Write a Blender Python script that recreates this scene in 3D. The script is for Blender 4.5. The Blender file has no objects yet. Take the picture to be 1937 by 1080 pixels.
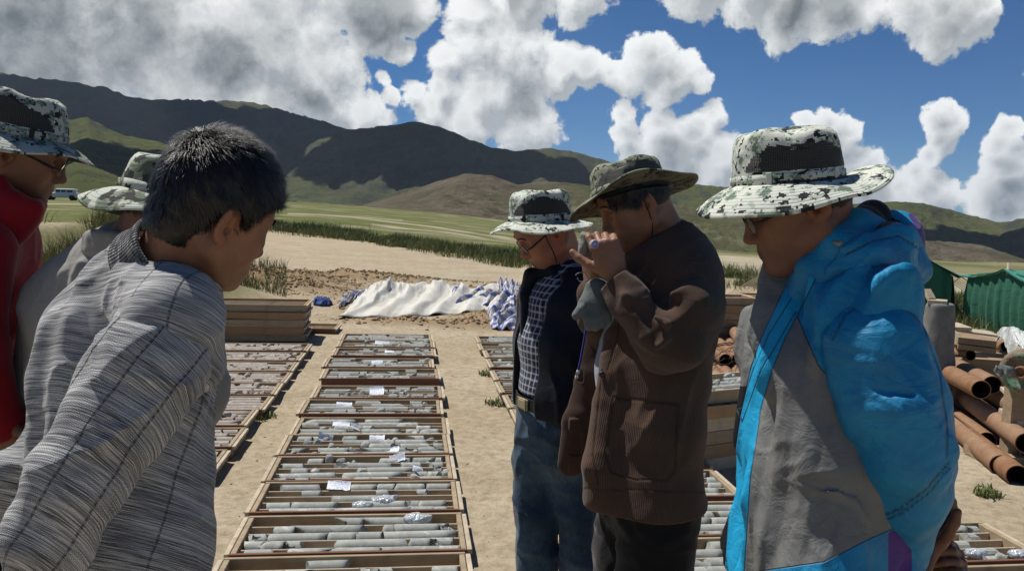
import bpy, math, random, time
import numpy as np
from mathutils import Vector, Matrix

T0 = time.time()
scene = bpy.context.scene
COL = scene.collection
PI = math.pi

# ------------------------------------------------------------------ camera
FX = 1520.0
CAM = np.array([0.0, 0.0, 1.62])
PITCH = math.radians(5.22)
ROLL = 0.030
_R = (Matrix.Rotation(PI / 2 - PITCH, 3, 'X') @ Matrix.Rotation(ROLL, 3, 'Z'))
RC = np.array(_R)
cam_data = bpy.data.cameras.new('camera')
cam_data.sensor_width = 36.0
cam_data.lens = 36.0 * FX / 1937.0
cam_data.clip_start = 0.05
cam_data.clip_end = 60000.0
cam = bpy.data.objects.new('camera', cam_data)
COL.objects.link(cam)
cam.matrix_world = Matrix.Translation(Vector(CAM)) @ _R.to_4x4()
scene.camera = cam

# ------------------------------------------------------------------ light and exposure
SUN_EL = math.radians(60.0)
SUN_DIR = np.array([-0.66, 0.50, 0.0])
SUN_DIR = SUN_DIR / np.linalg.norm(SUN_DIR) * math.cos(SUN_EL)
SUN_DIR[2] = math.sin(SUN_EL)
SKY_STRENGTH = 0.052
SUN_STRENGTH = 5.0
sl = bpy.data.lights.new('sun', 'SUN')
sl.energy = SUN_STRENGTH
sl.angle = math.radians(0.53)
sl.color = (1.0, 0.955, 0.89)
so = bpy.data.objects.new('sun', sl)
COL.objects.link(so)
so.rotation_euler = Vector(-SUN_DIR).to_track_quat('-Z', 'Y').to_euler()
so.location = (0, 0, 30)
scene.view_settings.view_transform = 'Standard'
scene.view_settings.look = 'None'
scene.view_settings.exposure = 0.12
scene.view_settings.gamma = 1.0
scene.render.use_motion_blur = False
scene.cycles.max_bounces = 6
scene.cycles.volume_bounces = 0
scene.cycles.use_denoising = True

def P(px, py, d):
    """photo position + distance along the view axis -> point of the place"""
    v = np.array([(px - 968.5) / FX, -(py - 540.0) / FX, -1.0]) * d
    return CAM + RC @ v

def ray(px, py):
    v = RC @ np.array([(px - 968.5) / FX, -(py - 540.0) / FX, -1.0])
    return v / np.linalg.norm(v)

def G(px, py, z=0.0):
    v = RC @ np.array([(px - 968.5) / FX, -(py - 540.0) / FX, -1.0])
    return CAM + v * ((z - CAM[2]) / v[2])

def N3(v):
    v = np.asarray(v, float)
    return v / (np.linalg.norm(v) + 1e-12)

# ------------------------------------------------------------------ node helpers
class NT:
    def __init__(self, tree):
        self.t = tree; self.n = tree.nodes; self.l = tree.links
    def add(self, typ, **kw):
        nd = self.n.new(typ)
        for k, v in kw.items():
            if k == 'i':
                for kk, vv in v.items():
                    s = nd.inputs[kk]
                    if hasattr(vv, 'is_output') or isinstance(vv, bpy.types.NodeSocket):
                        self.l.new(vv, s)
                    else:
                        s.default_value = vv
            else:
                setattr(nd, k, v)
        return nd
    def math(self, op, a, b=None, c=None, clamp=False):
        nd = self.n.new('ShaderNodeMath'); nd.operation = op; nd.use_clamp = clamp
        for i, v in enumerate((a, b, c)):
            if v is None: continue
            if isinstance(v, bpy.types.NodeSocket): self.l.new(v, nd.inputs[i])
            else: nd.inputs[i].default_value = v
        return nd.outputs[0]
    def vm(self, op, a, b=None, scale=None):
        nd = self.n.new('ShaderNodeVectorMath'); nd.operation = op
        for i, v in enumerate((a, b)):
            if v is None: continue
            if isinstance(v, bpy.types.NodeSocket): self.l.new(v, nd.inputs[i])
            else: nd.inputs[i].default_value = v
        if scale is not None:
            if isinstance(scale, bpy.types.NodeSocket): self.l.new(scale, nd.inputs['Scale'])
            else: nd.inputs['Scale'].default_value = scale
        return nd.outputs['Value'] if op in ('DISTANCE', 'DOT_PRODUCT', 'LENGTH') else nd.outputs[0]
    def mix(self, f, a, b, blend='MIX'):
        nd = self.n.new('ShaderNodeMix'); nd.data_type = 'RGBA'; nd.blend_type = blend; nd.clamp_factor = True
        for s, v in ((nd.inputs[0], f), (nd.inputs[6], a), (nd.inputs[7], b)):
            if isinstance(v, bpy.types.NodeSocket): self.l.new(v, s)
            elif isinstance(v, (tuple, list)): s.default_value = (*v[:3], 1.0)
            else: s.default_value = v
        return nd.outputs[2]
    def ramp(self, f, stops, interp='LINEAR'):
        nd = self.n.new('ShaderNodeValToRGB'); cr = nd.color_ramp; cr.interpolation = interp
        while len(cr.elements) < len(stops): cr.elements.new(0.5)
        for e, (p, c) in zip(cr.elements, stops):
            e.position = p
            e.color = (*c[:3], 1.0) if isinstance(c, (tuple, list)) else (c, c, c, 1.0)
        self.l.new(f, nd.inputs[0])
        return nd.outputs[0]
    def maprange(self, f, a, b, c=0.0, d=1.0, smooth=False):
        nd = self.n.new('ShaderNodeMapRange')
        if smooth: nd.interpolation_type = 'SMOOTHSTEP'
        self.l.new(f, nd.inputs[0])
        for i, v in zip((1, 2, 3, 4), (a, b, c, d)):
            if isinstance(v, bpy.types.NodeSocket): self.l.new(v, nd.inputs[i])
            else: nd.inputs[i].default_value = v
        return nd.outputs[0]
    def noise(self, vec, scale, detail=4.0, rough=0.55, dist=0.0, out='Fac', typ=None):
        nd = self.n.new('ShaderNodeTexNoise')
        if vec is not None: self.l.new(vec, nd.inputs['Vector'])
        nd.inputs['Scale'].default_value = scale; nd.inputs['Detail'].default_value = detail
        nd.inputs['Roughness'].default_value = rough; nd.inputs['Distortion'].default_value = dist
        if typ: nd.noise_type = typ
        return nd.outputs[out]
    def vor(self, vec, scale, feat='F1', out='Distance', rand=1.0):
        nd = self.n.new('ShaderNodeTexVoronoi'); nd.feature = feat
        if vec is not None: self.l.new(vec, nd.inputs['Vector'])
        nd.inputs['Scale'].default_value = scale; nd.inputs['Randomness'].default_value = rand
        return nd.outputs[out]
    def attr(self, name, out='Vector'):
        nd = self.n.new('ShaderNodeAttribute'); nd.attribute_name = name
        return nd.outputs[out]
    def mapping(self, vec, scale=(1, 1, 1), rot=(0, 0, 0), loc=(0, 0, 0)):
        nd = self.n.new('ShaderNodeMapping'); self.l.new(vec, nd.inputs[0])
        nd.inputs['Scale'].default_value = scale; nd.inputs['Rotation'].default_value = rot
        nd.inputs['Location'].default_value = loc
        return nd.outputs[0]
    def obj(self):
        return self.n.new('ShaderNodeTexCoord').outputs['Object']
    def world(self):
        return self.n.new('ShaderNodeNewGeometry').outputs['Position']
    def rnd(self):
        return self.n.new('ShaderNodeObjectInfo').outputs['Random']
    def sep(self, vec):
        nd = self.n.new('ShaderNodeSeparateXYZ'); self.l.new(vec, nd.inputs[0]); return nd.outputs
    def comb(self, x, y, z):
        nd = self.n.new('ShaderNodeCombineXYZ')
        for i, v in enumerate((x, y, z)):
            if isinstance(v, bpy.types.NodeSocket): self.l.new(v, nd.inputs[i])
            else: nd.inputs[i].default_value = v
        return nd.outputs[0]
    def bump(self, h, strength=0.5, dist=0.01, normal=None):
        nd = self.n.new('ShaderNodeBump'); self.l.new(h, nd.inputs['Height'])
        nd.inputs['Strength'].default_value = strength; nd.inputs['Distance'].default_value = dist
        if normal is not None: self.l.new(normal, nd.inputs['Normal'])
        return nd.outputs[0]

MATS = {}
def mat(name, build):
    """build(nt, bsdf) wires the node tree; cached by name"""
    if name in MATS: return MATS[name]
    m = bpy.data.materials.new(name); m.use_nodes = True
    t = m.node_tree; t.nodes.clear()
    out = t.nodes.new('ShaderNodeOutputMaterial'); b = t.nodes.new('ShaderNodeBsdfPrincipled')
    t.links.new(b.outputs[0], out.inputs[0])
    b.inputs['Roughness'].default_value = 0.8
    b.inputs['Specular IOR Level'].default_value = 0.3
    nt = NT(t); nt.out = out; build(nt, b)
    MATS[name] = m
    return m

def setin(nt, b, key, v):
    if isinstance(v, bpy.types.NodeSocket): nt.l.new(v, b.inputs[key])
    elif isinstance(v, (tuple, list)): b.inputs[key].default_value = (*v[:3], 1.0)
    else: b.inputs[key].default_value = v

def vary(name, c1, c2, scale=8.0, rough=0.8, bumpd=0.004, bstr=0.4, bscale=60.0, stretch=(1, 1, 1), spec=0.3, objvar=0.0, detail=5.0):
    def f(nt, b):
        o = nt.mapping(nt.obj(), stretch)
        n = nt.noise(o, scale, detail, 0.6)
        c = nt.mix(nt.maprange(n, 0.3, 0.7), c1, c2)
        if objvar:
            c = nt.mix(nt.math('MULTIPLY', nt.rnd(), objvar), c, tuple(x * 0.35 for x in c1))
        setin(nt, b, 'Base Color', c); b.inputs['Roughness'].default_value = rough
        b.inputs['Specular IOR Level'].default_value = spec
        setin(nt, b, 'Normal', nt.bump(nt.noise(o, bscale, 6, 0.65), bstr, bumpd))
    return mat(name, f)

# ------------------------------------------------------------------ objects
def mesh_np(name, V, F, m=None, parent=None, smooth=True, mats=None, midx=None, attrs=None, local=True):
    """V (n,3) floats, F (m,3|4) ints or list of lists"""
    me = bpy.data.meshes.new(name)
    V = np.asarray(V, np.float32)
    if isinstance(F, np.ndarray):
        k = F.shape[1]; nf = len(F)
        me.vertices.add(len(V)); me.vertices.foreach_set('co', V.ravel())
        me.loops.add(nf * k); me.loops.foreach_set('vertex_index', F.astype(np.int32).ravel())
        me.polygons.add(nf)
        me.polygons.foreach_set('loop_start', np.arange(0, nf * k, k, dtype=np.int32))
        me.polygons.foreach_set('loop_total', np.full(nf, k, np.int32))
    else:
        me.from_pydata([tuple(v) for v in V.tolist()], [], F)
    me.update(calc_edges=True)
    if smooth is True:
        me.polygons.foreach_set('use_smooth', np.ones(len(me.polygons), bool))
    elif isinstance(smooth, np.ndarray):
        me.polygons.foreach_set('use_smooth', smooth)
    if mats:
        for mm in mats: me.materials.append(mm)
        if midx is not None: me.polygons.foreach_set('material_index', np.asarray(midx, np.int32))
    elif m is not None:
        me.materials.append(m)
    if attrs:
        for an, av in attrs.items():
            av = np.asarray(av, np.float32)
            if av.ndim == 1:
                a = me.attributes.new(an, 'FLOAT', 'POINT'); a.data.foreach_set('value', av)
            else:
                a = me.attributes.new(an, 'FLOAT_VECTOR', 'POINT'); a.data.foreach_set('vector', av.ravel())
    me.validate() if not isinstance(F, np.ndarray) else None
    o = bpy.data.objects.new(name, me); COL.objects.link(o)
    if parent is not None: attach(o, parent)
    return o

def attach(o, parent):
    o.parent = parent

def empty(name, loc=(0, 0, 0), rz=0.0, parent=None):
    o = bpy.data.objects.new(name, None); COL.objects.link(o)
    o.empty_display_size = 0.2
    o.location = tuple(float(x) for x in loc); o.rotation_euler = (0, 0, rz)
    if parent is not None: o.parent = parent
    return o

def tag(o, label=None, cat=None, group=None, kind=None):
    if label: o['label'] = label
    if cat: o['category'] = cat
    if group: o['group'] = group
    if kind: o['kind'] = kind
    return o

class MB:
    """collects simple solids, builds ONE mesh"""
    def __init__(self): self.V = []; self.F = []; self.S = []; self.n = 0
    def add(self, V, F, smooth=False):
        V = np.asarray(V, float)
        self.V.append(V); self.F += [[i + self.n for i in f] for f in F]; self.S += [smooth] * len(F); self.n += len(V)
        return self
    def box(self, c, s, R=None, taper=1.0, bevel=0.0):
        hx, hy, hz = [x / 2 for x in s]
        if bevel > 0:
            b = min(bevel, hx * .9, hy * .9, hz * .9); V = []; 
            for sx in (-1, 1):
                for sy in (-1, 1):
                    for sz in (-1, 1):
                        V += [(sx * hx, sy * (hy - b), sz * (hz - b)), (sx * (hx - b), sy * hy, sz * (hz - b)), (sx * (hx - b), sy * (hy - b), sz * hz)]
            V = np.array(V)
            def I(a, b_, c_, k): return ((a * 2 + b_) * 2 + c_) * 3 + k
            F = []
            F += [[I(0,0,0,0), I(0,0,1,0), I(0,1,1,0), I(0,1,0,0)], [I(1,0,0,0), I(1,1,0,0), I(1,1,1,0), I(1,0,1,0)]]
            F += [[I(0,0,0,1), I(1,0,0,1), I(1,0,1,1), I(0,0,1,1)], [I(0,1,0,1), I(0,1,1,1), I(1,1,1,1), I(1,1,0,1)]]
            F += [[I(0,0,0,2), I(0,1,0,2), I(1,1,0,2), I(1,0,0,2)], [I(0,0,1,2), I(1,0,1,2), I(1,1,1,2), I(0,1,1,2)]]
            for a in (0, 1):
                for c_ in (0, 1):
                    q = [I(a,0,c_,0), I(a,1,c_,0), I(a,1,c_,2), I(a,0,c_,2)]; F.append(q if a == c_ else q[::-1])
                    q = [I(a,c_,0,0), I(a,c_,0,1), I(a,c_,1,1), I(a,c_,1,0)]; F.append(q if a == c_ else q[::-1])
                    q = [I(0,a,c_,1), I(0,a,c_,2), I(1,a,c_,2), I(1,a,c_,1)]; F.append(q if a == c_ else q[::-1])
            for a in (0, 1):
                for b_ in (0, 1):
                    for c_ in (0, 1):
                        t_ = [I(a,b_,c_,0), I(a,b_,c_,1), I(a,b_,c_,2)]; F.append(t_ if (a + b_ + c_) % 2 == 1 else t_[::-1])
        else:
            V = np.array([(x, y, z) for x in (-hx, hx) for y in (-hy, hy) for z in (-hz, hz)])
            F = [[0, 1, 3, 2], [4, 6, 7, 5], [0, 4, 5, 1], [2, 3, 7, 6], [0, 2, 6, 4], [1, 5, 7, 3]]
        if taper != 1.0:
            top = V[:, 2] > 0; V[top, :2] *= taper
        if R is not None: V = V @ np.asarray(R).T
        return self.add(V + np.asarray(c, float), F)
    def tube(self, pts, r, n=8, cap=True, smooth=True, closed=False):
        pts = [np.asarray(p, float) for p in pts]; m = len(pts)
        rr = r if hasattr(r, '__len__') else [r] * m
        V = []; up = None
        for i in range(m):
            if closed: t = N3(pts[(i + 1) % m] - pts[i - 1])
            else: t = N3(pts[min(i + 1, m - 1)] - pts[max(i - 1, 0)])
            if up is None:
                a = np.array([0, 0, 1.]) if abs(t[2]) < 0.9 else np.array([1., 0, 0])
                up = N3(np.cross(t, np.cross(a, t)))
            else:
                up = N3(up - t * np.dot(up, t))
            s = np.cross(t, up)
            for k in range(n):
                a = 2 * PI * k / n
                V.append(pts[i] + rr[i] * (math.cos(a) * up + math.sin(a) * s))
        F = []
        for i in range(m if closed else m - 1):
            j = (i + 1) % m
            for k in range(n):
                k2 = (k + 1) % n
                F.append([i * n + k, i * n + k2, j * n + k2, j * n + k])
        self.add(V, F, smooth)
        if cap and not closed:
            self.F.append([self.n - m * n + k for k in range(n)][::-1]); self.S.append(False)
            self.F.append([self.n - n + k for k in range(n)]); self.S.append(False)
        return self
    def lathe(self, prof, c=(0, 0, 0), n=24, R=None, smooth=True, cap=True):
        V = []
        for (r, z) in prof:
            for k in range(n):
                a = 2 * PI * k / n; V.append((r * math.cos(a), r * math.sin(a), z))
        V = np.array(V)
        if R is not None: V = V @ np.asarray(R).T
        V = V + np.asarray(c, float)
        F = []
        m = len(prof)
        for i in range(m - 1):
            for k in range(n):
                k2 = (k + 1) % n; F.append([i * n + k, i * n + k2, (i + 1) * n + k2, (i + 1) * n + k])
        self.add(V, F, smooth)
        if cap:
            if prof[0][0] > 1e-6: self.F.append([self.n - m * n + k for k in range(n)][::-1]); self.S.append(False)
            if prof[-1][0] > 1e-6: self.F.append([self.n - n + k for k in range(n)]); self.S.append(False)
        return self
    def build(self, name, m=None, parent=None, attrs=None):
        V = np.concatenate(self.V)
        return mesh_np(name, V, self.F, m, parent, smooth=np.array(self.S, bool), attrs=attrs)

def rotz(a):
    c, s = math.cos(a), math.sin(a); return np.array([[c, -s, 0], [s, c, 0], [0, 0, 1.]])
def rotx(a):
    c, s = math.cos(a), math.sin(a); return np.array([[1., 0, 0], [0, c, -s], [0, s, c]])
def roty(a):
    c, s = math.cos(a), math.sin(a); return np.array([[c, 0, s], [0, 1., 0], [-s, 0, c]])

# ------------------------------------------------------------------ numpy noise
_rs = np.random.RandomState(7)
_HT = _rs.rand(65536).astype(np.float32)
def _h(i, j, k, seed):
    x = (i * 73856093) ^ (j * 19349663) ^ (k * 83492791) ^ (seed * 2654435)
    x = (x ^ (x >> 13)) & 0xffff
    return _HT[x]
def vnoise(p, seed=0):
    """value noise in [-1,1], p (n,3)"""
    p = np.asarray(p)
    f = np.floor(p); i = f.astype(np.int64); t = (p - f).astype(np.float32)
    t = t * t * t * (t * (t * 6 - 15) + 10)
    x, y, z = i[..., 0], i[..., 1], i[..., 2]; u, v, w = t[..., 0], t[..., 1], t[..., 2]
    def L(a, b, q): return a + (b - a) * q
    c00 = L(_h(x, y, z, seed), _h(x + 1, y, z, seed), u); c10 = L(_h(x, y + 1, z, seed), _h(x + 1, y + 1, z, seed), u)
    c01 = L(_h(x, y, z + 1, seed), _h(x + 1, y, z + 1, seed), u); c11 = L(_h(x, y + 1, z + 1, seed), _h(x + 1, y + 1, z + 1, seed), u)
    return L(L(c00, c10, v), L(c01, c11, v), w) * 2 - 1
def fbm(p, octv=4, seed=0, gain=0.5, lac=2.03):
    a = 1.0; s = 0; tot = 0; p = np.asarray(p, np.float64)
    for o in range(octv):
        s = s + a * vnoise(p, seed + o * 17); tot += a; a *= gain; p = p * lac + 13.7
    return s / tot
def ridged(p, octv=4, seed=0, gain=0.5, lac=2.03):
    a = 1.0; s = 0; tot = 0; p = np.asarray(p, np.float64)
    for o in range(octv):
        s = s + a * (1 - np.abs(vnoise(p, seed + o * 17)) * 2); tot += a; a *= gain; p = p * lac + 7.1
    return s / tot

# ------------------------------------------------------------------ implicit surfaces
def smin(a, b, k):
    if k <= 0: return np.minimum(a, b)
    h = np.maximum(k - np.abs(a - b), 0) / k
    return np.minimum(a, b) - h * h * k * 0.25

class SDF:
    def __init__(self): self.ops = []; self.los = []; self.his = []
    def _b(self, lo, hi): self.los.append(np.min(lo, 0)); self.his.append(np.max(hi, 0))
    def add(self, f, k=0.0, mode='u'): self.ops.append((mode, f, k)); return self
    def ell(self, c, r, R=None, k=0.02, mode='u'):
        c = np.asarray(c, np.float32); r = np.asarray(r, np.float32); Rm = None if R is None else np.asarray(R, np.float32)
        if mode == 'u':
            m = float(r.max()); self._b([c - m], [c + m])
        def f(p):
            q = p - c
            if Rm is not None: q = q @ Rm        # local axes are the columns of R
            k0 = np.sqrt(((q / r) ** 2).sum(-1)); k1 = np.sqrt(((q / (r * r)) ** 2).sum(-1)) + 1e-6
            return k0 * (k0 - 1) / k1
        return self.add(f, k, mode)
    def rc(self, a, b, r1, r2, k=0.02, side=None, fs=1.0, mode='u'):
        a = np.asarray(a, np.float32); b = np.asarray(b, np.float32); ab = b - a; L2 = float((ab * ab).sum()) + 1e-9
        if mode == 'u':
            m = max(r1, r2) * max(1, fs); self._b([a - m, b - m], [a + m, b + m])
        sd = None if side is None else np.asarray(N3(side), np.float32)
        def f(p):
            v = p - a
            h = np.clip((v @ ab) / L2, 0, 1)
            v = v - h[..., None] * ab
            if sd is not None:
                s = v @ sd; v = v + (s * (1.0 / fs - 1.0))[..., None] * sd
            return np.sqrt((v * v).sum(-1)) - (r1 + h * (r2 - r1))
        return self.add(f, k, mode)
    def path(self, pts, rs, k=0.02, kin=0.01, side=None, fs=1.0, mode='u'):
        """tapered tube through pts; fs may be a list"""
        pts = np.asarray(pts, np.float32); rs = np.asarray(rs, np.float32); n = len(pts)
        fss = np.asarray(fs, np.float32) if hasattr(fs, '__len__') else np.full(n, fs, np.float32)
        if mode == 'u':
            m = float(rs.max() * max(1, fss.max())); self._b(pts - m, pts + m)
        sd = None if side is None else np.asarray(side, np.float32)
        def f(p):
            d = None
            for i in range(n - 1):
                a, b = pts[i], pts[i + 1]; ab = b - a; L2 = float((ab * ab).sum()) + 1e-9
                v = p - a; h = np.clip((v @ ab) / L2, 0, 1); v = v - h[..., None] * ab
                if sd is not None:
                    s_ = sd if sd.ndim == 1 else N3(sd[i] + sd[i + 1]).astype(np.float32)
                    fl = fss[i] + h * (fss[i + 1] - fss[i])
                    s = v @ s_; v = v + (s * (1.0 / fl - 1.0))[..., None] * s_
                q = np.sqrt((v * v).sum(-1)) - (rs[i] + h * (rs[i + 1] - rs[i]))
                d = q if d is None else smin(d, q, kin)
            return d
        return self.add(f, k, mode)
    def plane(self, c, n, k=0.0):
        """keep the side the normal points away from"""
        c = np.asarray(c, np.float32); n = np.asarray(N3(n), np.float32)
        return self.add(lambda p: (p - c) @ n, k, 'i')
    def disp(self, f):
        return self.add(f, 0, 'd')
    def __call__(self, p):
        d = None
        for mode, f, k in self.ops:
            if mode == 'u':
                q = f(p); d = q if d is None else smin(d, q, k)
            elif mode == 's': d = -smin(-d, f(p), k)
            elif mode == 'i': d = -smin(-d, -f(p), k)
            elif mode == 'd': d = d + f(p)
        return d

def polygonise(f, lo, hi, h):
    B = 8
    lo = np.asarray(lo, np.float64); hi = np.asarray(hi, np.float64)
    nb = np.ceil((hi - lo) / (h * B)).astype(int) + 1
    bi = np.stack(np.meshgrid(*[np.arange(x) for x in nb], indexing='ij'), -1).reshape(-1, 3)
    cen = (lo + (bi * B + (B - 1) / 2) * h).astype(np.float32)
    dc = np.concatenate([f(cen[i:i + 200000]) for i in range(0, len(cen), 200000)])
    D = np.empty((nb[0], B, nb[1], B, nb[2], B), np.float32)
    Dv = D.transpose(0, 2, 4, 1, 3, 5)
    Dv[...] = np.where(dc > 0, 1.0, -1.0).reshape(nb[0], nb[1], nb[2], 1, 1, 1)
    keep = np.where(np.abs(dc) < B * h * 1.15)[0]
    loc = np.stack(np.meshgrid(*[np.arange(B)] * 3, indexing='ij'), -1).reshape(-1, 3)
    for s in range(0, len(keep), 400):
        kk = keep[s:s + 400]; b = bi[kk]
        pts = (lo + (b[:, None, :] * B + loc[None]) * h).astype(np.float32)
        v = f(pts.reshape(-1, 3)).reshape(len(kk), B, B, B)
        Dv[b[:, 0], b[:, 1], b[:, 2]] = v
    D = D.reshape(nb[0] * B, nb[1] * B, nb[2] * B)
    S = D < 0
    c = S[:-1, :-1, :-1].astype(np.int8)
    c = c + S[1:, :-1, :-1] + S[:-1, 1:, :-1] + S[1:, 1:, :-1] + S[:-1, :-1, 1:] + S[1:, :-1, 1:] + S[:-1, 1:, 1:] + S[1:, 1:, 1:]
    act = (c > 0) & (c < 8)
    ii = np.argwhere(act)
    idx = np.full(act.shape, -1, np.int32); idx[act] = np.arange(len(ii))
    offs = np.array([(a, b_, c_) for a in (0, 1) for b_ in (0, 1) for c_ in (0, 1)])
    cv = np.stack([D[ii[:, 0] + o[0], ii[:, 1] + o[1], ii[:, 2] + o[2]] for o in offs], 1)
    acc = np.zeros((len(ii), 3)); cnt = np.zeros(len(ii))
    for a in range(8):
        for b_ in range(a + 1, 8):
            if np.abs(offs[a] - offs[b_]).sum() != 1: continue
            va, vb = cv[:, a], cv[:, b_]; m = (va < 0) != (vb < 0)
            t = va / np.where(m, va - vb, 1)
            pt = offs[a] + t[:, None] * (offs[b_] - offs[a])
            acc += np.where(m[:, None], pt, 0); cnt += m
    V = lo + (ii + acc / cnt[:, None]) * h
    Fs = []
    for ax in range(3):
        a1, a2 = [(1, 2), (2, 0), (0, 1)][ax]
        s0 = [slice(None)] * 3; s1 = [slice(None)] * 3
        s0[ax] = slice(0, -1); s1[ax] = slice(1, None)
        ch = S[tuple(s0)] != S[tuple(s1)]
        e = np.argwhere(ch)
        ok = (e[:, a1] > 0) & (e[:, a2] > 0)
        for q in range(3): ok &= e[:, q] < act.shape[q]
        e = e[ok]
        def gi(d1, d2):
            g = e.copy(); g[:, a1] -= d1; g[:, a2] -= d2
            return idx[g[:, 0], g[:, 1], g[:, 2]]
        q = np.stack([gi(1, 1), gi(0, 1), gi(0, 0), gi(1, 0)], 1)
        inside = S[e[:, 0], e[:, 1], e[:, 2]]
        q[~inside] = q[~inside][:, ::-1]
        q = q[(q >= 0).all(1)]
        Fs.append(q)
    return V, np.concatenate(Fs)

def sdf_mesh(s, h, lo=None, hi=None, pad=0.03):
    if lo is None: lo = np.min(s.los, 0) - pad
    if hi is None: hi = np.max(s.his, 0) + pad
    return polygonise(s, lo, hi, h)

def merge(parts):
    Vs, Fs, n = [], [], 0
    for V, F in parts:
        Vs.append(V); Fs.append(F + n); n += len(V)
    return np.concatenate(Vs), np.concatenate(Fs)

def log(*a): print('[%.1fs]' % (time.time() - T0), *a)
# ------------------------------------------------------------------ sky
def build_world():
    w = bpy.data.worlds.new('World'); scene.world = w; w.use_nodes = True
    t = w.node_tree; t.nodes.clear(); nt = NT(t)
    out = nt.add('ShaderNodeOutputWorld'); bg = nt.add('ShaderNodeBackground')
    nt.l.new(bg.outputs[0], out.inputs[0])
    sky = nt.add('ShaderNodeTexSky', sky_type='NISHITA')
    sky.sun_disc = False; sky.sun_elevation = SUN_EL
    sky.sun_rotation = math.atan2(SUN_DIR[0], SUN_DIR[1])
    sky.altitude = 3500.0; sky.air_density = 1.0; sky.dust_density = 0.4; sky.ozone_density = 3.0
    d0 = nt.add('ShaderNodeTexCoord').outputs['Generated']
    d = nt.vm('NORMALIZE', d0)
    # cloud density in a group: cumulus heaps where they stand in this sky, broken up by fractal noise
    g = bpy.data.node_groups.new('cloud_density', 'ShaderNodeTree')
    g.interface.new_socket('Vector', in_out='INPUT', socket_type='NodeSocketVector')
    g.interface.new_socket('Density', in_out='OUTPUT', socket_type='NodeSocketFloat')
    gt = NT(g); gi = g.nodes.new('NodeGroupInput'); go = g.nodes.new('NodeGroupOutput')
    v = gi.outputs[0]
    wn = gt.noise(v, 9.0, 3, 0.5, out='Color')
    vw = gt.vm('ADD', v, gt.vm('SCALE', gt.vm('SUBTRACT', wn, (0.5, 0.5, 0.5)), scale=0.035))
    blobs = [(40, 40, 260), (230, 70, 210), (420, 90, 190), (520, 60, 170), (585, 150, 104), (330, 190, 120), (480, 200, 110),
             (690, 22, 92), (690, 215, 60), (770, 10, 80), (765, 95, 40), (735, 150, 24), (640, 205, 50), (745, 180, 26),
             (905, 70, 95), (960, 105, 100), (1000, 80, 55), (930, 190, 95), (980, 220, 75), (880, 240, 60), (840, 165, 52), (820, 200, 50), (790, 175, 40), (895, 20, 60),
             (850, 110, 55), (1080, 130, 48), (1120, 135, 36), (1060, 150, 40), (1010, 250, 40), (1100, 0, 60), (1000, -20, 80),
             (1230, 112, 50), (1200, 150, 48), (1270, 150, 62), (1320, 158, 38), (1255, 185, 45), (1165, 140, 30),
             (1185, 212, 34), (1185, 245, 36), (1345, 212, 32), (1325, 235, 34), (1250, 235, 40), (1250, 275, 62), (1300, 300, 70), (1370, 300, 55), (1210, 290, 45), (1310, 255, 44), (1340, 330, 70), (1395, 320, 40),
             (1330, -30, 80), (1410, -20, 85), (1500, 0, 78), (1590, 10, 76), (1640, 20, 50), (1700, 0, 60), (1780, 20, 66), (1820, 30, 56), (1775, 65, 36), (1850, 10, 40),
             (1550, 258, 45), (1522, 235, 26), (1590, 262, 34), (1575, 240, 20),
             (1782, 238, 36), (1780, 270, 30), (1755, 295, 30), (1725, 322, 44), (1690, 345, 52), (1640, 318, 44), (1610, 345, 50), (1750, 360, 50), (1665, 372, 60), (1600, 300, 30),
             (1912, 240, 34), (1892, 275, 38), (1905, 320, 46), (1890, 365, 52), (1915, 400, 46), (1870, 395, 36),
             (-150, 100, 260), (-350, 60, 240), (2080, 120, 120), (2300, 260, 160), (200, -250, 260), (700, -260, 160), (1500, -330, 120)]
    cov = None
    for (px, py, r) in blobs:
        c = ray(px, py); rr = r / FX * 1.05 * abs(c[1]) ** 0.6
        dist = gt.vm('DISTANCE', vw, tuple(float(x) for x in c))
        q = gt.math('MULTIPLY_ADD', dist, -1.0 / rr, 1.0)
        cov = q if cov is None else gt.math('SMOOTH_MAX', cov, q, 0.22)
    # unseen sky beyond the picture: cloud thinned out to dim the fill light
    far = gt.noise(v, 2.6, 3, 0.5)
    cdir = ray(968, 400)
    away = gt.maprange(gt.vm('DISTANCE', v, tuple(float(x) for x in cdir)), 0.85, 1.15, 0.0, 1.0)
    fo = gt.math('MULTIPLY_ADD', gt.math('MULTIPLY_ADD', far, 6.0, -4.0), away, gt.math('MULTIPLY_ADD', away, 2.0, -2.0))
    cov = gt.math('MAXIMUM', cov, fo)
    cov = gt.math('MAXIMUM', cov, -0.9)
    n1 = gt.noise(vw, 14.0, 11, 0.625)
    b1 = gt.vor(gt.vm('ADD', vw, gt.vm('SCALE', wn, scale=0.03)), 30.0, 'F1')
    b2 = gt.vor(vw, 78.0, 'F1')
    bil = gt.math('ADD', gt.math('MULTIPLY', b1, -0.26), gt.math('MULTIPLY', b2, -0.12))
    dn = gt.math('ADD', gt.math('MULTIPLY_ADD', n1, 3.1, -1.50), gt.math('ADD', bil, 0.19))
    de = gt.math('MULTIPLY_ADD', cov, 1.35, dn)
    gt.l.new(de, go.inputs[0])
    def dens(vec):
        nd = nt.add('ShaderNodeGroup', node_tree=g); nt.l.new(vec, nd.inputs[0]); return nd.outputs[0]
    e0 = dens(d)
    sunv = tuple(float(x) for x in N3(SUN_DIR + np.array([0, 0.0, 0.25])))
    e1 = dens(nt.vm('NORMALIZE', nt.vm('ADD', d, nt.vm('SCALE', sunv, scale=0.026))))
    alpha = nt.maprange(e0, 0.10, 0.34, 0, 1, smooth=True)
    thick = nt.maprange(e0, 0.35, 1.75, 0, 1, smooth=True)
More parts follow.
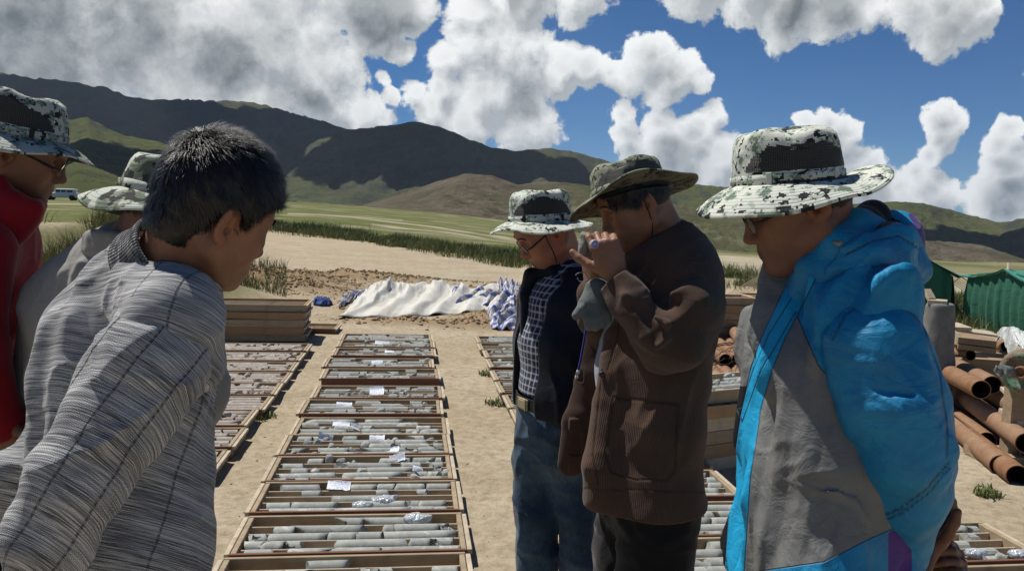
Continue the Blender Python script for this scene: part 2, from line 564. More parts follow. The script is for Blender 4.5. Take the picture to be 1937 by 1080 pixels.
    lit = nt.maprange(nt.math('SUBTRACT', e0, e1), -0.50, 0.42, 0, 1)
    big = nt.maprange(nt.noise(d, 5.5, 4, 0.55), 0.38, 0.60, 0.15, 1.0)
    sh = nt.math('MULTIPLY', thick, big)
    # the deep, rain laden parts of the heaps
    gr = None
    for (px, py, r) in [(20, 60, 330), (250, 60, 120), (430, 130, 90), (690, 20, 110), (560, 200, 90), (960, -10, 90), (1560, 40, 110), (1000, 190, 60), (1270, 300, 60), (1660, 370, 50), (1900, 380, 50)]:
        cc_ = ray(px, py); q = nt.math('MULTIPLY_ADD', nt.vm('DISTANCE', d, tuple(float(x) for x in cc_)), -FX / r, 1.0)
        gr = q if gr is None else nt.math('MAXIMUM', gr, q)
    gr = nt.maprange(nt.math('MULTIPLY_ADD', nt.noise(d, 9.0, 3, 0.5), 1.6, nt.math('ADD', gr, -0.8)), 0.0, 0.75, 0, 0.95, smooth=True)
    sh = nt.math('MAXIMUM', sh, nt.math('MULTIPLY', gr, nt.maprange(e0, 0.35, 0.9, 0, 1)))
    bright = nt.mix(lit, (0.42, 0.455, 0.475), (0.95, 0.96, 0.95))
    deep = nt.mix(lit, (0.135, 0.155, 0.165), (0.36, 0.385, 0.39))
    cc = nt.mix(sh, bright, deep)
    # the sky blue itself, held in the same range as the clouds
    skyc = nt.mix(1.0, sky.outputs[0], (SKY_TINT[0], SKY_TINT[1], SKY_TINT[2]), 'MULTIPLY')
    cloudc = nt.vm('SCALE', cc, scale=1.0 / SKY_STRENGTH)
    haze_thin = nt.math('MULTIPLY', alpha, 0.97)
    c = nt.mix(haze_thin, skyc, cloudc)
    # below the horizon: dull ground light
    nt.l.new(c, bg.inputs[0]); bg.inputs[1].default_value = SKY_STRENGTH
    w.cycles.sampling_method = 'MANUAL'; w.cycles.sample_map_resolution = 512
SKY_TINT = (0.46, 0.92, 1.28)
build_world()

# ------------------------------------------------------------------ terrain height
def te_of(px, py):
    r = ray(px, py); return r[0] / r[1], r[2] / r[1]
def table(pts):
    a = np.array([te_of(*p) for p in pts]); return a[:, 0], a[:, 1]
BASE = table([(-400, 356), (0, 361), (300, 370), (600, 384), (820, 402), (1000, 421), (1200, 460), (1400, 500), (1650, 530), (1900, 548), (2300, 571)])
LAYERS = {
 'A': (2700., 5300., table([(-600, 120), (0, 138), (100, 152), (200, 167), (270, 188), (400, 190), (480, 195), (560, 216), (640, 238), (700, 256), (800, 290), (900, 330), (1100, 400), (1300, 420), (2300, 440)])),
 'B': (1750., 3200., table([(-600, 420), (380, 420), (450, 385), (500, 345), (560, 288), (600, 262), (650, 246), (720, 241), (765, 233), (800, 230), (860, 251), (930, 280), (975, 283), (1050, 280), (1110, 293), (1145, 303), (1250, 338), (1400, 380), (1620, 420), (2300, 480)])),
 'C': (850., 1700., table([(-600, 290), (0, 300), (70, 290), (130, 228), (165, 221), (200, 240), (235, 256), (300, 268), (350, 290), (420, 330), (520, 385), (620, 420), (2300, 540)])),
 'K': (300., 760., table([(-600, 330), (0, 345), (100, 325), (148, 303), (200, 325), (260, 348), (330, 372), (420, 394), (600, 420), (2300, 640)])),
 'D': (480., 1150., table([(-600, 430), (560, 420), (640, 405), (700, 384), (760, 366), (830, 342), (880, 328), (930, 331), (980, 349), (1030, 343), (1100, 350), (1200, 372), (1300, 392), (1400, 402), (1500, 420), (1600, 442), (1740, 455), (1800, 457), (1860, 464), (1937, 490), (2300, 520)])),
 'E': (1300., 2500., table([(-600, 440), (1000, 440), (1120, 390), (1220, 354), (1320, 350), (1400, 355), (1500, 372), (1620, 386), (1700, 382), (1760, 388), (1830, 405), (1890, 420), (1937, 414), (2100, 408), (2300, 420)])),
}
def smooth(x, a, b):
    t = np.clip((x - a) / (b - a), 0, 1); return t * t * (3 - 2 * t)
def base_z(tx, Y):
    te = np.interp(tx, *BASE)
    return te * Y * np.where(te > -0.012, smooth(Y, 10, 60), smooth(Y, 15, 150))
HEAPS = []   # (x, y, rx, ry, height, rotation)
def terrain(X, Y, fine=True, zone=False):
    X = np.asarray(X, float); Y = np.asarray(Y, float)
    Yf = np.maximum(Y, 0.5)
    R = np.hypot(X, Y)
    front = Y > 0.25 * np.abs(X)
    tx = np.where(front, X / np.where(front, Y, 1.0), np.sign(X) * 4.0)
    Yd = np.where(front, Y, np.minimum(R, 60) * 0.5)
    txc = np.clip(tx, -1.2, 1.2)
    b = base_z(np.clip(tx, -0.9, 0.9), Yd)
    z = b.copy(); which = np.zeros(z.shape, int); tt = np.zeros(z.shape)
    q = np.stack([X, Y, np.zeros_like(X)], -1)
    for li, (k, (yf, yr, tb)) in enumerate(LAYERS.items()):
        wob = vnoise(np.stack([txc * 9, np.full_like(txc, li * 7.0), np.zeros_like(txc)], -1), 40 + li)
        yrr = yr * (1 + 0.10 * wob); yff = yf * (1 + 0.12 * wob)
        hz = np.interp(txc, *tb) * yrr + CAM[2] - base_z(np.clip(tx, -.9, .9), yrr)
        t = (Yd - yff) / (yrr - yff)
        pr = np.where(t < 1, np.clip(t, 0, 1) ** 1.25, 1 - smooth(t, 1, 2.2) * 0.6)
        m = (t > 0) & (hz > 0) & front
        if not m.any(): continue
        sc = yr / 9.0
        qq = q[m] / sc; rg0 = fbm(qq * 0.7, 3, 90 + li)
        rg = ridged(qq * np.array([1.0, 0.5, 1]) + 0.25 * rg0[:, None], 6, 60 + li, 0.58) 
        rg2 = fbm(qq * 3.1, 4, 80 + li)
        tc = np.clip(t[m], 0, 1)
        amp = hz[m] * ((0.75 if k in 'DK' else 0.66) * (tc * (1 - tc) * 4) ** 0.7)
        edge = 0.020 * hz[m] * (rg2 + 0.8 * ridged(qq * 6.0, 3, 85 + li)) * tc
        zz = b[m] * 0 + base_z(np.clip(tx[m], -.9, .9), Yd[m]) + hz[m] * pr[m] - amp * 0.55 * (0.5 - rg * 0.5) - amp * 0.16 * np.abs(rg2) + edge
        cur = z[m]; up = zz > cur
        zi = z[m]; zi[up] = zz[up]; z[m] = zi
        wi = which[m]; wi[up] = li + 1; which[m] = wi
        ti = tt[m]; ti[up] = tc[up]; tt[m] = ti
    # plain: gentle swell, gullies
    far = smooth(Yd, 60, 400)
    z += far * 2.5 * fbm(q / 160.0, 3, 5) * (which == 0)
    near = 1 - smooth(R, 60, 120)
    if near.max() > 0:
        m = near > 0; qn = q[m]
        s = 0.030 * fbm(qn / 1.6, 4, 11) + 0.014 * fbm(qn / 0.20, 4, 12)
        fade = smooth(R[m], 0.5, 3)
        out = smooth(Yd[m], 14, 30)
        s = s + 0.16 * out * fbm(qn / 5.0, 3, 14)
        # wheel ruts of the dirt road that runs past
        h = np.zeros(len(qn))
        for (hx, hy, rx, ry, hh, ro) in HEAPS:
            c_, s_ = math.cos(ro), math.sin(ro)
            dx = qn[:, 0] - hx; dy = qn[:, 1] - hy
            u = (dx * c_ + dy * s_) / rx; v = (-dx * s_ + dy * c_) / ry
            g = np.exp(-(u * u + v * v) * 1.6)
            h = h + hh * g * (1 + 0.55 * fbm(qn / 0.35, 4, 21)) + 0.35 * hh * g * np.maximum(ridged(qn / 0.16, 3, 23) - 0.2, 0)
        # grassy bank with a bare sandy crest, left of the trays
        u = (qn[:, 0] + 7.6) / 3.4; v = (qn[:, 1] - 11.6) / 2.3
        h = h + 1.30 * np.exp(-(np.abs(u) ** 3 + v * v) * 1.2) * (1 + 0.10 * fbm(qn / 0.9, 3, 25))
        z[m] += (s * fade + h) * near[m]
    if zone: return z, which, tt, tx, Yd
    return z

def ground_hit(px, py):
    r = ray(px, py)
    t = np.geomspace(0.5, 9000, 3000); p = CAM + r * t[:, None]
    z = terrain(p[:, 0], p[:, 1]); b = np.where(p[:, 2] < z)[0]
    if len(b) == 0: return p[-1]
    i = b[0]; return p[max(i - 1, 0)] * 0.5 + p[i] * 0.5
def on_ground(x, y):
    return float(terrain(np.array([x]), np.array([y]))[0])

# earth heaps: under the plastic sheet, and the dug soil beyond the trays
def _heap(px, py, rx, ry, hh, ro=0.0):
    g = G(px, py); HEAPS.append((g[0], g[1], rx, ry, hh, ro))
_heap(735, 580, 0.75, 0.42, 0.24, 0.1); _heap(850, 576, 0.95, 0.45, 0.17, -0.1); _heap(700, 588, 0.45, 0.3, 0.14)
_heap(930, 606, 0.55, 0.45, 0.18); _heap(980, 590, 0.8, 0.5, 0.2); _heap(890, 616, 0.5, 0.25, 0.10); _heap(760, 612, 0.8, 0.2, 0.07)
_heap(470, 552, 1.3, 0.8, 0.20); _heap(560, 540, 1.2, 0.9, 0.24); _heap(650, 528, 1.5, 0.8, 0.16); _heap(430, 545, 1.4, 1.1, 0.2); _heap(600, 556, 1.0, 0.4, 0.12)
_heap(960, 552, 1.6, 0.5, 0.12); _heap(760, 530, 1.8, 0.4, 0.10)

# ------------------------------------------------------------------ ground sheet
def ground_material():
    def f(nt, b):
        w = nt.world()
        green = nt.attr('green', 'Fac'); rock = nt.attr('rock', 'Fac'); pale = nt.attr('pale', 'Fac'); moist = nt.attr('road', 'Fac')
        n1 = nt.noise(w, 0.9, 6, 0.6); n2 = nt.noise(w, 14.0, 6, 0.7); n3 = nt.noise(w, 90.0, 4, 0.6)
        sand = nt.mix(nt.maprange(n1, 0.3, 0.7), (0.365, 0.298, 0.198), (0.475, 0.405, 0.292))
        sand = nt.mix(nt.maprange(n2, 0.42, 0.75), sand, (0.235, 0.182, 0.112))
        sand = nt.mix(nt.maprange(nt.noise(w, 2.6, 6, 0.7, 0.8), 0.52, 0.70, 0, 0.55), sand, (0.25, 0.195, 0.125))
        sand = nt.mix(nt.maprange(n3, 0.55, 0.72, 0, 0.55), sand, (0.47, 0.41, 0.31))
        pebb = nt.maprange(nt.vor(w, 38.0), 0.10, 0.16, 1, 0)
        sand = nt.mix(nt.math('MULTIPLY', pebb, nt.maprange(n2, 0.5, 0.6)), sand, (0.16, 0.13, 0.10))
        dirt = nt.mix(nt.maprange(n2, 0.35, 0.65), (0.20, 0.128, 0.066), (0.33, 0.235, 0.135))
        sand = nt.mix(moist, sand, dirt)
        g1 = nt.noise(w, 0.05, 6, 0.65); g2 = nt.noise(w, 1.1, 5, 0.7); g3 = nt.noise(w, 0.006, 6, 0.62)
        gr = nt.mix(nt.maprange(g1, 0.3, 0.7), (0.070, 0.092, 0.022), (0.155, 0.160, 0.052))
        gr = nt.mix(nt.maprange(g2, 0.45, 0.8), gr, (0.045, 0.058, 0.020))
        gr = nt.mix(nt.maprange(g3, 0.42, 0.66), gr, (0.105, 0.125, 0.034))
        gul = nt.noise(w, 0.028, 8, 0.62, 0.8, typ='RIDGED_MULTIFRACTAL')
        gr = nt.mix(nt.math('MULTIPLY', nt.attr('hill', 'Fac'), nt.maprange(gul, 1.0, 1.9, 0, 0.75)), gr, (0.165, 0.145, 0.092))
        gr = nt.mix(nt.math('MULTIPLY', nt.attr('hill', 'Fac'), nt.maprange(nt.noise(w, 0.009, 7, 0.7), 0.52, 0.62, 0, 0.6)), gr, (0.055, 0.060, 0.032))
        ro = nt.mix(nt.maprange(nt.noise(w, 0.02, 8, 0.7), 0.35, 0.65), (0.100, 0.080, 0.050), (0.20, 0.165, 0.110))
        ro = nt.mix(nt.maprange(gul, 0.9, 1.7, 0, 0.8), ro, (0.31, 0.27, 0.20))
        ro = nt.mix(nt.maprange(nt.noise(w, 0.11, 5, 0.7), 0.55, 0.75), ro, (0.30, 0.26, 0.19))
        ro = nt.mix(nt.maprange(nt.noise(w, 0.013, 6, 0.7), 0.50, 0.64, 0, 0.8), ro, (0.085, 0.088, 0.036))
        dark = nt.mix(nt.maprange(nt.noise(w, 0.012, 9, 0.75), 0.3, 0.7), (0.036, 0.042, 0.034), (0.082, 0.086, 0.058))
        c = nt.mix(green, sand, gr)
        c = nt.mix(nt.attr('brown', 'Fac'), c, ro)
        c = nt.mix(rock, c, dark)
        c = nt.mix(pale, c, nt.mix(nt.maprange(n1, 0.3, 0.7), (0.33, 0.29, 0.20), (0.42, 0.37, 0.27)))
        setin(nt, b, 'Base Color', c); b.inputs['Roughness'].default_value = 0.95; b.inputs['Specular IOR Level'].default_value = 0.12
        nearb = nt.bump(nt.math('ADD', nt.noise(w, 26, 8, 0.72), nt.math('MULTIPLY', pebb, 0.12)), 0.55, 0.035)
        farh = nt.math('ADD', nt.noise(w, 0.012, 10, 0.70, typ='RIDGED_MULTIFRACTAL') if False else nt.noise(w, 0.014, 11, 0.74), nt.math('MULTIPLY', gul, 0.22))
        fb = nt.add('ShaderNodeBump'); nt.l.new(farh, fb.inputs['Height']); fb.inputs['Distance'].default_value = 60.0
        nt.l.new(nt.math('MULTIPLY', nt.attr('hill', 'Fac'), 0.75), fb.inputs['Strength']); nt.l.new(nearb, fb.inputs['Normal'])
        setin(nt, b, 'Normal', fb.outputs[0])
    return mat('ground_earth_grass_rock', f)

def build_ground():
    txs = np.concatenate([np.linspace(-0.75, 0.75, 620)])
    az = np.arctan(txs)
    step = np.diff(az)[0]
    side = np.concatenate([np.linspace(az[-1], 1.25, 40)[1:], np.linspace(1.25, 2 * PI - 1.25, 40)[1:], np.linspace(2 * PI - 1.25, 2 * PI + az[0], 40)[1:]])
    A = np.concatenate([az, side])                      # closed ring (last equals first)
    r1 = np.concatenate([[0.0, 0.5, 1.0, 1.5], 1.0 / np.linspace(1 / 2.0, 1 / 34.0, 400)])
    r2 = np.geomspace(34.0, 12000.0, 430)[1:]
    Rr = np.concatenate([r1, r2])
    # distances are along the view inside the picture, radial outside it
    rad = np.where(np.abs(np.mod(A + PI, 2 * PI) - PI) < 1.0, 1 / np.cos(np.clip(np.mod(A + PI, 2 * PI) - PI, -1.0, 1.0)), 1 / math.cos(1.0))
    RR = Rr[:, None] * rad[None, :]
    X = np.sin(A)[None, :] * RR; Y = np.cos(A)[None, :] * RR
    z, which, tt, tx, Yd = terrain(X.ravel(), Y.ravel(), zone=True)
    nr, na = X.shape; nn = na - 1
    V = np.stack([X, Y, z.reshape(X.shape)], -1)[:, :nn].reshape(-1, 3)
    i = np.arange(nr - 1)[:, None] * nn; j = np.arange(nn)[None, :]; j2 = (j + 1) % nn
    F = np.stack([i + j, i + nn + j, i + nn + j2, i + j2], -1).reshape(-1, 4)[:, ::-1]
    def K(a): return a.reshape(X.shape)[:, :nn].ravel()
    which, tt, tx, Yd = K(which), K(tt), K(tx), K(Yd)
    names = list(LAYERS); n = len(V)
    q = V.copy()
    # pixel row of the point, for laying out what grows where on the plain
    nz = fbm(q / 40.0, 3, 31); nzf = fbm(q / 6.0, 3, 32)
    pxh = 968.5 + FX * tx
    strip_base = np.interp(pxh, STRIP[:, 0], STRIPD)
    green = smooth(Yd + nzf * 3, strip_base - 1.0, strip_base + 3.0)
    lf = smooth(-tx, 0.30, 0.46); gl_ = smooth(Yd + nzf * 5.0 + nz * 4, 9.0, 17.0) * (0.8 + 0.35 * nzf)
    green = np.maximum(green, np.clip(gl_, 0, 1) * lf)
    green = np.where(which == 0, green, 1.0)
    green *= np.where((which == 0) & (Yd < 400), smooth(nzf, -0.65, 0.1) * 0.5 + 0.5, 1.0)
    pale = np.zeros(n)
    # pale bare streaks (tracks, dry bed) beyond the reeds
    for (a, b_, y0, y1, wd) in PALES:
        u = (pxh - a) / (b_ - a); yy = y0 + (y1 - y0) * np.clip(u, 0, 1)
        pale = np.maximum(pale, ((u > 0) & (u < 1) & (which == 0)) * np.exp(-((Yd - yy * (1 + 0.04 * nz)) / (wd * (0.6 + 0.8 * (nzf * .5 + .5)))) ** 2) * smooth(nzf, -0.6, 0.2))
    brown = np.zeros(n); rock = np.zeros(n)
    bank = np.exp(-(np.abs((V[:, 0] + 7.6) / 3.4) ** 3 + ((V[:, 1] - 11.6) / 2.3) ** 2) * 1.2)
    green = np.maximum(green, smooth(bank, 0.08, 0.3) * (0.6 + 0.4 * nzf)); green *= 1 - 0.9 * smooth(bank, 0.90, 0.98)
    sl = np.zeros(n)
    Zg = V.reshape(nr, nn, 3)[:, :, 2]
    dz = np.gradient(Zg, axis=0) / (np.gradient(Rr)[:, None] + 1e-6)
    dzx = np.gradient(Zg, axis=1) / (np.abs(np.gradient(V.reshape(nr, nn, 3)[:, :, 0], axis=1)) + 1e-3)
    sl = np.hypot(dz, dzx).ravel()
    kk = {k: i + 1 for i, k in enumerate(names)}
    big = fbm(q / 500.0, 4, 33); mid = fbm(q / 120.0, 4, 34)
    m = which == kk['D']
    gmix = smooth(tx, 0.0, 0.10) * (1 - smooth(tx, 0.35, 0.5))
    brown[m] = np.clip(1.0 - 0.55 * smooth(mid[m], 0.0, 0.5) - 0.45 * gmix[m], 0.05, 1)
    pale[m] = np.maximum(pale[m], smooth(mid[m] + 0.45 * nz[m] + 0.5 * fbm(q[m] / np.array([14., 60., 1]), 3, 36), 0.20, 0.6) * (0.45 + 0.4 * smooth(tx[m], 0.4, 0.5)) * (1 - smooth(tt[m], 0.45, 0.95)))
    for k, s0 in (('A', 0.3), ('B', 0.25), ('E', 0.3), ('C', 0.5), ('K', 9.0)):
        m = which == kk[k]; rock[m] = smooth(sl[m] + 0.22 * mid[m], s0, s0 + 0.35) * 0.9
    m = which == kk['K']; brown[m] = smooth(mid[m], 0.1, 0.5) * 0.4
    m = (which == kk['B']) | (which == kk['E']); brown[m] = smooth(big[m], 0.0, 0.5) * 0.35
    hill = smooth(Yd, 150, 500) * np.where(which > 0, 1.0, 0.35)
    rock = np.where((which == kk['A']) | (which == kk['B']), np.maximum(rock, 0.45 + 0.3 * np.clip(mid, -1, 1)), rock)  # high ranges darkened toward rock tone, partly painting in their cloud shade
    road = np.zeros(n)
    for (hx, hy, rx, ry, hh, ro) in HEAPS:
        road = np.maximum(road, np.exp(-(((V[:, 0] - hx) / (rx * 1.2)) ** 2 + ((V[:, 1] - hy) / (ry * 1.2)) ** 2)))
    o = mesh_np('ground', V, F, ground_material(), attrs={'green': green, 'brown': brown, 'rock': rock, 'pale': pale, 'road': road, 'hill': hill})
    tag(o, kind='structure')
    return o
# reeds line: base of the strip in the photo, turned into distances on the ground
STRIP = np.array([(300, 432), (510, 437), (640, 452), (760, 469), (880, 487), (1000, 503), (1150, 520), (1300, 533), (1440, 547), (1600, 572), (1820, 602), (1960, 616)], float)
_sp = [ground_hit(a, b) for a, b in STRIP]
STRIPD = np.array([p[1] for p in _sp])
def _pl(a, ya, b, yb, w):
    pa = ground_hit(a, ya); pb = ground_hit(b, yb); return (a, b, pa[1], pb[1], w)
PALES = [_pl(430, 462, 1010, 548, 0.35), _pl(540, 452, 1010, 512, 0.5), _pl(470, 484, 1010, 560, 0.3), _pl(520, 470, 1010, 530, 0.3), _pl(640, 409, 1010, 448, 4.0), _pl(700, 424, 1060, 452, 2.5), _pl(540, 405, 760, 417, 5.0), _pl(1330, 500, 1950, 556, 8.0), _pl(1500, 548, 1960, 568, 3.0), _pl(0, 385, 420, 392, 5.0), _pl(1180, 470, 1500, 505, 7.0)]
log('strip distances', STRIPD.round(1))
build_ground()
log('ground')

# ------------------------------------------------------------------ clouds overhead, outside the picture, whose shade lies on the ranges
def build_clouds():
    def f(nt, b):
        b.inputs['Base Color'].default_value = (0.85, 0.86, 0.87, 1); b.inputs['Roughness'].default_value = 1.0
        setin(nt, b, 'Normal', nt.bump(nt.noise(nt.obj(), 0.01, 6, 0.6), 0.5, 40.0))
    m = mat('cloud_white', f)
    # shade centre (photo x, distance), cloud height above the plain, half sizes
    spots = [(60, 4600, 2600, 1300, 900), (330, 4500, 2600, 1200, 800), (560, 4300, 2500, 900, 800),
             (250, 1350, 1300, 200, 170), (400, 1500, 1350, 150, 200), (20, 1800, 1500, 200, 300), 
             (480, 2900, 1900, 170, 420), (690, 3000, 1900, 260, 380), (830, 2950, 1900, 300, 400), (800, 2600, 1800, 170, 150), (1060, 2850, 1800, 170, 200),
             (1780, 1900, 1700, 520, 380), (1950, 2100, 1700, 300, 300)]
    for i, (px, Y, H, rx, ry) in enumerate(spots):
        x = (px - 968.5) / FX * Y; g = on_ground(x, Y)
        s = (H - g) / SUN_DIR[2]
        c = np.array([x, Y, g]) + SUN_DIR * s
        n, k = 90, 40
        th = np.linspace(0, 2 * PI, n, endpoint=False); ph = np.linspace(-PI / 2, PI / 2, k)
        T, Pp = np.meshgrid(th, ph)
        U = np.stack([np.cos(T) * np.cos(Pp), np.sin(T) * np.cos(Pp), np.sin(Pp)], -1).reshape(-1, 3)
        r = 1 + 0.62 * fbm(U * 2.3 + i * 9.1, 5, 51, 0.6)
        V = U * r[:, None] * np.array([rx, ry, min(rx, ry) * 0.45])
        V[:, 2] = np.where(V[:, 2] < 0, V[:, 2] * 0.3, V[:, 2])
        a = np.arange(k - 1)[:, None] * n; j = np.arange(n)[None, :]
        F = np.stack([a + j, a + (j + 1) % n, a + n + (j + 1) % n, a + n + j], -1).reshape(-1, 4)
        o = mesh_np('cloud', V, F, m)
        o.location = tuple(c); tag(o, kind='structure')
build_clouds()

def tri_cards(pts, hts, wid, lean, seed, bend=0.3):
    """grass blades: each a bent narrow blade of two quads plus a tip"""
    rs = np.random.RandomState(seed); n = len(pts)
    a = rs.rand(n) * 2 * PI; d = np.stack([np.cos(a), np.sin(a), np.zeros(n)], 1)
    s = np.stack([-np.sin(a), np.cos(a), np.zeros(n)], 1)
    a2 = rs.rand(n) * 2 * PI; ld = np.stack([np.cos(a2), np.sin(a2), np.zeros(n)], 1) * (lean * rs.rand(n))[:, None]
    H = hts[:, None]; W = (wid * (0.6 + 0.8 * rs.rand(n)))[:, None]
    up = np.array([0, 0, 1.0])
    p0 = pts; p1 = pts + H * 0.55 * up + H * ld * 0.35; p2 = pts + H * up * 1.0 * (1 - 0.25 * (ld ** 2).sum(1, keepdims=True)) + H * ld
    V = np.stack([p0 - s * W, p0 + s * W, p1 - s * W * .8, p1 + s * W * .8, p2], 1).reshape(-1, 3)
    b = np.arange(n)[:, None] * 5
    F = np.concatenate([b + [0, 1, 3], b + [0, 3, 2], b + [2, 3, 4]], 0)
    return V, F
def grass_mat(name, c1, c2, c3):
    def f(nt, b):
        n = nt.noise(nt.world(), 1.3, 4, 0.6); n2 = nt.noise(nt.world(), 25.0, 2, 0.6)
        c = nt.mix(nt.maprange(n, 0.35, 0.65), c1, c2); c = nt.mix(nt.maprange(n2, 0.45, 0.7), c, c3)
        setin(nt, b, 'Base Color', c); b.inputs['Roughness'].default_value = 0.7
    return mat(name, f)

def build_vegetation():
    rs = np.random.RandomState(3)
    # the long strip of reeds beyond the track
    pts = []; h = []
    for i in range(90000):
        u = rs.rand() ** 0.9; px = 500 + u * 1470
        if 1120 < px < 1330 or 1480 < px < 1690: 
            if rs.rand() < 0.75: continue
        D = np.interp(px, STRIP[:, 0], STRIPD); wd = 3.2 * D / 40
        Y = D + abs(rs.randn()) * wd + (0.6 if rs.rand() < .9 else -1.5)
        pts.append(((px - 968.5) / FX * Y, Y)); 
    pts = np.array(pts)
    cl = fbm(np.c_[pts / 1.6, np.zeros(len(pts))], 3, 71); keep = cl > -0.30 + 0.35 * rs.rand(len(pts)); pts = pts[keep]; cl = cl[keep]
    z = terrain(pts[:, 0], pts[:, 1])
    h = (0.45 + 0.55 * np.clip(cl + 0.5, 0, 1)) * (0.55 + 0.6 * rs.rand(len(pts))) * np.interp(pts[:, 1], [13, 50], [0.34, 0.66])
    V, F = tri_cards(np.c_[pts, z - 0.02], h, 0.0065 * np.clip(pts[:, 1] / 18, 0.7, 3.0), 0.85, 5)
    o = mesh_np('reed_grass', V, F, grass_mat('reed_green', (0.085, 0.115, 0.032), (0.150, 0.170, 0.055), (0.23, 0.225, 0.10)), smooth=False)
    tag(o, 'long strip of dark green reed grass beyond the dirt track', 'grass', kind='stuff')
    # tall dry grass at the left
    n = 34000; Y = 7.8 + 5.5 * rs.rand(n); pxx = -60 + 330 * rs.rand(n)
    p = np.c_[(pxx - 968.5) / FX * Y, Y]; cl = fbm(np.c_[p / 0.9, np.zeros(n)], 3, 74)
    bk = np.exp(-(np.abs((p[:, 0] + 7.6) / 3.4) ** 3 + ((p[:, 1] - 11.6) / 2.3) ** 2) * 1.2)
    k = (cl > -0.25 + 0.35 * rs.rand(n)) & ((bk < 0.93) | (rs.rand(n) < 0.12)); p = p[k]; cl = cl[k]
    z = terrain(p[:, 0], p[:, 1])
    hh = (0.26 + 0.42 * np.clip(cl + 0.3, 0, 1)) * (0.5 + 0.7 * rs.rand(len(p)))
    V, F = tri_cards(np.c_[p, z - 0.02], hh, 0.0035 + p[:, 1] * 0.0002, 0.75, 8)
    o = mesh_np('tall_dry_grass', V, F, grass_mat('dry_grass', (0.13, 0.14, 0.035), (0.27, 0.235, 0.095), (0.36, 0.31, 0.15)), smooth=False)
    tag(o, 'tall yellow green grass behind the men on the left', 'grass', kind='stuff')
    # thin herbs on the dug soil and small weeds by the trays
    n = 2200; pxx = 380 + 160 * rs.rand(n); Y = 13.0 + 5.0 * rs.rand(n)
    p = np.c_[(pxx - 968.5) / FX * Y, Y]; z = terrain(p[:, 0], p[:, 1])
    V, F = tri_cards(np.c_[p, z - 0.02], 0.10 + 0.3 * rs.rand(n) ** 2, np.full(n, 0.005), 0.7, 9)
    o = mesh_np('thin_grass', V, F, MATS['reed_green'], smooth=False); tag(o, 'thin green grass on the dug soil beside the dirt track', 'grass', kind='stuff')
    for (px, py, r, lab) in ((487, 790, 0.14, 'small green weed beside the left row of trays'), (942, 760, 0.12, 'small green weed at the left edge of the right row of trays'), (925, 712, 0.10, 'tiny green weed farther up beside the right row of trays'), (1868, 940, 0.08, 'dry weed on the bare soil in front of the pipes')):
        g = G(px, py); n = 130; a = rs.rand(n) * 2 * PI; q = rs.rand(n) ** 0.7 * r
        p = np.c_[q * np.cos(a), q * np.sin(a), np.zeros(n)]
        V, F = tri_cards(p, 0.02 + 0.05 * rs.rand(n), np.full(n, 0.006), 1.6, 10 + int(px))
        o = mesh_np('weed', V, F, MATS['reed_green'], smooth=False); o.location = (g[0], g[1], on_ground(g[0], g[1]))
        tag(o, lab, 'weed')
    # clods and pebbles
    ico = [(0, 0, 1)] + [(math.cos(a) * .9, math.sin(a) * .9, .35) for a in np.arange(5) * 2 * PI / 5] + [(math.cos(a) * .9, math.sin(a) * .9, -.45) for a in (np.arange(5) + .5) * 2 * PI / 5] + [(0, 0, -1)]
    ico = np.array(ico); IF = [[0, i + 1, (i + 1) % 5 + 1] for i in range(5)] + [[i + 1, i + 6, (i + 1) % 5 + 1] for i in range(5)] + [[(i + 1) % 5 + 1, i + 6, (i + 1) % 5 + 6] for i in range(5)] + [[i + 6, 11, (i + 1) % 5 + 6] for i in range(5)]
    IF = np.array(IF)
    def scatter(name, pts, sz, m, lab, seed):
        r_ = np.random.RandomState(seed); n = len(pts)
        S = ico[None] * (0.6 + 0.6 * r_.rand(n, 12, 1)) * np.array([1, 1, .65]) * (0.7 + 0.6 * r_.rand(n, 1, 3))
        V = (S * sz[:, None, None] + pts[:, None, :]).reshape(-1, 3)
        F = (IF[None] + np.arange(n)[:, None, None] * 12).reshape(-1, 3)
        o = mesh_np(name, V, F, m, smooth=False); tag(o, lab, 'stones', kind='stuff')
    clod = vary('soil_clods', (0.34, 0.25, 0.145), (0.21, 0.145, 0.078), 6, 0.95, 0.006, 0.6, 60)
    peb = vary('pebbles', (0.40, 0.35, 0.27), (0.24, 0.20, 0.15), 9, 0.9, 0.002, 0.5, 80)
    pts = []; 
    for (hx, hy, rx, ry, hh, ro) in HEAPS:
        n = int(1400 * rx * ry); c_, s_ = math.cos(ro), math.sin(ro)
        u = rs.randn(n) * rx * 0.75; v = rs.randn(n) * ry * 0.75
        pts.append(np.c_[hx + u * c_ - v * s_, hy + u * s_ + v * c_])
    pts = np.concatenate(pts); z = terrain(pts[:, 0], pts[:, 1])
    scatter('soil_clods', np.c_[pts, z], 0.010 + 0.032 * rs.rand(len(pts)) ** 3, clod, 'crumbled brown soil clods on the dug heaps', 1)
    n = 2600; Y = 2.4 + 14 * rs.rand(n) ** 1.3; tx = -0.5 + 1.2 * rs.rand(n); p = np.c_[tx * Y, Y]; z = terrain(p[:, 0], p[:, 1])
    scatter('pebbles', np.c_[p, z], 0.003 + 0.013 * rs.rand(n) ** 4, peb, 'small stones and crumbs strewn over the sandy ground', 2)
build_vegetation()
log('vegetation')
# ------------------------------------------------------------------ people: shared builders
def adopt(o, parent):
    loc = Vector((0, 0, 0)); p = parent
    while p is not None: loc += Vector(p.location); p = p.parent
    o.parent = parent; o.matrix_parent_inverse = Matrix.Translation(-loc)
    # a part whose parent is itself a mesh kept in world coordinates
    if parent.parent is not None: o.matrix_parent_inverse = Matrix.Identity(4)
    return o
def part(name, V, F, m, root, **kw):
    o = mesh_np(name, V, F, m, **kw); adopt(o, root); return o

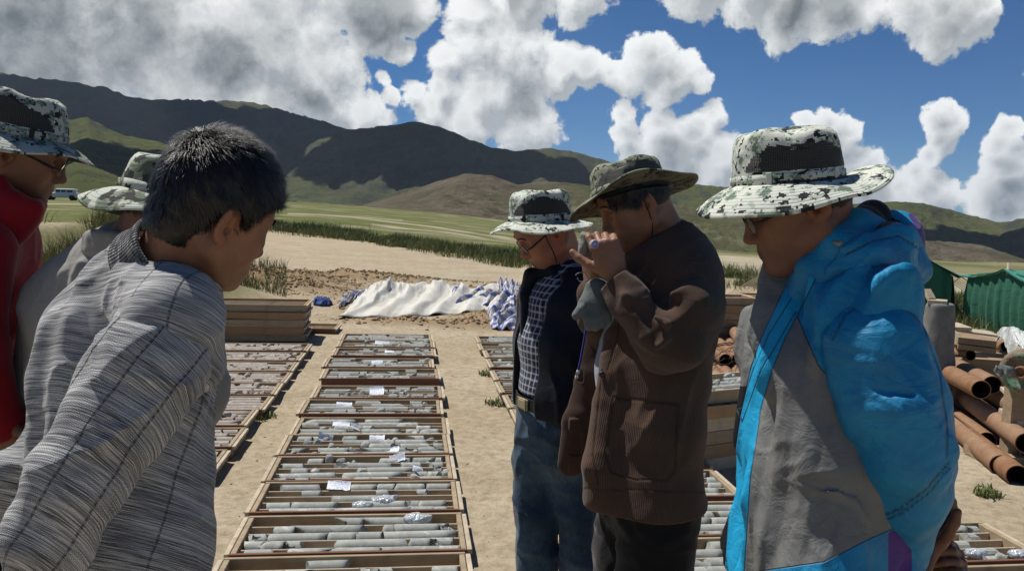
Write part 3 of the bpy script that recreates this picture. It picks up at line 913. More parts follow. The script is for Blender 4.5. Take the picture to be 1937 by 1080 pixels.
def frame(yaw, pitch=0.0, roll=0.0):
    """columns: forward, left, up; yaw from +X, pitch nods down, roll tips the crown to the left"""
    f = np.array([math.cos(yaw), math.sin(yaw), 0.]); l = np.array([-math.sin(yaw), math.cos(yaw), 0.]); u = np.array([0, 0, 1.])
    c, s = math.cos(pitch), math.sin(pitch)
    f2 = f * c - u * s; u2 = u * c + f * s
    c, s = math.cos(roll), math.sin(roll)
    l2 = l * c - u2 * s; u3 = u2 * c + l * s
    return np.stack([f2, l2, u3], 1)

def skin_mat(name, c1, c2):
    def f(nt, b):
        o = nt.obj()
        n = nt.noise(o, 28, 5, 0.6); n2 = nt.noise(o, 420, 3, 0.6)
        c = nt.mix(nt.maprange(n, 0.3, 0.7), c1, c2)
        c = nt.mix(nt.attr('lip', 'Fac'), c, (c1[0] * 0.80, c1[1] * 0.48, c1[2] * 0.50))
        c = nt.mix(nt.math('MULTIPLY', nt.attr('flush', 'Fac'), 0.5), c, (c2[0] * 1.05, c2[1] * 0.70, c2[2] * 0.66))
        c = nt.mix(nt.math('MULTIPLY', nt.attr('stubble', 'Fac'), nt.maprange(n2, 0.35, 0.65, 0.05, 0.32)), c, (0.07, 0.05, 0.045))
        setin(nt, b, 'Base Color', c); setin(nt, b, 'Roughness', nt.maprange(n, 0.3, 0.7, 0.42, 0.62)); b.inputs['Specular IOR Level'].default_value = 0.35
        b.inputs['Subsurface Weight'].default_value = 0.06; b.inputs['Subsurface Radius'].default_value = (1.0, 0.35, 0.2); b.inputs['Subsurface Scale'].default_value = 0.006
        h = nt.math('ADD', nt.math('MULTIPLY', n2, 0.35), nt.math('MULTIPLY', nt.noise(o, 110, 4, 0.6), 0.6))
        setin(nt, b, 'Normal', nt.bump(h, 0.6, 0.0022))
    return mat(name, f)

def head_sdf(c, Rf, s=1.0, nose=1.0, chin=1.0, full=1.0, jaw=1.0, neck_to=None, neck_r=0.056, nape=None):
    c = np.asarray(c, float)
    def pt(x, y, z): return c + Rf @ (np.array([x, y, z]) * s)
    S = SDF()
    def E(ctr, r, k, mode='u', R2=None):
        S.ell(pt(*ctr), np.array(r) * s, Rf if R2 is None else Rf @ R2, k * s, mode)
    def C(a, b, r1, r2, k, mode='u'):
        S.rc(pt(*a), pt(*b), r1 * s, r2 * s, k * s, mode=mode)
    E((-0.012, 0, 0.034), (0.094, 0.076, 0.086), 0)
    E((0.020, 0, 0.020), (0.066, 0.069, 0.066), 0.03)
    E((0.026, 0, -0.035), (0.058, 0.058 * full, 0.070), 0.035)
    for y in (1, -1):
        C((-0.004, 0.056 * jaw, -0.052), (0.060, 0.020 * jaw, -0.094), 0.020, 0.018, 0.030)   # jaw line
        E((0.056, 0.043 * full * 1, -0.018), (0.022, 0.020, 0.018), 0.030) if y == 1 else E((0.056, -0.043 * full, -0.018), (0.022, 0.020, 0.018), 0.030)
        if y == -1: C((-0.004, -0.056 * jaw, -0.052), (0.060, -0.020 * jaw, -0.094), 0.020, 0.018, 0.030)
        C((0.050, y * 0.034, -0.050), (0.068, y * 0.022, -0.068), 0.024 * full, 0.018, 0.026)  # cheek toward the mouth
        C((0.077, y * 0.014, 0.024), (0.062, y * 0.046, 0.024), 0.0125, 0.010, 0.018)          # brow
    E((0.0785, 0, -0.1000), (0.0185 * chin, 0.022, 0.0165), 0.020)                                # chin
    E((0.062, 0, -0.066), (0.033, 0.031, 0.030), 0.022)                                       # muzzle
    for y in (1, -1):
        E((0.094, y * 0.032, 0.003), (0.020, 0.021, 0.015), 0.016, 's')                       # socket
        E((0.0655, y * 0.031, 0.001), (0.0155, 0.0165, 0.0145), 0.006)                        # lidded eye
        C((0.081, y * 0.020, 0.0095), (0.0735, y * 0.044, 0.0075), 0.0018, 0.0018, 0.003, 's')   # fold above the lid
    # nose
    C((0.080, 0, 0.016), (0.101 * nose + 0.001, 0, -0.030), 0.0085, 0.0100, 0.014)
    E((0.103 * nose, 0, -0.034), (0.0115, 0.0120, 0.0100), 0.007)
    for y in (1, -1):
        E((0.092, y * 0.0125, -0.038), (0.0125, 0.0078, 0.0088), 0.006)
        E((0.099, y * 0.0065, -0.0465), (0.0055, 0.0035, 0.0035), 0.002, 's')
    # lips
    C((0.0905, 0.004, -0.0625), (0.080, 0.020, -0.0665), 0.0062, 0.0035, 0.006)
    C((0.0905, -0.004, -0.0625), (0.080, -0.020, -0.0665), 0.0062, 0.0035, 0.006)
    C((0.0885, 0.006, -0.0745), (0.080, 0.017, -0.0715), 0.0068, 0.0040, 0.006)
    C((0.0885, -0.006, -0.0745), (0.080, -0.017, -0.0715), 0.0068, 0.0040, 0.006)
    C((0.0985, 0, -0.0685), (0.0815, 0.024, -0.0700), 0.0013, 0.0009, 0.003, 's')
    C((0.0985, 0, -0.0685), (0.0815, -0.024, -0.0700), 0.0013, 0.0009, 0.003, 's')
    C((0.0955, 0.006, -0.0855), (0.0955, -0.006, -0.0855), 0.0028, 0.0028, 0.009, 's')             # dip above the chin
    # ears
    for y in (1, -1):
        A = rotz(-y * 0.42) @ roty(0.16)
        E((-0.015, y * 0.0815, -0.005), (0.0185, 0.0060, 0.0325), 0.004, R2=A)
        E((-0.009, y * 0.0765, -0.030), (0.0095, 0.0070, 0.0115), 0.008, R2=A)
        E((-0.0115, y * 0.0880, -0.001), (0.0120, 0.0060, 0.0240), 0.002, 's', R2=A)
        E((-0.006, y * 0.0840, -0.014), (0.0075, 0.0100, 0.0085), 0.003, 's', R2=A)
        C((-0.014, y * 0.0840, 0.014), (-0.0185, y * 0.0850, -0.010), 0.0026, 0.0026, 0.003)
        C((0.0035, y * 0.077, -0.012), (0.0035, y * 0.075, -0.020), 0.0045, 0.004, 0.004)
    # neck
    if neck_to is not None:
        nt_ = np.asarray(neck_to, float)
        S.rc(pt(-0.032, 0, -0.030), nt_, neck_r * s * 0.93, neck_r * s * 1.08, 0.030 * s)
        S.rc(pt(0.006, 0, -0.072), nt_ + Rf[:, 0] * 0.010, 0.036 * s, neck_r * s * 0.85, 0.030 * s)
    return S, pt

def head_mesh(c, Rf, s, h=0.0027, **kw):
    S, pt = head_sdf(c, Rf, s, **kw)
    V, F = sdf_mesh(S, h)
    q = (V - np.asarray(c)) @ Rf / s
    x, y, z = q.T
    lip = np.exp(-(((z + 0.0685) / 0.0085) ** 4)) * np.exp(-((np.abs(y) / 0.021) ** 6)) * (x > 0.075)
    flush = np.exp(-(((y.__abs__() - 0.042) / 0.02) ** 2) - ((z + 0.018) / 0.022) ** 2) * (x > 0.03) + np.exp(-((y / 0.014) ** 2) - ((z + 0.034) / 0.014) ** 2) * (x > 0.08) + 0.8 * (np.abs(y) > 0.076) * (x < 0.02) * (x > -0.04) * (np.abs(z) < 0.05)
    stub = smooth(-z, 0.048, 0.075) * smooth(x, 0.015, 0.05) * (1 - lip) * smooth(z, -0.12, -0.10)
    return S, pt, V, F, {'lip': lip, 'flush': np.clip(flush, 0, 1), 'stubble': stub}

def snap(S, p, d):
    """slide p against direction d until it meets the surface"""
    p = np.asarray(p, np.float32); d = np.asarray(N3(d), np.float32)
    t = np.linspace(0, 0.06, 241)[:, None].astype(np.float32); q = p - d * t
    v = S(q); b = np.where(v < 0)[0]
    return q[b[0]] if len(b) else p

def hair_mat(name, c1, c2):
    def f(nt, b):
        n = nt.noise(nt.obj(), 130, 4, 0.6)
        setin(nt, b, 'Base Color', nt.mix(nt.maprange(n, 0.35, 0.7), c1, c2)); b.inputs['Roughness'].default_value = 0.42
        b.inputs['Specular IOR Level'].default_value = 0.5
        setin(nt, b, 'Normal', nt.bump(nt.noise(nt.mapping(nt.obj(), (1, 1, 0.25)), 900, 2, 0.5), 0.6, 0.0015))
    return mat(name, f)

def face_details(S, pt, Rf, s, root, hairm, brow=True):
    f = Rf[:, 0]
    for y in (1, -1):
        # eyebrow: short hairs laid along the brow
        mb = MB()
        rs = np.random.RandomState(5)
        for k in range(46):
            t = k / 45; yy = y * (0.014 + 0.036 * t); zz = 0.0275 + 0.005 * math.sin(t * PI) - 0.004 * t + rs.randn() * 0.0014
            p = snap(S, pt(0.10, yy, zz), f)
            d = Rf @ np.array([-0.25 * t, y * 0.9, 0.35 * (1 - t) - 0.12]) * (0.008 + 0.003 * rs.rand()) * s
            mb.tube([p + f * 0.0002, p + d * .5 + f * 0.0016, p + d + f * 0.0006], [0.0007 * s, 0.0007 * s, 0.0002 * s], 3, cap=False)
        adopt(mb.build('eyebrow', hairm), root)
        # lash line of the lowered lid
        mb = MB(); pts = []
        for k in range(9):
            t = k / 8; yy = y * (0.019 + 0.025 * t); zz = -0.0065 - 0.0022 * math.sin(t * PI) + 0.002 * t
            pts.append(snap(S, pt(0.10, yy, zz), f) + f * 0.0002)
        mb.tube(pts, [0.0004 * s] + [0.0010 * s] * 7 + [0.0004 * s], 5)
        adopt(mb.build('eyelashes', hairm), root)

HL = ([-0.075, -0.05, -0.02, 0.0, 0.02, 0.04, 0.06, 0.10, 0.14], [-0.055, -0.040, -0.026, 0.006, 0.014, 0.030, 0.064, 0.088, 0.095])
def hair_mesh(c, Rf, s, root, m, thick=0.007, top=0.0, strands=9000, length=0.022, flow=(1, 0, 0.2), lift=0.35, low=-0.055, seed=1, hl=HL, spread=0.35, width=0.00055, whorl=None, h=0.0032, nape=False):
    c = np.asarray(c, float)
    S = SDF()
    S.ell(c + Rf @ (np.array([-0.014, 0, 0.034]) * s), (np.array([0.094, 0.076, 0.086]) + thick) * s, Rf)
    if nape: S.ell(c + Rf @ (np.array([-0.058, 0, -0.040]) * s), np.array([0.042, 0.050, 0.058]) * s, Rf, k=0.03)
    if top > 0: S.ell(c + Rf @ (np.array([-0.002, 0, 0.050]) * s), np.array([0.093, 0.074, 0.078 + top]) * s, Rf, k=0.03)
    Rf32 = Rf.astype(np.float32); c32 = c.astype(np.float32)
    def cut(p):
        q = (p - c32) @ Rf32 / s
        x, y, z = q[..., 0], q[..., 1], q[..., 2]
        xl = np.interp(z, *hl).astype(np.float32) + 0.004 * np.sin(z * 260) * (np.abs(y) > 0.04)
        a = x - xl
        b = (low - z) * 0.9
        e = 0.021 - np.sqrt((x + 0.012) ** 2 + ((z + 0.004) * 0.72) ** 2)
        e = np.where(np.abs(y) > 0.05, e, -1)
        return np.maximum(np.maximum(a, b), e) * s * 0.8
    S.add(cut, 0.006, 'i2')
    base = S.__call__
    def full(p):
        d = None
        for mode, f, k in S.ops:
            if mode == 'u': q = f(p); d = q if d is None else smin(d, q, k)
            elif mode == 'i2': d = np.maximum(d, f(p))
        return d + 0.0012 * vnoise(p * 260, 3)
    lo = c - 0.16 * s; hi = c + 0.17 * s
    V, F = polygonise(full, lo, hi, h)
    # strands
    rs = np.random.RandomState(seed)
    nrm = np.zeros_like(V); a_, b_, d_ = V[F[:, 0]], V[F[:, 1]], V[F[:, 2]]
    fn = np.cross(b_ - a_, d_ - a_)
    for k in range(4): np.add.at(nrm, F[:, k], fn)
    nrm /= np.linalg.norm(nrm, axis=1, keepdims=True) + 1e-12
    q = (V - c) @ Rf / s; ql = nrm @ Rf
    outer = ((((q - np.array([-0.014, 0, 0.034])) / (np.array([0.094, 0.076, 0.086]) + thick)) ** 2).sum(1) > 0.90) & (ql[:, 0] < 0.95)
    if root.name in HATS:
        hc, hR, hs = HATS[root.name][:3]; outer &= ((V - hc) @ hR[:, 2] / hs) < -0.016
    idx = rs.choice(np.where(outer)[0], strands)
    p = V[idx] + rs.randn(strands, 3) * 0.0012; n = nrm[idx]; qq = q[idx]
    if whorl is not None:
        fl = qq - np.array(whorl); fl /= np.linalg.norm(fl, axis=1, keepdims=True) + 1e-6
        fl = fl + np.array(flow) * 0.4
    else: fl = np.repeat(np.array([flow], float), strands, 0)
    fl = fl @ Rf.T
    cl = np.stack([vnoise(p * 75, 11 + k) for k in range(3)], 1)
    d = fl - (fl * n).sum(1, keepdims=True) * n
    d /= np.linalg.norm(d, axis=1, keepdims=True) + 1e-6
    L = (length * s * (0.5 + 0.7 * rs.rand(strands)))
    if callable(lift): lf = lift(qq)
    else: lf = np.full(strands, lift)
    edge = np.clip((qq[:, 2] - low) / 0.06, 0.25, 1)
    L = (L * edge)[:, None]
    d1 = d + n * lf[:, None] + cl * spread + rs.randn(strands, 3) * 0.12; d1 /= np.linalg.norm(d1, axis=1, keepdims=True)
    d2 = d1 + d * 0.5 - n * 0.25; d2 /= np.linalg.norm(d2, axis=1, keepdims=True)
    sd = np.cross(d1, n); sd /= np.linalg.norm(sd, axis=1, keepdims=True) + 1e-6
    w = width * s
    p0 = p - n * 0.001; p1 = p0 + d1 * L * .55; p2 = p1 + d2 * L * .5
    SV = np.stack([p0 - sd * w, p0 + sd * w, p1 - sd * w * .8, p1 + sd * w * .8, p2], 1).reshape(-1, 3)
    b = np.arange(strands)[:, None] * 5
    SF = np.concatenate([b + [0, 1, 3, 2], b + [2, 3, 4, 4]], 0)
    nV = len(V)
    F2 = [list(map(int, r)) for r in F] 
    quads = b + [0, 1, 3, 2]; tris = b + [2, 3, 4]
    # one mesh: shell and hairs
    T = np.concatenate([np.stack([F[:, 0], F[:, 1], F[:, 2]], 1), np.stack([F[:, 0], F[:, 2], F[:, 3]], 1),
                        b + nV + [0, 1, 3], b + nV + [0, 3, 2], b + nV + [2, 3, 4]], 0)
    return part('hair', under_hat(np.concatenate([V, SV]), root.name), T, m, root)

# ---------------------------------------------------------------- hats
def camo_mat(name, cols, block=0.0030, digital=True, sc=34.0, thr=(0.585, 0.33)):
    def f(nt, b):
        st = nt.attr('st')
        if digital:
            v = nt.vm('SNAP', st, (block, block, block))
        else: v = st
        n = nt.noise(v, sc, 3.0, 0.55, 0.3); n2 = nt.noise(nt.vm('ADD', v, (3.1, 1.7, 0.2)), sc * 1.6, 3.0, 0.6)
        c = nt.mix(nt.math('GREATER_THAN', n, 0.52), cols[0], cols[1])
        c = nt.mix(nt.math('GREATER_THAN', n2, thr[0]), c, cols[2])
        c = nt.mix(nt.math('GREATER_THAN', nt.math('ADD', n, nt.math('MULTIPLY', n2, -0.55)), thr[1]), c, cols[3])
        setin(nt, b, 'Base Color', c); b.inputs['Roughness'].default_value = 0.85
        sx = nt.sep(st)
        ring = nt.math('POWER', nt.math('ABSOLUTE', nt.math('SINE', nt.math('MULTIPLY', nt.attr('ring', 'Fac'), 400.0))), 0.4)
        h = nt.math('ADD', nt.math('MULTIPLY', ring, 0.7), nt.math('MULTIPLY', nt.noise(st, 55, 5, 0.6), 1.5))
        setin(nt, b, 'Normal', nt.bump(h, 0.7, 0.0022))
    return mat(name, f)
HATS = {}
def under_hat(V, key, tight=1.0):
    """what a hat covers is pressed inside its crown and below its brim"""
    if key not in HATS: return V
    c, Rh, s, brim, droop, height = HATS[key]
    q = (np.asarray(V, float) - c) @ Rh / s
    A, B_ = 0.102, 0.088
    r = np.sqrt((q[:, 0] / A) ** 2 + (q[:, 1] / B_) ** 2) + 1e-9
    z = q[:, 2]
    lim = np.where(z > -0.014, 0.945 - 0.09 * smooth(z, 0.03, 0.07) - 0.35 * smooth(z, 0.07, 0.10), 9.0) * tight
    ins = r < 1.12
    k = np.where((r > lim) & (ins | (z > 0.012)), lim / r, 1.0)
    q[:, 0] *= k; q[:, 1] *= k
    q[:, 2] = np.where((z > 0) & (r < 1.6), np.minimum(z, height * 0.93 * tight - 0.02 * np.clip(r, 0, 1) ** 4), z)
    t = np.arctan2(q[:, 1] / B_, q[:, 0] / A); dr = np.array([droop(a) for a in t])
    out = (r > 1.0) & (k == 1.0); L = np.maximum(np.hypot(q[:, 0], q[:, 1]) * (1 - 1 / r), 0)
    zl = -np.tan(np.maximum(dr, 0) * 0.85) * L - 0.009 + np.minimum(dr, 0) * 0 
    q[:, 2] = np.where(out & (q[:, 2] > zl) & (q[:, 2] < 0.06), zl, q[:, 2])
    return c + (q * s) @ Rh.T
def netting_mat():
    def f(nt, b):
        st = nt.attr('st')
        v = nt.vor(nt.mapping(st, (1, 1.6, 1)), 260.0, 'F1', rand=0.15)
        hole = nt.maprange(v, 0.30, 0.42)
        setin(nt, b, 'Base Color', nt.mix(hole, (0.012, 0.013, 0.012), (0.05, 0.052, 0.046))); b.inputs['Roughness'].default_value = 0.55
        setin(nt, b, 'Normal', nt.bump(v, 0.9, 0.002))
    return mat('netting_black', f)

def hat(root, c, Rh, m, under, s=1.0, brim=0.072, droop=None, wave=0.006, seed=0, height=0.088, ext=0.0, arch=1.0, dent=0.0):
    """crown base centre c, axes Rh (forward, left, up)"""
    H = empty('sun_hat', (0, 0, 0)); adopt(H, root)
    H.location = (0, 0, 0)
    c = np.asarray(c, float); n = 112
    HATS[root.name] = (c, Rh, s, brim, droop or (lambda t: 0.45), height)
    th = np.linspace(0, 2 * PI, n, endpoint=False)
    if droop is None: droop = lambda t: 0.45
    A, B_ = 0.102, 0.088
    # crown: profile (radius factor, height)
    prof = [(1.0, 0.0), (1.0, 0.011), (0.995, 0.022), (0.992, 0.026), (0.988, 0.030), (0.985, 0.034), (0.980, 0.038), (0.975, 0.042), (0.97, 0.046), (0.965, 0.050), (0.960, 0.054), (0.955, 0.058), (0.948, 0.062), (0.942, 0.066), (0.932, 0.070), (0.90, 0.078), (0.85, 0.0845), (0.77, 0.088), (0.6, 0.090), (0.35, 0.0915), (0.12, 0.092), (0.0, 0.092)]
    V = []; st = []
    for i, (r, z) in enumerate(prof):
        for k, t in enumerate(th):
            lump = 1 + 0.018 * math.sin(3 * t + seed) * (z / 0.09) + 0.012 * math.sin(7 * t + seed * 2.1)
            zz = z * height / 0.092 + 0.004 * math.sin(2 * t + seed) * (z / 0.09) - dent * 0.012 * math.exp(-((r) / 0.5) ** 2)
            zz += 0.0035 * math.sin(5 * t + 1.3 * seed + 30 * z) * (z > 0.06)
            V.append((A * r * lump * math.cos(t), B_ * r * lump * math.sin(t), zz)); st.append((t * 0.095, z if r > 0.8 else 0.09 + (0.85 - r) * 0.09, seed * 0.37))
    V = np.array(V); V = V + 0.0022 * np.stack([fbm(V * 42 + seed * 5, 3, 90 + q) for q in range(3)], 1)
    F = []; mi = []
    for i in range(len(prof) - 1):
        for k in range(n):
            F.append([i * n + k, i * n + (k + 1) % n, (i + 1) * n + (k + 1) % n, (i + 1) * n + k])
    F = np.array(F); 
    ctr = V[F].mean(1); tt = np.arctan2(ctr[:, 1] / B_, ctr[:, 0] / A); side = np.abs(np.abs(tt) - PI / 2)
    i_ = np.arange(len(F)) // n
    zc = np.array([(prof[q][1] + prof[q + 1][1]) / 2 for q in range(len(prof) - 1)])[i_]
    ztop = 0.022 + 0.047 * arch * np.sqrt(np.clip(1 - (side / 1.12) ** 2, 0, 1))
    net = (i_ >= 2) & (zc < ztop) & (i_ < 14)
    def W(v): return c + (v * s) @ Rh.T
    def put(name, mask, mm, raise_=0.0):
        Fm = F[mask]; u, inv = np.unique(Fm, return_inverse=True)
        o = mesh_np(name, W(V[u]), inv.reshape(-1, 4), mm, attrs={'st': np.array(st)[u], 'ring': np.zeros(len(u))})
        o.parent = H; return o
    put('crown', ~net, m); put('netting', net, netting_mat())
    # band round the crown foot, standing proud, with its loops
    mb = MB(); bv = []; bs = []
    for z, r in ((0.002, 1.012), (0.002, 1.03), (0.019, 1.028), (0.019, 1.008)):
        for t in th: 
            lump = 1 + 0.012 * math.sin(7 * t + seed * 2.1)
            bv.append((A * r * lump * math.cos(t), B_ * r * lump * math.sin(t), z)); bs.append((t * 0.095, z + 0.4, seed))
    bf = [[i * n + k, i * n + (k + 1) % n, (i + 1) * n + (k + 1) % n, (i + 1) * n + k] for i in range(3) for k in range(n)]
    o = mesh_np('band', W(np.array(bv)), np.array(bf), m, attrs={'st': np.array(bs), 'ring': np.zeros(len(bs))}, smooth=False); o.parent = H
    mb = MB()
    for t in (0.95, 2.2, -0.95, -2.2):
        p = np.array([A * 1.035 * math.cos(t), B_ * 1.035 * math.sin(t), 0.011]); R2 = rotz(t)
        mb.box(p, (0.004, 0.010, 0.022), R2, bevel=0.001)
    mb.V = [W(v) for v in mb.V]; o = mb.build('loop', under); o.parent = H
    # brim with its own thickness, rows of stitching, uneven hang
    nr = 12; Vt = []; Vb = []; sb = []; ring = []
    for j in range(nr + 1):
        u = j / nr
        for t in th:
            dr = droop(t)
            w = brim * (1 + 0.05 * math.sin(2 * t + seed))
            L = w * u
            ang = dr * (0.55 + 0.45 * u) if dr > 0 else dr
            wz = wave * u * u * (math.sin(3 * t + seed * 1.7) + 0.6 * math.sin(5 * t + seed * 3.1))
            rr = L * math.cos(ang); zz = -L * math.sin(ang) + wz
            ce, se = math.cos(t), math.sin(t)
            Vt.append(((A + rr) * ce, (B_ + rr) * se, zz + 0.0025)); Vb.append(((A + rr) * ce, (B_ + rr) * se, zz - 0.0012))
            sb.append((t * 0.13, u * brim + 0.7, seed * .9)); ring.append(L)
    N_ = (nr + 1) * n
    Ft = [[j * n + k, (j + 1) * n + k, (j + 1) * n + (k + 1) % n, j * n + (k + 1) % n] for j in range(nr) for k in range(n)]
    Fb = [[N_ + a for a in f[::-1]] for f in Ft]
    Fe = [[nr * n + k, N_ + nr * n + k, N_ + nr * n + (k + 1) % n, nr * n + (k + 1) % n] for k in range(n)]
    Vv = np.array(Vt + Vb); at = {'st': np.array(sb + sb), 'ring': np.array(ring + ring)}
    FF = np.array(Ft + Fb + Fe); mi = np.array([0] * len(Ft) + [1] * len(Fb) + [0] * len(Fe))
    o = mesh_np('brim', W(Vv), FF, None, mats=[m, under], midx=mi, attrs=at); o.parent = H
    def brim_pt(t, u=1.0, dz=0.0):
        dr = droop(t); L = brim * u
        return W(np.array([(A + L * math.cos(dr)) * math.cos(t), (B_ + L * math.cos(dr)) * math.sin(t), -L * math.sin(dr) + dz]))
    return H, brim_pt

def glasses(root, pt, Rf, s, S, half=False, dx=0.0, drop=0.0):
    Gl = empty('glasses', (0, 0, 0)); adopt(Gl, root)
    def fm(nt, b): b.inputs['Base Color'].default_value = (0.012, 0.012, 0.014, 1); b.inputs['Roughness'].default_value = 0.25
    def gm(nt, b):
        b.inputs['Base Color'].default_value = (0.9, 0.95, 0.95, 1); b.inputs['Roughness'].default_value = 0.03; b.inputs['Transmission Weight'].default_value = 0.92; b.inputs['IOR'].default_value = 1.12
    fr = mat('spectacle_frame', fm); gl = mat('spectacle_lens', gm)
    mb = MB()
    for y in (1, -1):
        pts = []
        for k in range(22):
            a = 2 * PI * k / 22
            yy = y * (0.0325 + 0.0245 * math.cos(a)); zz = -0.004 - drop + 0.0165 * math.sin(a) * (1 - 0.12 * math.cos(a))
            xx = 0.098 + dx - 0.10 * max(abs(yy) - 0.012, 0) * 0.9
            pts.append(pt(xx, yy, zz))
        mb.tube(pts, [0.0013 * s if k < 11 else 0.0008 * s for k in range(22)], 6, closed=True)
        c0 = np.mean(pts, 0)
        V = np.array([c0] + pts); Fc = [[0, i + 1, (i + 1) % 22 + 1] for i in range(22)]
        o = mesh_np('lens', np.concatenate([V, V - Rf[:, 0] * 0.0012]), Fc + [[a + 23 for a in f[::-1]] for f in Fc], gl); o.parent = Gl
        # temple arm
        a0 = pts[1]; a1 = pt(0.080 + dx, y * 0.068, 0.002 - drop); a2 = pt(0.02, y * 0.0775, 0.006); a3 = pt(-0.012, y * 0.084, 0.010); a4 = pt(-0.034, y * 0.080, -0.010)
        mb.tube([a0, a1, a2, a3, a4], [0.0022 * s, 0.0028 * s, 0.0022 * s, 0.0018 * s, 0.0014 * s], 6)
    mb.tube([pt(0.0965 + dx, 0.0095, -0.001 - drop), pt(0.100 + dx, 0, 0.002 - drop), pt(0.0965 + dx, -0.0095, -0.001 - drop)], 0.0013 * s, 6)
    o = mb.build('frame', fr); o.parent = Gl
    return Gl

def path_st(V, pts, side):
    """coordinates on a sleeve, leg or body: (round, along, from axis)"""
    pts = np.asarray(pts, float); side = N3(side)
    if len(pts) > 2:
        for _ in range(3):
            q = np.repeat(pts, 2, 0)[:-1]; q[1::2] = (pts[:-1] + pts[1:]) / 2
            q[1:-1] = (q[:-2] + 2 * q[1:-1] + q[2:]) / 4; pts = q
    best = np.full(len(V), 1e9); st = np.zeros((len(V), 3)); acc = 0.0
    for i in range(len(pts) - 1):
        a, b = pts[i], pts[i + 1]; ab = b - a; L = np.linalg.norm(ab); t = ab / L
        h = np.clip((V - a) @ t, 0 if i else -1, L if i < len(pts) - 2 else L + 1)
        w = V - a - h[:, None] * t; d = np.linalg.norm(w, axis=1)
        e1 = N3(side - t * np.dot(side, t)); e2 = np.cross(t, e1)
        ang = np.arctan2(w @ e2, w @ e1)
        m = d < best; best[m] = d[m]
        st[m, 0] = ang[m] * 0.09; st[m, 1] = (acc + h)[m] - d[m] * 0.9; st[m, 2] = d[m]
        acc += L
    return st

def crumple(amp, freq, seed=0, n=5, axis=None, sharp=1.0):
    """flat facets meeting in sharp creases, as in stiff thin nylon"""
    rs = np.random.RandomState(seed); D = rs.randn(n, 3); D /= np.linalg.norm(D, axis=1, keepdims=True)
    if axis is not None: D = D - 0.7 * (D @ N3(axis))[:, None] * N3(axis)[None]
    D = (D * freq * (0.7 + 0.8 * rs.rand(n, 1))).astype(np.float32); ph = rs.rand(n).astype(np.float32); w_ = 0.5 + rs.rand(n)
    def f(p):
        w = vnoise(p * freq * 0.45, seed + 1) * 0.45; t = 0
        for k in range(n):
            x = p @ D[k] + ph[k] + w * (1 if k % 2 else -1); t = t + w_[k] * (np.abs(x - np.floor(x) - 0.5) * 4 - 1)
        m = 0.55 + 0.6 * vnoise(p * freq * 0.3, seed + 2)
        return (amp / n * t * m.clip(0.1, 1.2)).astype(np.float32)
    return f
def poly_sd(x, y, poly):
    """signed distance to a polygon, positive inside"""
    poly = np.asarray(poly, float); d = np.full(len(x), 1e9)
    for i in range(len(poly)):
        a, b = poly[i - 1], poly[i]; ab = b - a; L2 = (ab ** 2).sum() + 1e-9
        h = np.clip(((x - a[0]) * ab[0] + (y - a[1]) * ab[1]) / L2, 0, 1)
        d = np.minimum(d, np.hypot(x - a[0] - h * ab[0], y - a[1] - h * ab[1]))
    return np.where(inpoly(x, y, poly), d, -d)
def cloth_folds(amp, freq, axis, seed=0, stretch=0.25, warp=0.35):
    """soft folds running along axis"""
    axis = N3(axis); a = N3(np.cross(axis, [0.3, 0.1, 1.0])); b = np.cross(axis, a)
    M = np.stack([axis * stretch, a, b], 1).astype(np.float32) * freq
    def f(p):
        q = p @ M
        w = vnoise(p * (freq * 0.35), seed + 3)
        q = q + (w * warp * 3)[..., None] * np.array([0, 1, .6], np.float32)
        r = 1 - np.abs(vnoise(q, seed)) * 1.6
        return (-amp * (np.clip(r, 0, 1) ** 1.5 - 0.4) * (0.45 + 0.55 * (vnoise(p * freq * 0.22, seed + 9) + 0.4).clip(0, 1))).astype(np.float32)
    return f
# ------------------------------------------------------------------ people: bodies, hands, garments
def proj(V):
    q = (np.asarray(V) - CAM) @ RC
    return np.stack([968.5 + FX * q[:, 0] / -q[:, 2], 540.0 - FX * q[:, 1] / -q[:, 2], -q[:, 2]], 1)
def PP(*a): return np.array([P(*x) for x in a])
def inpoly(x, y, poly):
    poly = np.asarray(poly, float); ins = np.zeros(len(x), bool); j = len(poly) - 1
    for i in range(len(poly)):
        xi, yi = poly[i]; xj, yj = poly[j]
        ins ^= ((yi > y) != (yj > y)) & (x < (xj - xi) * (y - yi) / (yj - yi + 1e-9) + xi); j = i
    return ins

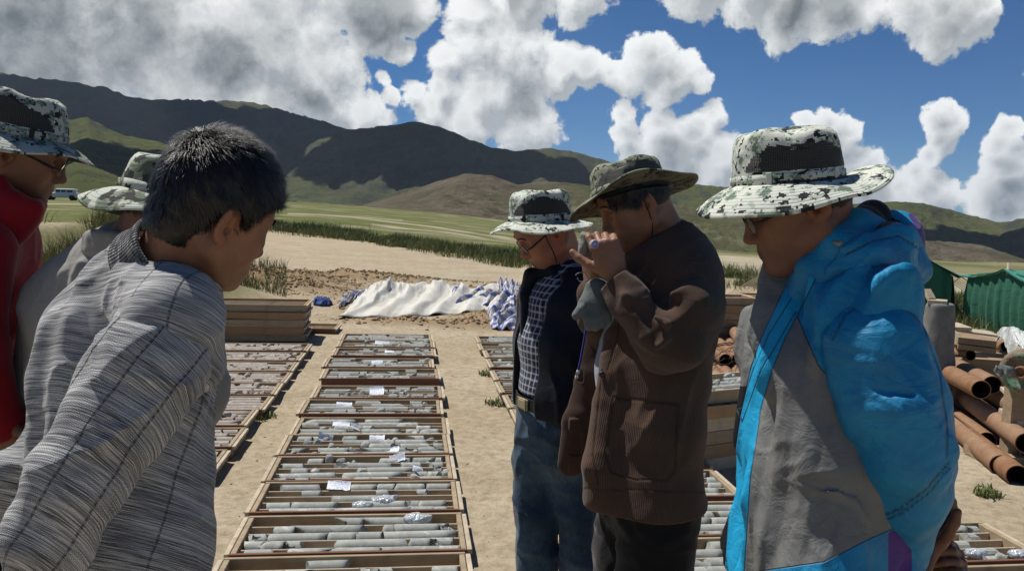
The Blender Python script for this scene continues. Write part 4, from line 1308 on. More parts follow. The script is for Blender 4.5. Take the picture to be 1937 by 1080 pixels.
def hand(S, wrist, xdir, ydir, s=1.0, curls=(0.3, 0.3, 0.3, 0.3), bends=(1.0, 0.9, 0.6), spread=0.05, thumb=(0.62, 0.72, 0.30), thumb_bend=0.25, mirror=1):
    """xdir to the finger tips, ydir to the thumb side; palm looks along x cross y times mirror"""
    x = N3(xdir); y = N3(ydir - x * np.dot(ydir, x)); z = np.cross(x, y) * mirror
    R = np.stack([x, y, z], 1); w = np.asarray(wrist, float)
    def pt(a, b, c): return w + R @ (np.array([a, b, c]) * s)
    S.ell(pt(0.048, 0.001, 0), np.array([0.050, 0.037, 0.0155]) * s, R, 0.012)
    S.rc(pt(-0.06, 0, 0), pt(0.012, 0, 0), 0.0285 * s, 0.0245 * s, 0.02, side=z, fs=0.74)
    S.ell(pt(0.030, 0.022, 0.008), np.array([0.026, 0.015, 0.015]) * s, R, 0.012)
    tips = []
    for k, (by, L) in enumerate(((0.028, 0.073), (0.0095, 0.081), (-0.0085, 0.075), (-0.026, 0.060))):
        p = np.array([0.088 - abs(by - 0.006) * 0.25, by, 0.0]); a = 0.0; pts = [p * s]; sp = spread * (1.5 - k)
        S.rc(pt(0.03, by * 0.7, 0), pt(*p), 0.011 * s, 0.0098 * s, 0.008)
        for seg, bd in zip((0.46, 0.30, 0.24), bends):
            a += curls[k] * bd * 1.55
            d = np.array([math.cos(a) * math.cos(sp), math.sin(sp) * math.cos(a), math.sin(a)])
            p = p + d * L * seg; pts.append(p * s)
        pts = [w + R @ q for q in pts]
        S.path(pts, np.array([0.0098, 0.0090, 0.0080, 0.0068]) * s, 0.003, 0.004); tips.append(pts[-1])
    t = N3(thumb); p = np.array([0.022, 0.024, 0.006]); pts = [p]
    p = p + t * 0.040; pts.append(p); t2 = N3(t * math.cos(thumb_bend) + np.array([1, 0, 0.4]) * math.sin(thumb_bend)); p = p + t2 * 0.032; pts.append(p)
    t3 = N3(t2 * math.cos(thumb_bend) + np.array([1, -0.2, 0.3]) * math.sin(thumb_bend)); p = p + t3 * 0.022; pts.append(p)
    pts = [w + R @ (q * s) for q in pts]
    S.path(pts, np.array([0.0135, 0.0115, 0.0105, 0.0080]) * s, 0.008, 0.004); tips.append(pts[-1])
    return tips, pt

def inner_body(root, skin, headVF, at, joints, hands=None, hand_h=0.0022):
    """one body: fine head and hands, plain trunk and limbs below the clothes"""
    J = joints; S = SDF()
    S.path([J['neck'], J['chest'], J['pelvis']], [0.06, 0.085, 0.085], 0.05, 0.05, side=J['l'], fs=1.25)
    for q in 'ab':
        S.path([J['sh' + q], J['el' + q], J['wr' + q]], [0.042, 0.036, 0.024], 0.03, 0.01)
        S.path([J['hip' + q], J['kn' + q], J['an' + q]], [0.075, 0.052, 0.038], 0.03, 0.02)
    parts = [headVF, sdf_mesh(S, 0.016)]
    n0 = len(headVF[0])
    if hands is not None: parts.append(sdf_mesh(hands, hand_h))
    V, F = merge(parts); n = len(V)
    V[:n0] = under_hat(V[:n0], root.name, 0.955)
    A = {k: np.concatenate([v, np.zeros(n - n0)]) for k, v in at.items()}
    return part('body', V, F, skin, root, attrs=A)

def stand(J, pel, yaw, gap=0.10, foot=None, leg=None):
    """hips, knees, ankles from the pelvis down to the ground"""
    l = np.array([-math.sin(yaw), math.cos(yaw), 0.]); f = np.array([math.cos(yaw), math.sin(yaw), 0.]); J['l'] = l
    J['pelvis'] = np.asarray(pel, float)
    for q, sg in (('a', 1), ('b', -1)):
        h = J['pelvis'] + l * sg * 0.09 - np.array([0, 0, 0.06]); J['hip' + q] = h
        an = np.array([h[0], h[1], 0.085]) + l * sg * (gap - 0.09) - f * 0.02
        if foot is not None and q in foot: an = np.array([foot[q][0], foot[q][1], 0.085])
        J['an' + q] = an; J['kn' + q] = (h + an) / 2 + f * 0.03
    return f, l

def shoes(root, J, f, m, sole):
    for q in 'ab':
        a = J['an' + q]; S = SDF()
        S.rc(a + f * -0.045 - [0, 0, 0.04], a + f * 0.06 - [0, 0, 0.045], 0.044, 0.046, side=J['l'], fs=0.95)
        S.rc(a + f * 0.06 - [0, 0, 0.045], a + f * 0.165 - [0, 0, 0.055], 0.046, 0.033, 0.03, side=J['l'], fs=1.15)
        S.rc(a + [0, 0, 0.03], a - [0, 0, 0.03], 0.050, 0.050, 0.03)
        S.plane(a - [0, 0, 0.070], (0, 0, -1))
        V, F = sdf_mesh(S, 0.008)
        o = part('shoe', V, F, m, root)
        mb = MB(); pts = []
        for k in range(20):
            t = 2 * PI * k / 20; c = 0.5 + 0.5 * math.cos(t)
            pts.append(a + f * (0.06 + 0.135 * math.cos(t)) + J['l'] * 0.045 * math.sin(t))
        top = [p - [0, 0, 0.066] for p in pts]; bot = [p - [0, 0, 0.084] for p in pts]
        mb.add(np.array(top + bot), [[k, (k + 1) % 20, 20 + (k + 1) % 20, 20 + k][::-1] for k in range(20)] + [list(range(20)), list(range(39, 19, -1))])
        o2 = mb.build('sole', sole); adopt(o2, root)

def trousers(root, J, m, r=(0.105, 0.085, 0.072), h=0.009, name='trousers', legs=None, seed=0, top=None):
    S = SDF(); l = J['l']; f = np.array([l[1], -l[0], 0])
    pel = J['pelvis']
    S.path([pel + [0, 0, 0.10], pel, pel - [0, 0, 0.06]], [0.108, 0.122, 0.126], 0, 0.03, side=l, fs=1.24)
    st_ax = {}
    for q in 'ab':
        pts = [J['hip' + q] + [0, 0, 0.02], (J['hip' + q] + J['kn' + q]) / 2, J['kn' + q], (J['kn' + q] + J['an' + q]) / 2, J['an' + q] - [0, 0, 0.02]] if legs is None else legs[q]
        S.path(pts, [r[0], (r[0] + r[1]) / 2, r[1], (r[1] + r[2]) / 2, r[2] * 1.02], 0.03, 0.02)
    S.disp(cloth_folds(0.010, 9.0, (0, 0, 1), 31 + seed, 1.4, 0.5)); S.disp(cloth_folds(0.006, 16.0, f + [0, 0, .4], 37 + seed, 0.5))
    S.plane(pel + [0, 0, 0.085], (0, 0, 1)); S.plane([0, 0, 0.055], (0, 0, -1))
    V, F = sdf_mesh(S, h)
    st = np.stack([V @ l, V[:, 2], V @ f], 1)
    return part(name, V, F, m, root, attrs={'st': st})

# ---------------------------------------------------------------- cloth materials
def cloth(name, col, col2=None, rough=0.85, weave=900.0, wr=22.0, wrd=0.006, sheen=0.15, spec=0.2, extra=None, wstr=0.5):
    def f(nt, b):
        o = nt.obj(); st = nt.attr('st')
        n = nt.noise(o, 12, 5, 0.6)
        c = nt.mix(nt.maprange(n, 0.3, 0.7), col, col2 or tuple(x * 0.72 for x in col))
        hh = nt.math('MULTIPLY', nt.noise(o, weave, 2, 0.5), 0.06)
        crs = nt.noise(nt.mapping(o, (1, 1, 1.5)), wr, 5, 0.6, 0.8)
        hh = nt.math('ADD', hh, crs)
        if extra: c, hh = extra(nt, b, c, hh, st)
        setin(nt, b, 'Base Color', c); b.inputs['Roughness'].default_value = rough; b.inputs['Specular IOR Level'].default_value = spec
        b.inputs['Sheen Weight'].default_value = sheen; b.inputs['Sheen Roughness'].default_value = 0.4
        setin(nt, b, 'Normal', nt.bump(hh, wstr, wrd))
    return mat(name, f)
def x_cord(nt, b, c, h, st):
    s = nt.sep(st)[0]
    w = nt.math('SINE', nt.math('MULTIPLY', s, 2 * PI / 0.0024))
    c = nt.mix(nt.maprange(w, -0.9, 0.9), tuple(x * 0.72 for x in (0.105, 0.064, 0.046)), c)
    pk = nt.attr('stitch', 'Fac'); c = nt.mix(nt.math('MULTIPLY', pk, 0.65), c, (0.028, 0.018, 0.013))
    return c, nt.math('MULTIPLY_ADD', pk, -0.9, nt.math('MULTIPLY_ADD', w, 0.10, h))
def x_plaid(nt, b, c, h, st):
    s = nt.sep(st); o = nt.noise(st, 30, 2, 0.5)
    def lines(a, per, wd):
        m = nt.math('FRACT', nt.math('MULTIPLY', nt.math('MULTIPLY_ADD', o, 0.006, a), 1.0 / per)); return nt.math('LESS_THAN', nt.math('ABSOLUTE', nt.math('SUBTRACT', m, 0.5)), wd)
    v = nt.math('ADD', nt.math('MULTIPLY', lines(s[0], 0.021, 0.11), 0.62), nt.math('MULTIPLY', lines(s[1], 0.021, 0.11), 0.62))
    v2 = nt.math('ADD', nt.math('MULTIPLY', lines(nt.math('ADD', s[0], 0.007), 0.042, 0.05), 0.3), nt.math('MULTIPLY', lines(nt.math('ADD', s[1], 0.007), 0.042, 0.05), 0.3))
    v = nt.math('MINIMUM', nt.math('ADD', v, v2), 1.0)
    return nt.mix(v, c, (0.42, 0.44, 0.50)), h
def x_knit(nt, b, c, h, st):
    s = nt.sep(st)
    fine = nt.noise(nt.comb(nt.math('MULTIPLY', s[0], 16.0), nt.math('MULTIPLY', s[1], 900.0), nt.math('MULTIPLY', s[2], 2.0)), 1.0, 3.0, 0.62)
    med = nt.noise(nt.comb(nt.math('MULTIPLY', s[0], 14.0), nt.math('MULTIPLY', s[1], 330.0), 3.0), 1.0, 3.0, 0.6)
    big = nt.noise(nt.comb(nt.math('MULTIPLY', s[0], 3.0), nt.math('MULTIPLY', s[1], 20.0), 7.0), 1.0, 3.0, 0.5)
    v = nt.math('ADD', nt.math('MULTIPLY', fine, 0.62), nt.math('ADD', nt.math('MULTIPLY', med, 0.30), nt.math('MULTIPLY', big, 0.17)))
    col = nt.ramp(v, [(0.42, (0.040, 0.041, 0.050)), (0.49, (0.135, 0.137, 0.145)), (0.56, (0.34, 0.34, 0.335)), (0.655, (0.70, 0.695, 0.67))])
    stitch = nt.math('MULTIPLY', nt.math('SINE', nt.math('MULTIPLY', s[0], 2 * PI / 0.0034)), nt.math('SINE', nt.math('MULTIPLY', s[1], 2 * PI / 0.0030)))
    # dark linked seams running the length of the piece, every few centimetres
    wob = nt.math('MULTIPLY', nt.noise(nt.comb(0.0, nt.math('MULTIPLY', s[1], 9.0), 0.0), 1.0, 2, 0.5), 0.018)
    m = nt.math('ABSOLUTE', nt.math('SUBTRACT', nt.math('FRACT', nt.math('MULTIPLY', nt.math('ADD', s[0], wob), 1.0 / 0.058)), 0.5))
    seam = nt.math('MULTIPLY', nt.maprange(m, 0.012, 0.035, 1, 0), nt.attr('seam', 'Fac'))
    zig = nt.maprange(nt.math('SINE', nt.math('MULTIPLY', s[1], 2 * PI / 0.0085)), -0.6, 0.6, 0.35, 1.0)
    col = nt.mix(nt.math('MULTIPLY', nt.math('MULTIPLY', seam, zig), 0.8), col, (0.035, 0.035, 0.042))
    hh = nt.math('ADD', nt.math('MULTIPLY', h, 0.6), nt.math('ADD', nt.math('MULTIPLY', stitch, 0.09), nt.math('MULTIPLY', seam, -0.6)))
    hh = nt.math('MULTIPLY_ADD', fine, 0.22, hh)
    return col, hh
def x_rib(nt, b, c, h, st):
    s = nt.sep(st)
    w = nt.math('SINE', nt.math('MULTIPLY', s[0], 2 * PI / 0.0062))
    n = nt.noise(nt.comb(nt.math('MULTIPLY', s[0], 40.0), nt.math('MULTIPLY', s[1], 260.0), 1.0), 1.0, 3, 0.6)
    col = nt.ramp(n, [(0.42, (0.06, 0.062, 0.07)), (0.52, (0.19, 0.19, 0.19)), (0.62, (0.40, 0.395, 0.38))])
    col = nt.mix(nt.maprange(w, -0.8, 0.2, 0.75, 0), col, (0.03, 0.03, 0.035))
    return col, nt.math('MULTIPLY_ADD', w, 0.5, h)
def x_denim(nt, b, c, h, st):
    n = nt.noise(st, 5.5, 5, 0.6); t = nt.noise(nt.mapping(st, (1, 0.15, 1)), 420, 2, 0.5)
    c = nt.mix(nt.maprange(n, 0.42, 0.68), (0.030, 0.060, 0.105), (0.11, 0.19, 0.26))
    c = nt.mix(nt.maprange(t, 0.35, 0.65, 0.0, 0.5), c, (0.015, 0.03, 0.055))
    return c, h
K_CORD = cloth('corduroy_brown', (0.118, 0.071, 0.050), (0.092, 0.056, 0.040), 0.95, wr=14, wrd=0.006, sheen=0.12, extra=x_cord)
K_NAVY = cloth('navy_shell', (0.008, 0.012, 0.022), rough=0.6)
K_PLAID = cloth('plaid_cotton', (0.012, 0.016, 0.042), (0.016, 0.02, 0.05), extra=x_plaid)
K_KNIT = cloth('melange_knit', (0.3, 0.3, 0.3), rough=0.95, wr=11, wrd=0.006, sheen=0.25, extra=x_knit, wstr=0.8)
K_RIB = cloth('ribbed_knit', (0.25, 0.25, 0.25), rough=0.95, extra=x_rib, wstr=0.9, wrd=0.004)
K_JEANS = cloth('denim', (0.04, 0.08, 0.13), extra=x_denim)
K_BLACK = cloth('black_cloth', (0.010, 0.010, 0.012), (0.014, 0.014, 0.016))
BLUE1, BLUE2 = (0.010, 0.25, 0.46), (0.006, 0.155, 0.33)
def x_seam(nt, b, c, h, st):
    pk = nt.attr('stitch', 'Fac'); return nt.mix(nt.math('MULTIPLY', pk, 0.6), c, (0.003, 0.05, 0.10)), nt.math('MULTIPLY_ADD', pk, -0.8, h)
K_BLUE = cloth('blue_nylon', BLUE1, BLUE2, 0.55, weave=500, wr=16, wrd=0.009, sheen=0.05, spec=0.4, extra=x_seam, wstr=0.7)
def seam_lines(V, lines, w=1.8):
    """sewn lines laid over the side of a garment that faces the camera"""
    q = proj(V); x, y = q[:, 0], q[:, 1]; m = np.zeros(len(x))
    for p in lines:
        d = np.full(len(x), 1e9); p = np.array(p, float)
        for a, b in zip(p[:-1], p[1:]):
            ab = b - a; hh = np.clip(((x - a[0]) * ab[0] + (y - a[1]) * ab[1]) / (ab ** 2).sum(), 0, 1); d = np.minimum(d, np.hypot(x - a[0] - hh * ab[0], y - a[1] - hh * ab[1]))
        m = np.maximum(m, np.exp(-(d / w) ** 2))
    return {'stitch': m * (V[:, 1] < V[:, 1].mean() + 0.02)}
K_BLUE_LIT = cloth('blue_nylon_lit', (0.008, 0.34, 0.62), (0.006, 0.29, 0.56), 0.55, wr=26, wrd=0.005, sheen=0.05, spec=0.4)  # brighter copy of the blue nylon, sunlight put into its colour
K_GREY = cloth('grey_nylon', (0.185, 0.187, 0.180), (0.15, 0.152, 0.146), 0.6, wr=13, wrd=0.014, sheen=0.05, spec=0.35)
K_LINING = cloth('black_lining', (0.006, 0.007, 0.010), rough=0.7)
K_PURPLE = cloth('purple_nylon', (0.070, 0.018, 0.20), rough=0.55)
K_RED = cloth('red_fleece', (0.26, 0.007, 0.014), (0.20, 0.006, 0.012), 0.8, wr=10, wrd=0.008, sheen=0.2)
K_SHIRT = cloth('grey_shirt_cotton', (0.300, 0.292, 0.262), (0.25, 0.243, 0.222), 0.85, wr=9, wrd=0.012)
K_SHOE = vary('shoe_leather', (0.03, 0.026, 0.022), (0.05, 0.042, 0.035), 12, 0.5)
K_SOLE = vary('shoe_sole', (0.05, 0.05, 0.05), (0.08, 0.075, 0.07), 12, 0.8)
SKIN_A = skin_mat('skin_tan', (0.235, 0.110, 0.062), (0.30, 0.150, 0.090))
SKIN_B = skin_mat('skin_dark_tan', (0.150, 0.068, 0.040), (0.205, 0.098, 0.060))
SKIN_C = skin_mat('skin_ruddy', (0.32, 0.140, 0.090), (0.40, 0.185, 0.125))
HAIR = hair_mat('hair_black', (0.006, 0.005, 0.005), (0.018, 0.016, 0.015))
HAIR_G = hair_mat('hair_greying', (0.015, 0.014, 0.013), (0.07, 0.066, 0.06))
CAMO_J = camo_mat('camo_digital_pale', [(0.60, 0.62, 0.53), (0.40, 0.44, 0.37), (0.016, 0.018, 0.018), (0.13, 0.19, 0.13)])
CAMO_B = camo_mat('camo_digital_olive', [(0.27, 0.28, 0.20), (0.18, 0.20, 0.13), (0.02, 0.022, 0.018), (0.09, 0.11, 0.06)])
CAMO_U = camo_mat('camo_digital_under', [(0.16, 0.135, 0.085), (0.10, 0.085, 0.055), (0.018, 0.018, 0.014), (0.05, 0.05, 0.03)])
CAMO_W = camo_mat('camo_woodland_grey', [(0.48, 0.50, 0.42), (0.22, 0.25, 0.18), (0.02, 0.022, 0.02), (0.12, 0.15, 0.10)], digital=False, sc=17.0, thr=(0.56, 0.30))
CAMO_R = camo_mat('camo_digital_blueish', [(0.42, 0.44, 0.38), (0.22, 0.25, 0.22), (0.015, 0.017, 0.03), (0.08, 0.12, 0.08)])
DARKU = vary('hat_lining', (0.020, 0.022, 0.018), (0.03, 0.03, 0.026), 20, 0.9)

def chin_cord(root, bp, ts, low, pts_side, r=0.0016):
    mb = MB()
    for t, mid in zip(ts, pts_side):
        a = bp(t, 0.05, -0.004); pts = [a] + [np.asarray(m) for m in mid] + [low]
        # smooth the line
        q = [np.asarray(pts[0])]
        for i in range(len(pts) - 1):
            for k in (0.34, 0.67, 1.0): q.append(pts[i] * (1 - k) + pts[i + 1] * k)
        q = np.array(q); 
        for _ in range(3): q[1:-1] = (q[:-2] + 2 * q[1:-1] + q[2:]) / 4
        mb.tube(list(q), r, 6)
    adopt(mb.build('chin_cord', K_LINING), root)

def garment(root, name, S, h, m, axis, side, parent=None, mats=None, midx=None, seam=None, grad=None, attrs_fn=None, lo=None, hi=None):
    V, F = sdf_mesh(S, h, lo, hi)
    st = path_st(V, axis, side) if grad is None else np.stack([V @ N3(np.cross(grad, [0, 1., 0.15])), V @ -N3(grad), V[:, 1] * 0.5], 1)
    at = {'st': st}
    at['seam'] = np.ones(len(V)) if seam is None else seam(V)
    if attrs_fn: at.update(attrs_fn(V))
    mi = midx(V[F].mean(1)) if midx is not None else None
    o = mesh_np(name, V, F, m if mats is None else None, mats=mats, midx=mi, attrs=at)
    if parent is None: adopt(o, root)
    else: adopt(o, parent)
    return o

def person(label, x, y):
    root = empty('person', (x, y, 0)); tag(root, label, 'person'); return root
def grp(name, root):
    e = empty(name, (0, 0, 0)); adopt(e, root); e.location = (0, 0, 0)
    e.matrix_parent_inverse = Matrix.Translation(-Vector(root.location)); return e
# ------------------------------------------------------------------ materials of wood, stone, paper, iron
def wood(name, c1, c2, dirt=(0.16, 0.12, 0.08)):
    def f(nt, b):
        o = nt.obj(); r = nt.rnd()
        v = nt.vm('ADD', nt.mapping(o, (3, 40, 40)), nt.comb(nt.math('MULTIPLY', r, 37.0), nt.math('MULTIPLY', r, 91.0), 0.0))
        n = nt.noise(v, 1.0, 5, 0.6, 0.6); n2 = nt.noise(o, 9, 4, 0.6)
        c = nt.mix(nt.maprange(n, 0.3, 0.7), c1, c2); c = nt.mix(nt.maprange(n2, 0.5, 0.75, 0, 0.55), c, dirt)
        c = nt.mix(nt.math('MULTIPLY', r, 0.35), c, tuple(x * 0.62 for x in c1))
        setin(nt, b, 'Base Color', c); b.inputs['Roughness'].default_value = 0.85
        setin(nt, b, 'Normal', nt.bump(n, 0.4, 0.0015))
    return mat(name, f)
W_TRAY = wood('tray_wood', (0.40, 0.315, 0.205), (0.30, 0.225, 0.14))
W_FRONT = wood('tray_wood_brown', (0.215, 0.098, 0.058), (0.150, 0.068, 0.042), (0.10, 0.06, 0.04))
W_SLAT = wood('slat_wood', (0.55, 0.47, 0.35), (0.42, 0.345, 0.235))
W_DARK = wood('weathered_wood', (0.36, 0.265, 0.165), (0.26, 0.185, 0.115))
W_ORANGE = wood('tray_wood_ochre', (0.40, 0.255, 0.135), (0.30, 0.185, 0.095))
def stone(name, c1, c2, c3):
    def f(nt, b):
        o = nt.obj(); r = nt.rnd(); v = nt.vm('ADD', o, nt.comb(nt.math('MULTIPLY', r, 50), nt.math('MULTIPLY', r, 17), 0))
        n = nt.noise(v, 30, 6, 0.7); n2 = nt.noise(v, 260, 3, 0.7); n3 = nt.noise(nt.mapping(v, (1, 1, 1), (0.5, 0.4, 0.9)), 11, 4, 0.6, 1.5)
        c = nt.mix(nt.maprange(n, 0.35, 0.65), c1, c2); c = nt.mix(nt.maprange(n3, 0.56, 0.62), c, c3)
        c = nt.mix(nt.maprange(n2, 0.5, 0.7, 0, 0.45), c, tuple(x * 0.45 for x in c1))
        c = nt.mix(nt.math('MULTIPLY', r, 0.5), c, tuple(x * 0.6 for x in c2))
        setin(nt, b, 'Base Color', c); b.inputs['Roughness'].default_value = 0.8
        setin(nt, b, 'Normal', nt.bump(nt.math('ADD', n2, n), 0.4, 0.0014))
    return mat(name, f)
ST_GREY = stone('core_grey_green', (0.43, 0.435, 0.40), (0.315, 0.335, 0.30), (0.53, 0.53, 0.49))
ST_RED = stone('core_red_brown', (0.42, 0.375, 0.32), (0.33, 0.275, 0.225), (0.50, 0.47, 0.42))
def paper_mat():
    def f(nt, b):
        st = nt.sep(nt.attr('st'))
        row = nt.math('FRACT', nt.math('MULTIPLY', st[1], 6.0)); ink = nt.noise(nt.comb(nt.math('MULTIPLY', st[0], 26.0), nt.math('FLOOR', nt.math('MULTIPLY', st[1], 6.0)), nt.rnd()), 1.0, 2, 0.6)
        m = nt.math('MULTIPLY', nt.math('LESS_THAN', nt.math('ABSOLUTE', nt.math('SUBTRACT', row, 0.5)), 0.16), nt.math('GREATER_THAN', ink, 0.50))
        m = nt.math('MULTIPLY', m, nt.math('LESS_THAN', nt.math('ABSOLUTE', nt.math('SUBTRACT', st[0], 0.5)), 0.42))
        setin(nt, b, 'Base Color', nt.mix(m, (0.68, 0.71, 0.76), (0.12, 0.14, 0.28))); b.inputs['Roughness'].default_value = 0.6
    return mat('paper_slip', f)
PAPER = paper_mat()
def bag_mat():
    def f(nt, b):
        n = nt.noise(nt.obj(), 60, 3, 0.6)
        setin(nt, b, 'Base Color', nt.mix(nt.maprange(n, .4, .6), (0.62, 0.66, 0.70), (0.40, 0.44, 0.46))); b.inputs['Roughness'].default_value = 0.12
        b.inputs['Alpha'].default_value = 0.75; b.inputs['Specular IOR Level'].default_value = 0.7
        setin(nt, b, 'Normal', nt.bump(nt.noise(nt.obj(), 40, 4, 0.6), 0.8, 0.01))
    return mat('thin_plastic', f)
BAG = bag_mat()

TL, TW, TH, TK = 1.05, 0.44, 0.085, 0.018      # tray length, width, height, board thickness
_tray = {}
def tray_part(key, size, m, warp=0.0):
    k = (key, size, m.name)
    if k not in _tray:
        mb = MB(); mb.box((0, 0, 0), size, bevel=0.002)
        o = mb.build(key, m); me = o.data; bpy.data.objects.remove(o); _tray[k] = me
    return _tray[k]
def put(name, me, parent, loc, rz=0.0, ry=0.0, label=None):
    o = bpy.data.objects.new(name, me); COL.objects.link(o); o.parent = parent; o.location = loc; o.rotation_euler = (0, ry, rz)
    if label: o['label'] = label
    return o
def red_marks(parent, rs, y, zc, n=(4, 7), both=True):
    """hand painted red figures and strokes on the front board, as raised paint strokes"""
    mb = MB()
    def red(nt, b): b.inputs['Base Color'].default_value = (0.30, 0.012, 0.010, 1); b.inputs['Roughness'].default_value = 0.6
    seg = {'0': 'abcdef', '1': 'bc', '2': 'abged', '3': 'abgcd', '4': 'fgbc', '5': 'afgcd', '6': 'afgedc', '7': 'abc', '8': 'abcdefg', '9': 'abcdfg', '.': '', '-': 'g'}
    S = {'a': ((0, 1), (1, 1)), 'b': ((1, 1), (1, .5)), 'c': ((1, .5), (1, 0)), 'd': ((0, 0), (1, 0)), 'e': ((0, 0), (0, .5)), 'f': ((0, .5), (0, 1)), 'g': ((0, .5), (1, .5))}
    x = -0.40
    for word in (('%.2f' % (rs.rand() * 60 + 120)), ('%.2f' % (rs.rand() * 60 + 120))):
        for ch in word:
            if ch == '.': mb.box((x + 0.004, y, zc - 0.012), (0.004, 0.0012, 0.004)); x += 0.014; continue
            for s in seg[ch]:
                (ax_, az), (bx, bz) = S[s]
                p = np.array([x + ax_ * 0.017 + az * 0.003, y, zc + (az - .5) * 0.032]); q = np.array([x + bx * 0.017 + bz * 0.003, y, zc + (bz - .5) * 0.032])
                mb.tube([p, q], 0.0022, 4, smooth=False)
            x += 0.028
        x = 0.10 + 0.1 * rs.rand()
    o = mb.build('red_number', mat('red_paint', red)); o.parent = parent
    return o
def make_tray(name, loc, rz, label, group, rs, front=None, wood_m=None, slats=4, marks=False, L=TL, W=TW, tilt=0.0):
    wood_m = wood_m or W_TRAY; front = front or W_FRONT
    t = empty(name, loc, rz); t.rotation_euler = (tilt, 0, rz); tag(t, label, 'core tray', group)
    put('front_board', tray_part('front_board', (L, TK, TH), front), t, (0, -W / 2, TH / 2))
    put('back_board', tray_part('back_board', (L, TK, TH), wood_m), t, (0, W / 2, TH / 2))
    for sx in (-1, 1):
        put('end_board', tray_part('end_board', (TK + 0.006, W - TK - 0.001, TH * 0.97), wood_m), t, (sx * (L / 2 - TK / 2 - 0.006), 0, TH * 0.485))
        put('end_batten', tray_part('end_batten', (0.022, W * 0.985, 0.022), W_SLAT), t, (sx * (L / 2 + 0.0125), 0, TH - 0.014))
    put('base_board', tray_part('base_board', (L - 0.06, W - TK - 0.004, 0.008), W_DARK), t, (0, 0, 0.006))
    p = W / (slats + 1)
    for i in range(slats):
        y = -W / 2 + p * (i + 1)
        put('slat', tray_part('slat', (L - 2 * TK - 0.016, 0.0095, TH * 0.62), W_SLAT), t, (0, y + rs.randn() * 0.0012, 0.012 + TH * 0.31), rs.randn() * 0.003)
    if marks: red_marks(t, rs, -W / 2 - TK / 2 - 0.0012, TH * 0.52)
    return t

# rock cores: a few shared shapes, round, chipped and obliquely broken
def core_mesh(L, R, cut, seed, m, n=14):
    rs = np.random.RandomState(seed); k = 7; V = []
    for i in range(k):
        u = i / (k - 1) - 0.5
        for j in range(n):
            a = 2 * PI * j / n; y = R * math.cos(a); z = R * math.sin(a)
            x = u * L
            if i == 0: x += cut[0] * y + cut[1] * z + rs.randn() * 0.0018
            elif i == k - 1: x += cut[2] * y + cut[3] * z + rs.randn() * 0.0018
            q = 1 + (0.02 * rs.randn() if i in (0, k - 1) else 0.006 * rs.randn())
            V.append((x, y * q, z * q))
    V.append((-L / 2, 0, 0)); V.append((L / 2, 0, 0))
    F = [[i * n + j, (i + 1) * n + j, (i + 1) * n + (j + 1) % n, i * n + (j + 1) % n] for i in range(k - 1) for j in range(n)]
    S = [True] * len(F)
    F += [[k * n, j, (j + 1) % n] for j in range(n)] + [[k * n + 1, (k - 1) * n + (j + 1) % n, (k - 1) * n + j] for j in range(n)]
    S += [False] * (2 * n)
    me = bpy.data.meshes.new('rock_core'); me.from_pydata([tuple(map(float, v)) for v in V], [], F); me.polygons.foreach_set('use_smooth', np.array(S)); me.materials.append(m); me.update()
    return me
def chunk_mesh(r, seed, m):
    rs = np.random.RandomState(seed); S = SDF(); S.ell((0, 0, 0), (r * 1.3, r, r * .8))
    for _ in range(7):
        nn = N3(rs.randn(3)); S.plane(nn * r * (0.55 + 0.3 * rs.rand()), nn, 0.002)
    V, F = sdf_mesh(S, r / 4.2, pad=r * .4); me = bpy.data.meshes.new('core_chunk')
    me.from_pydata([tuple(v) for v in V.tolist()], [], F.tolist()); me.materials.append(m); me.update(); return me
CORES = {}; CHUNKS = {}
for nm, m in (('grey', ST_GREY), ('red', ST_RED)):
    CORES[nm] = []
    for i, L in enumerate((0.05, 0.08, 0.10, 0.13, 0.17, 0.21, 0.26, 0.32)):
        for v in range(3):
            rs_ = np.random.RandomState(i * 7 + v + (50 if nm == 'red' else 0))
            c = [0.25 * rs_.randn() for _ in range(4)]
            if v == 2: c[rs_.randint(4)] = 1.6 * rs_.choice([-1, 1])
            CORES[nm].append((L, core_mesh(L, 0.0345, c, i * 9 + v, m)))
    CHUNKS[nm] = [chunk_mesh(r, k + 3, m) for k, r in enumerate((0.018, 0.023, 0.028, 0.032, 0.036))]
N_CORES = [0]
ORD = ['first', 'second', 'third', 'fourth', 'fifth', 'sixth', 'seventh', 'eighth', 'ninth', 'tenth', 'eleventh', 'twelfth', 'thirteenth', 'fourteenth', 'fifteenth', 'sixteenth', 'seventeenth', 'eighteenth', 'nineteenth', 'twentieth', 'last', 'last', 'last']
CHN = ['front', 'second', 'middle', 'fourth', 'back']
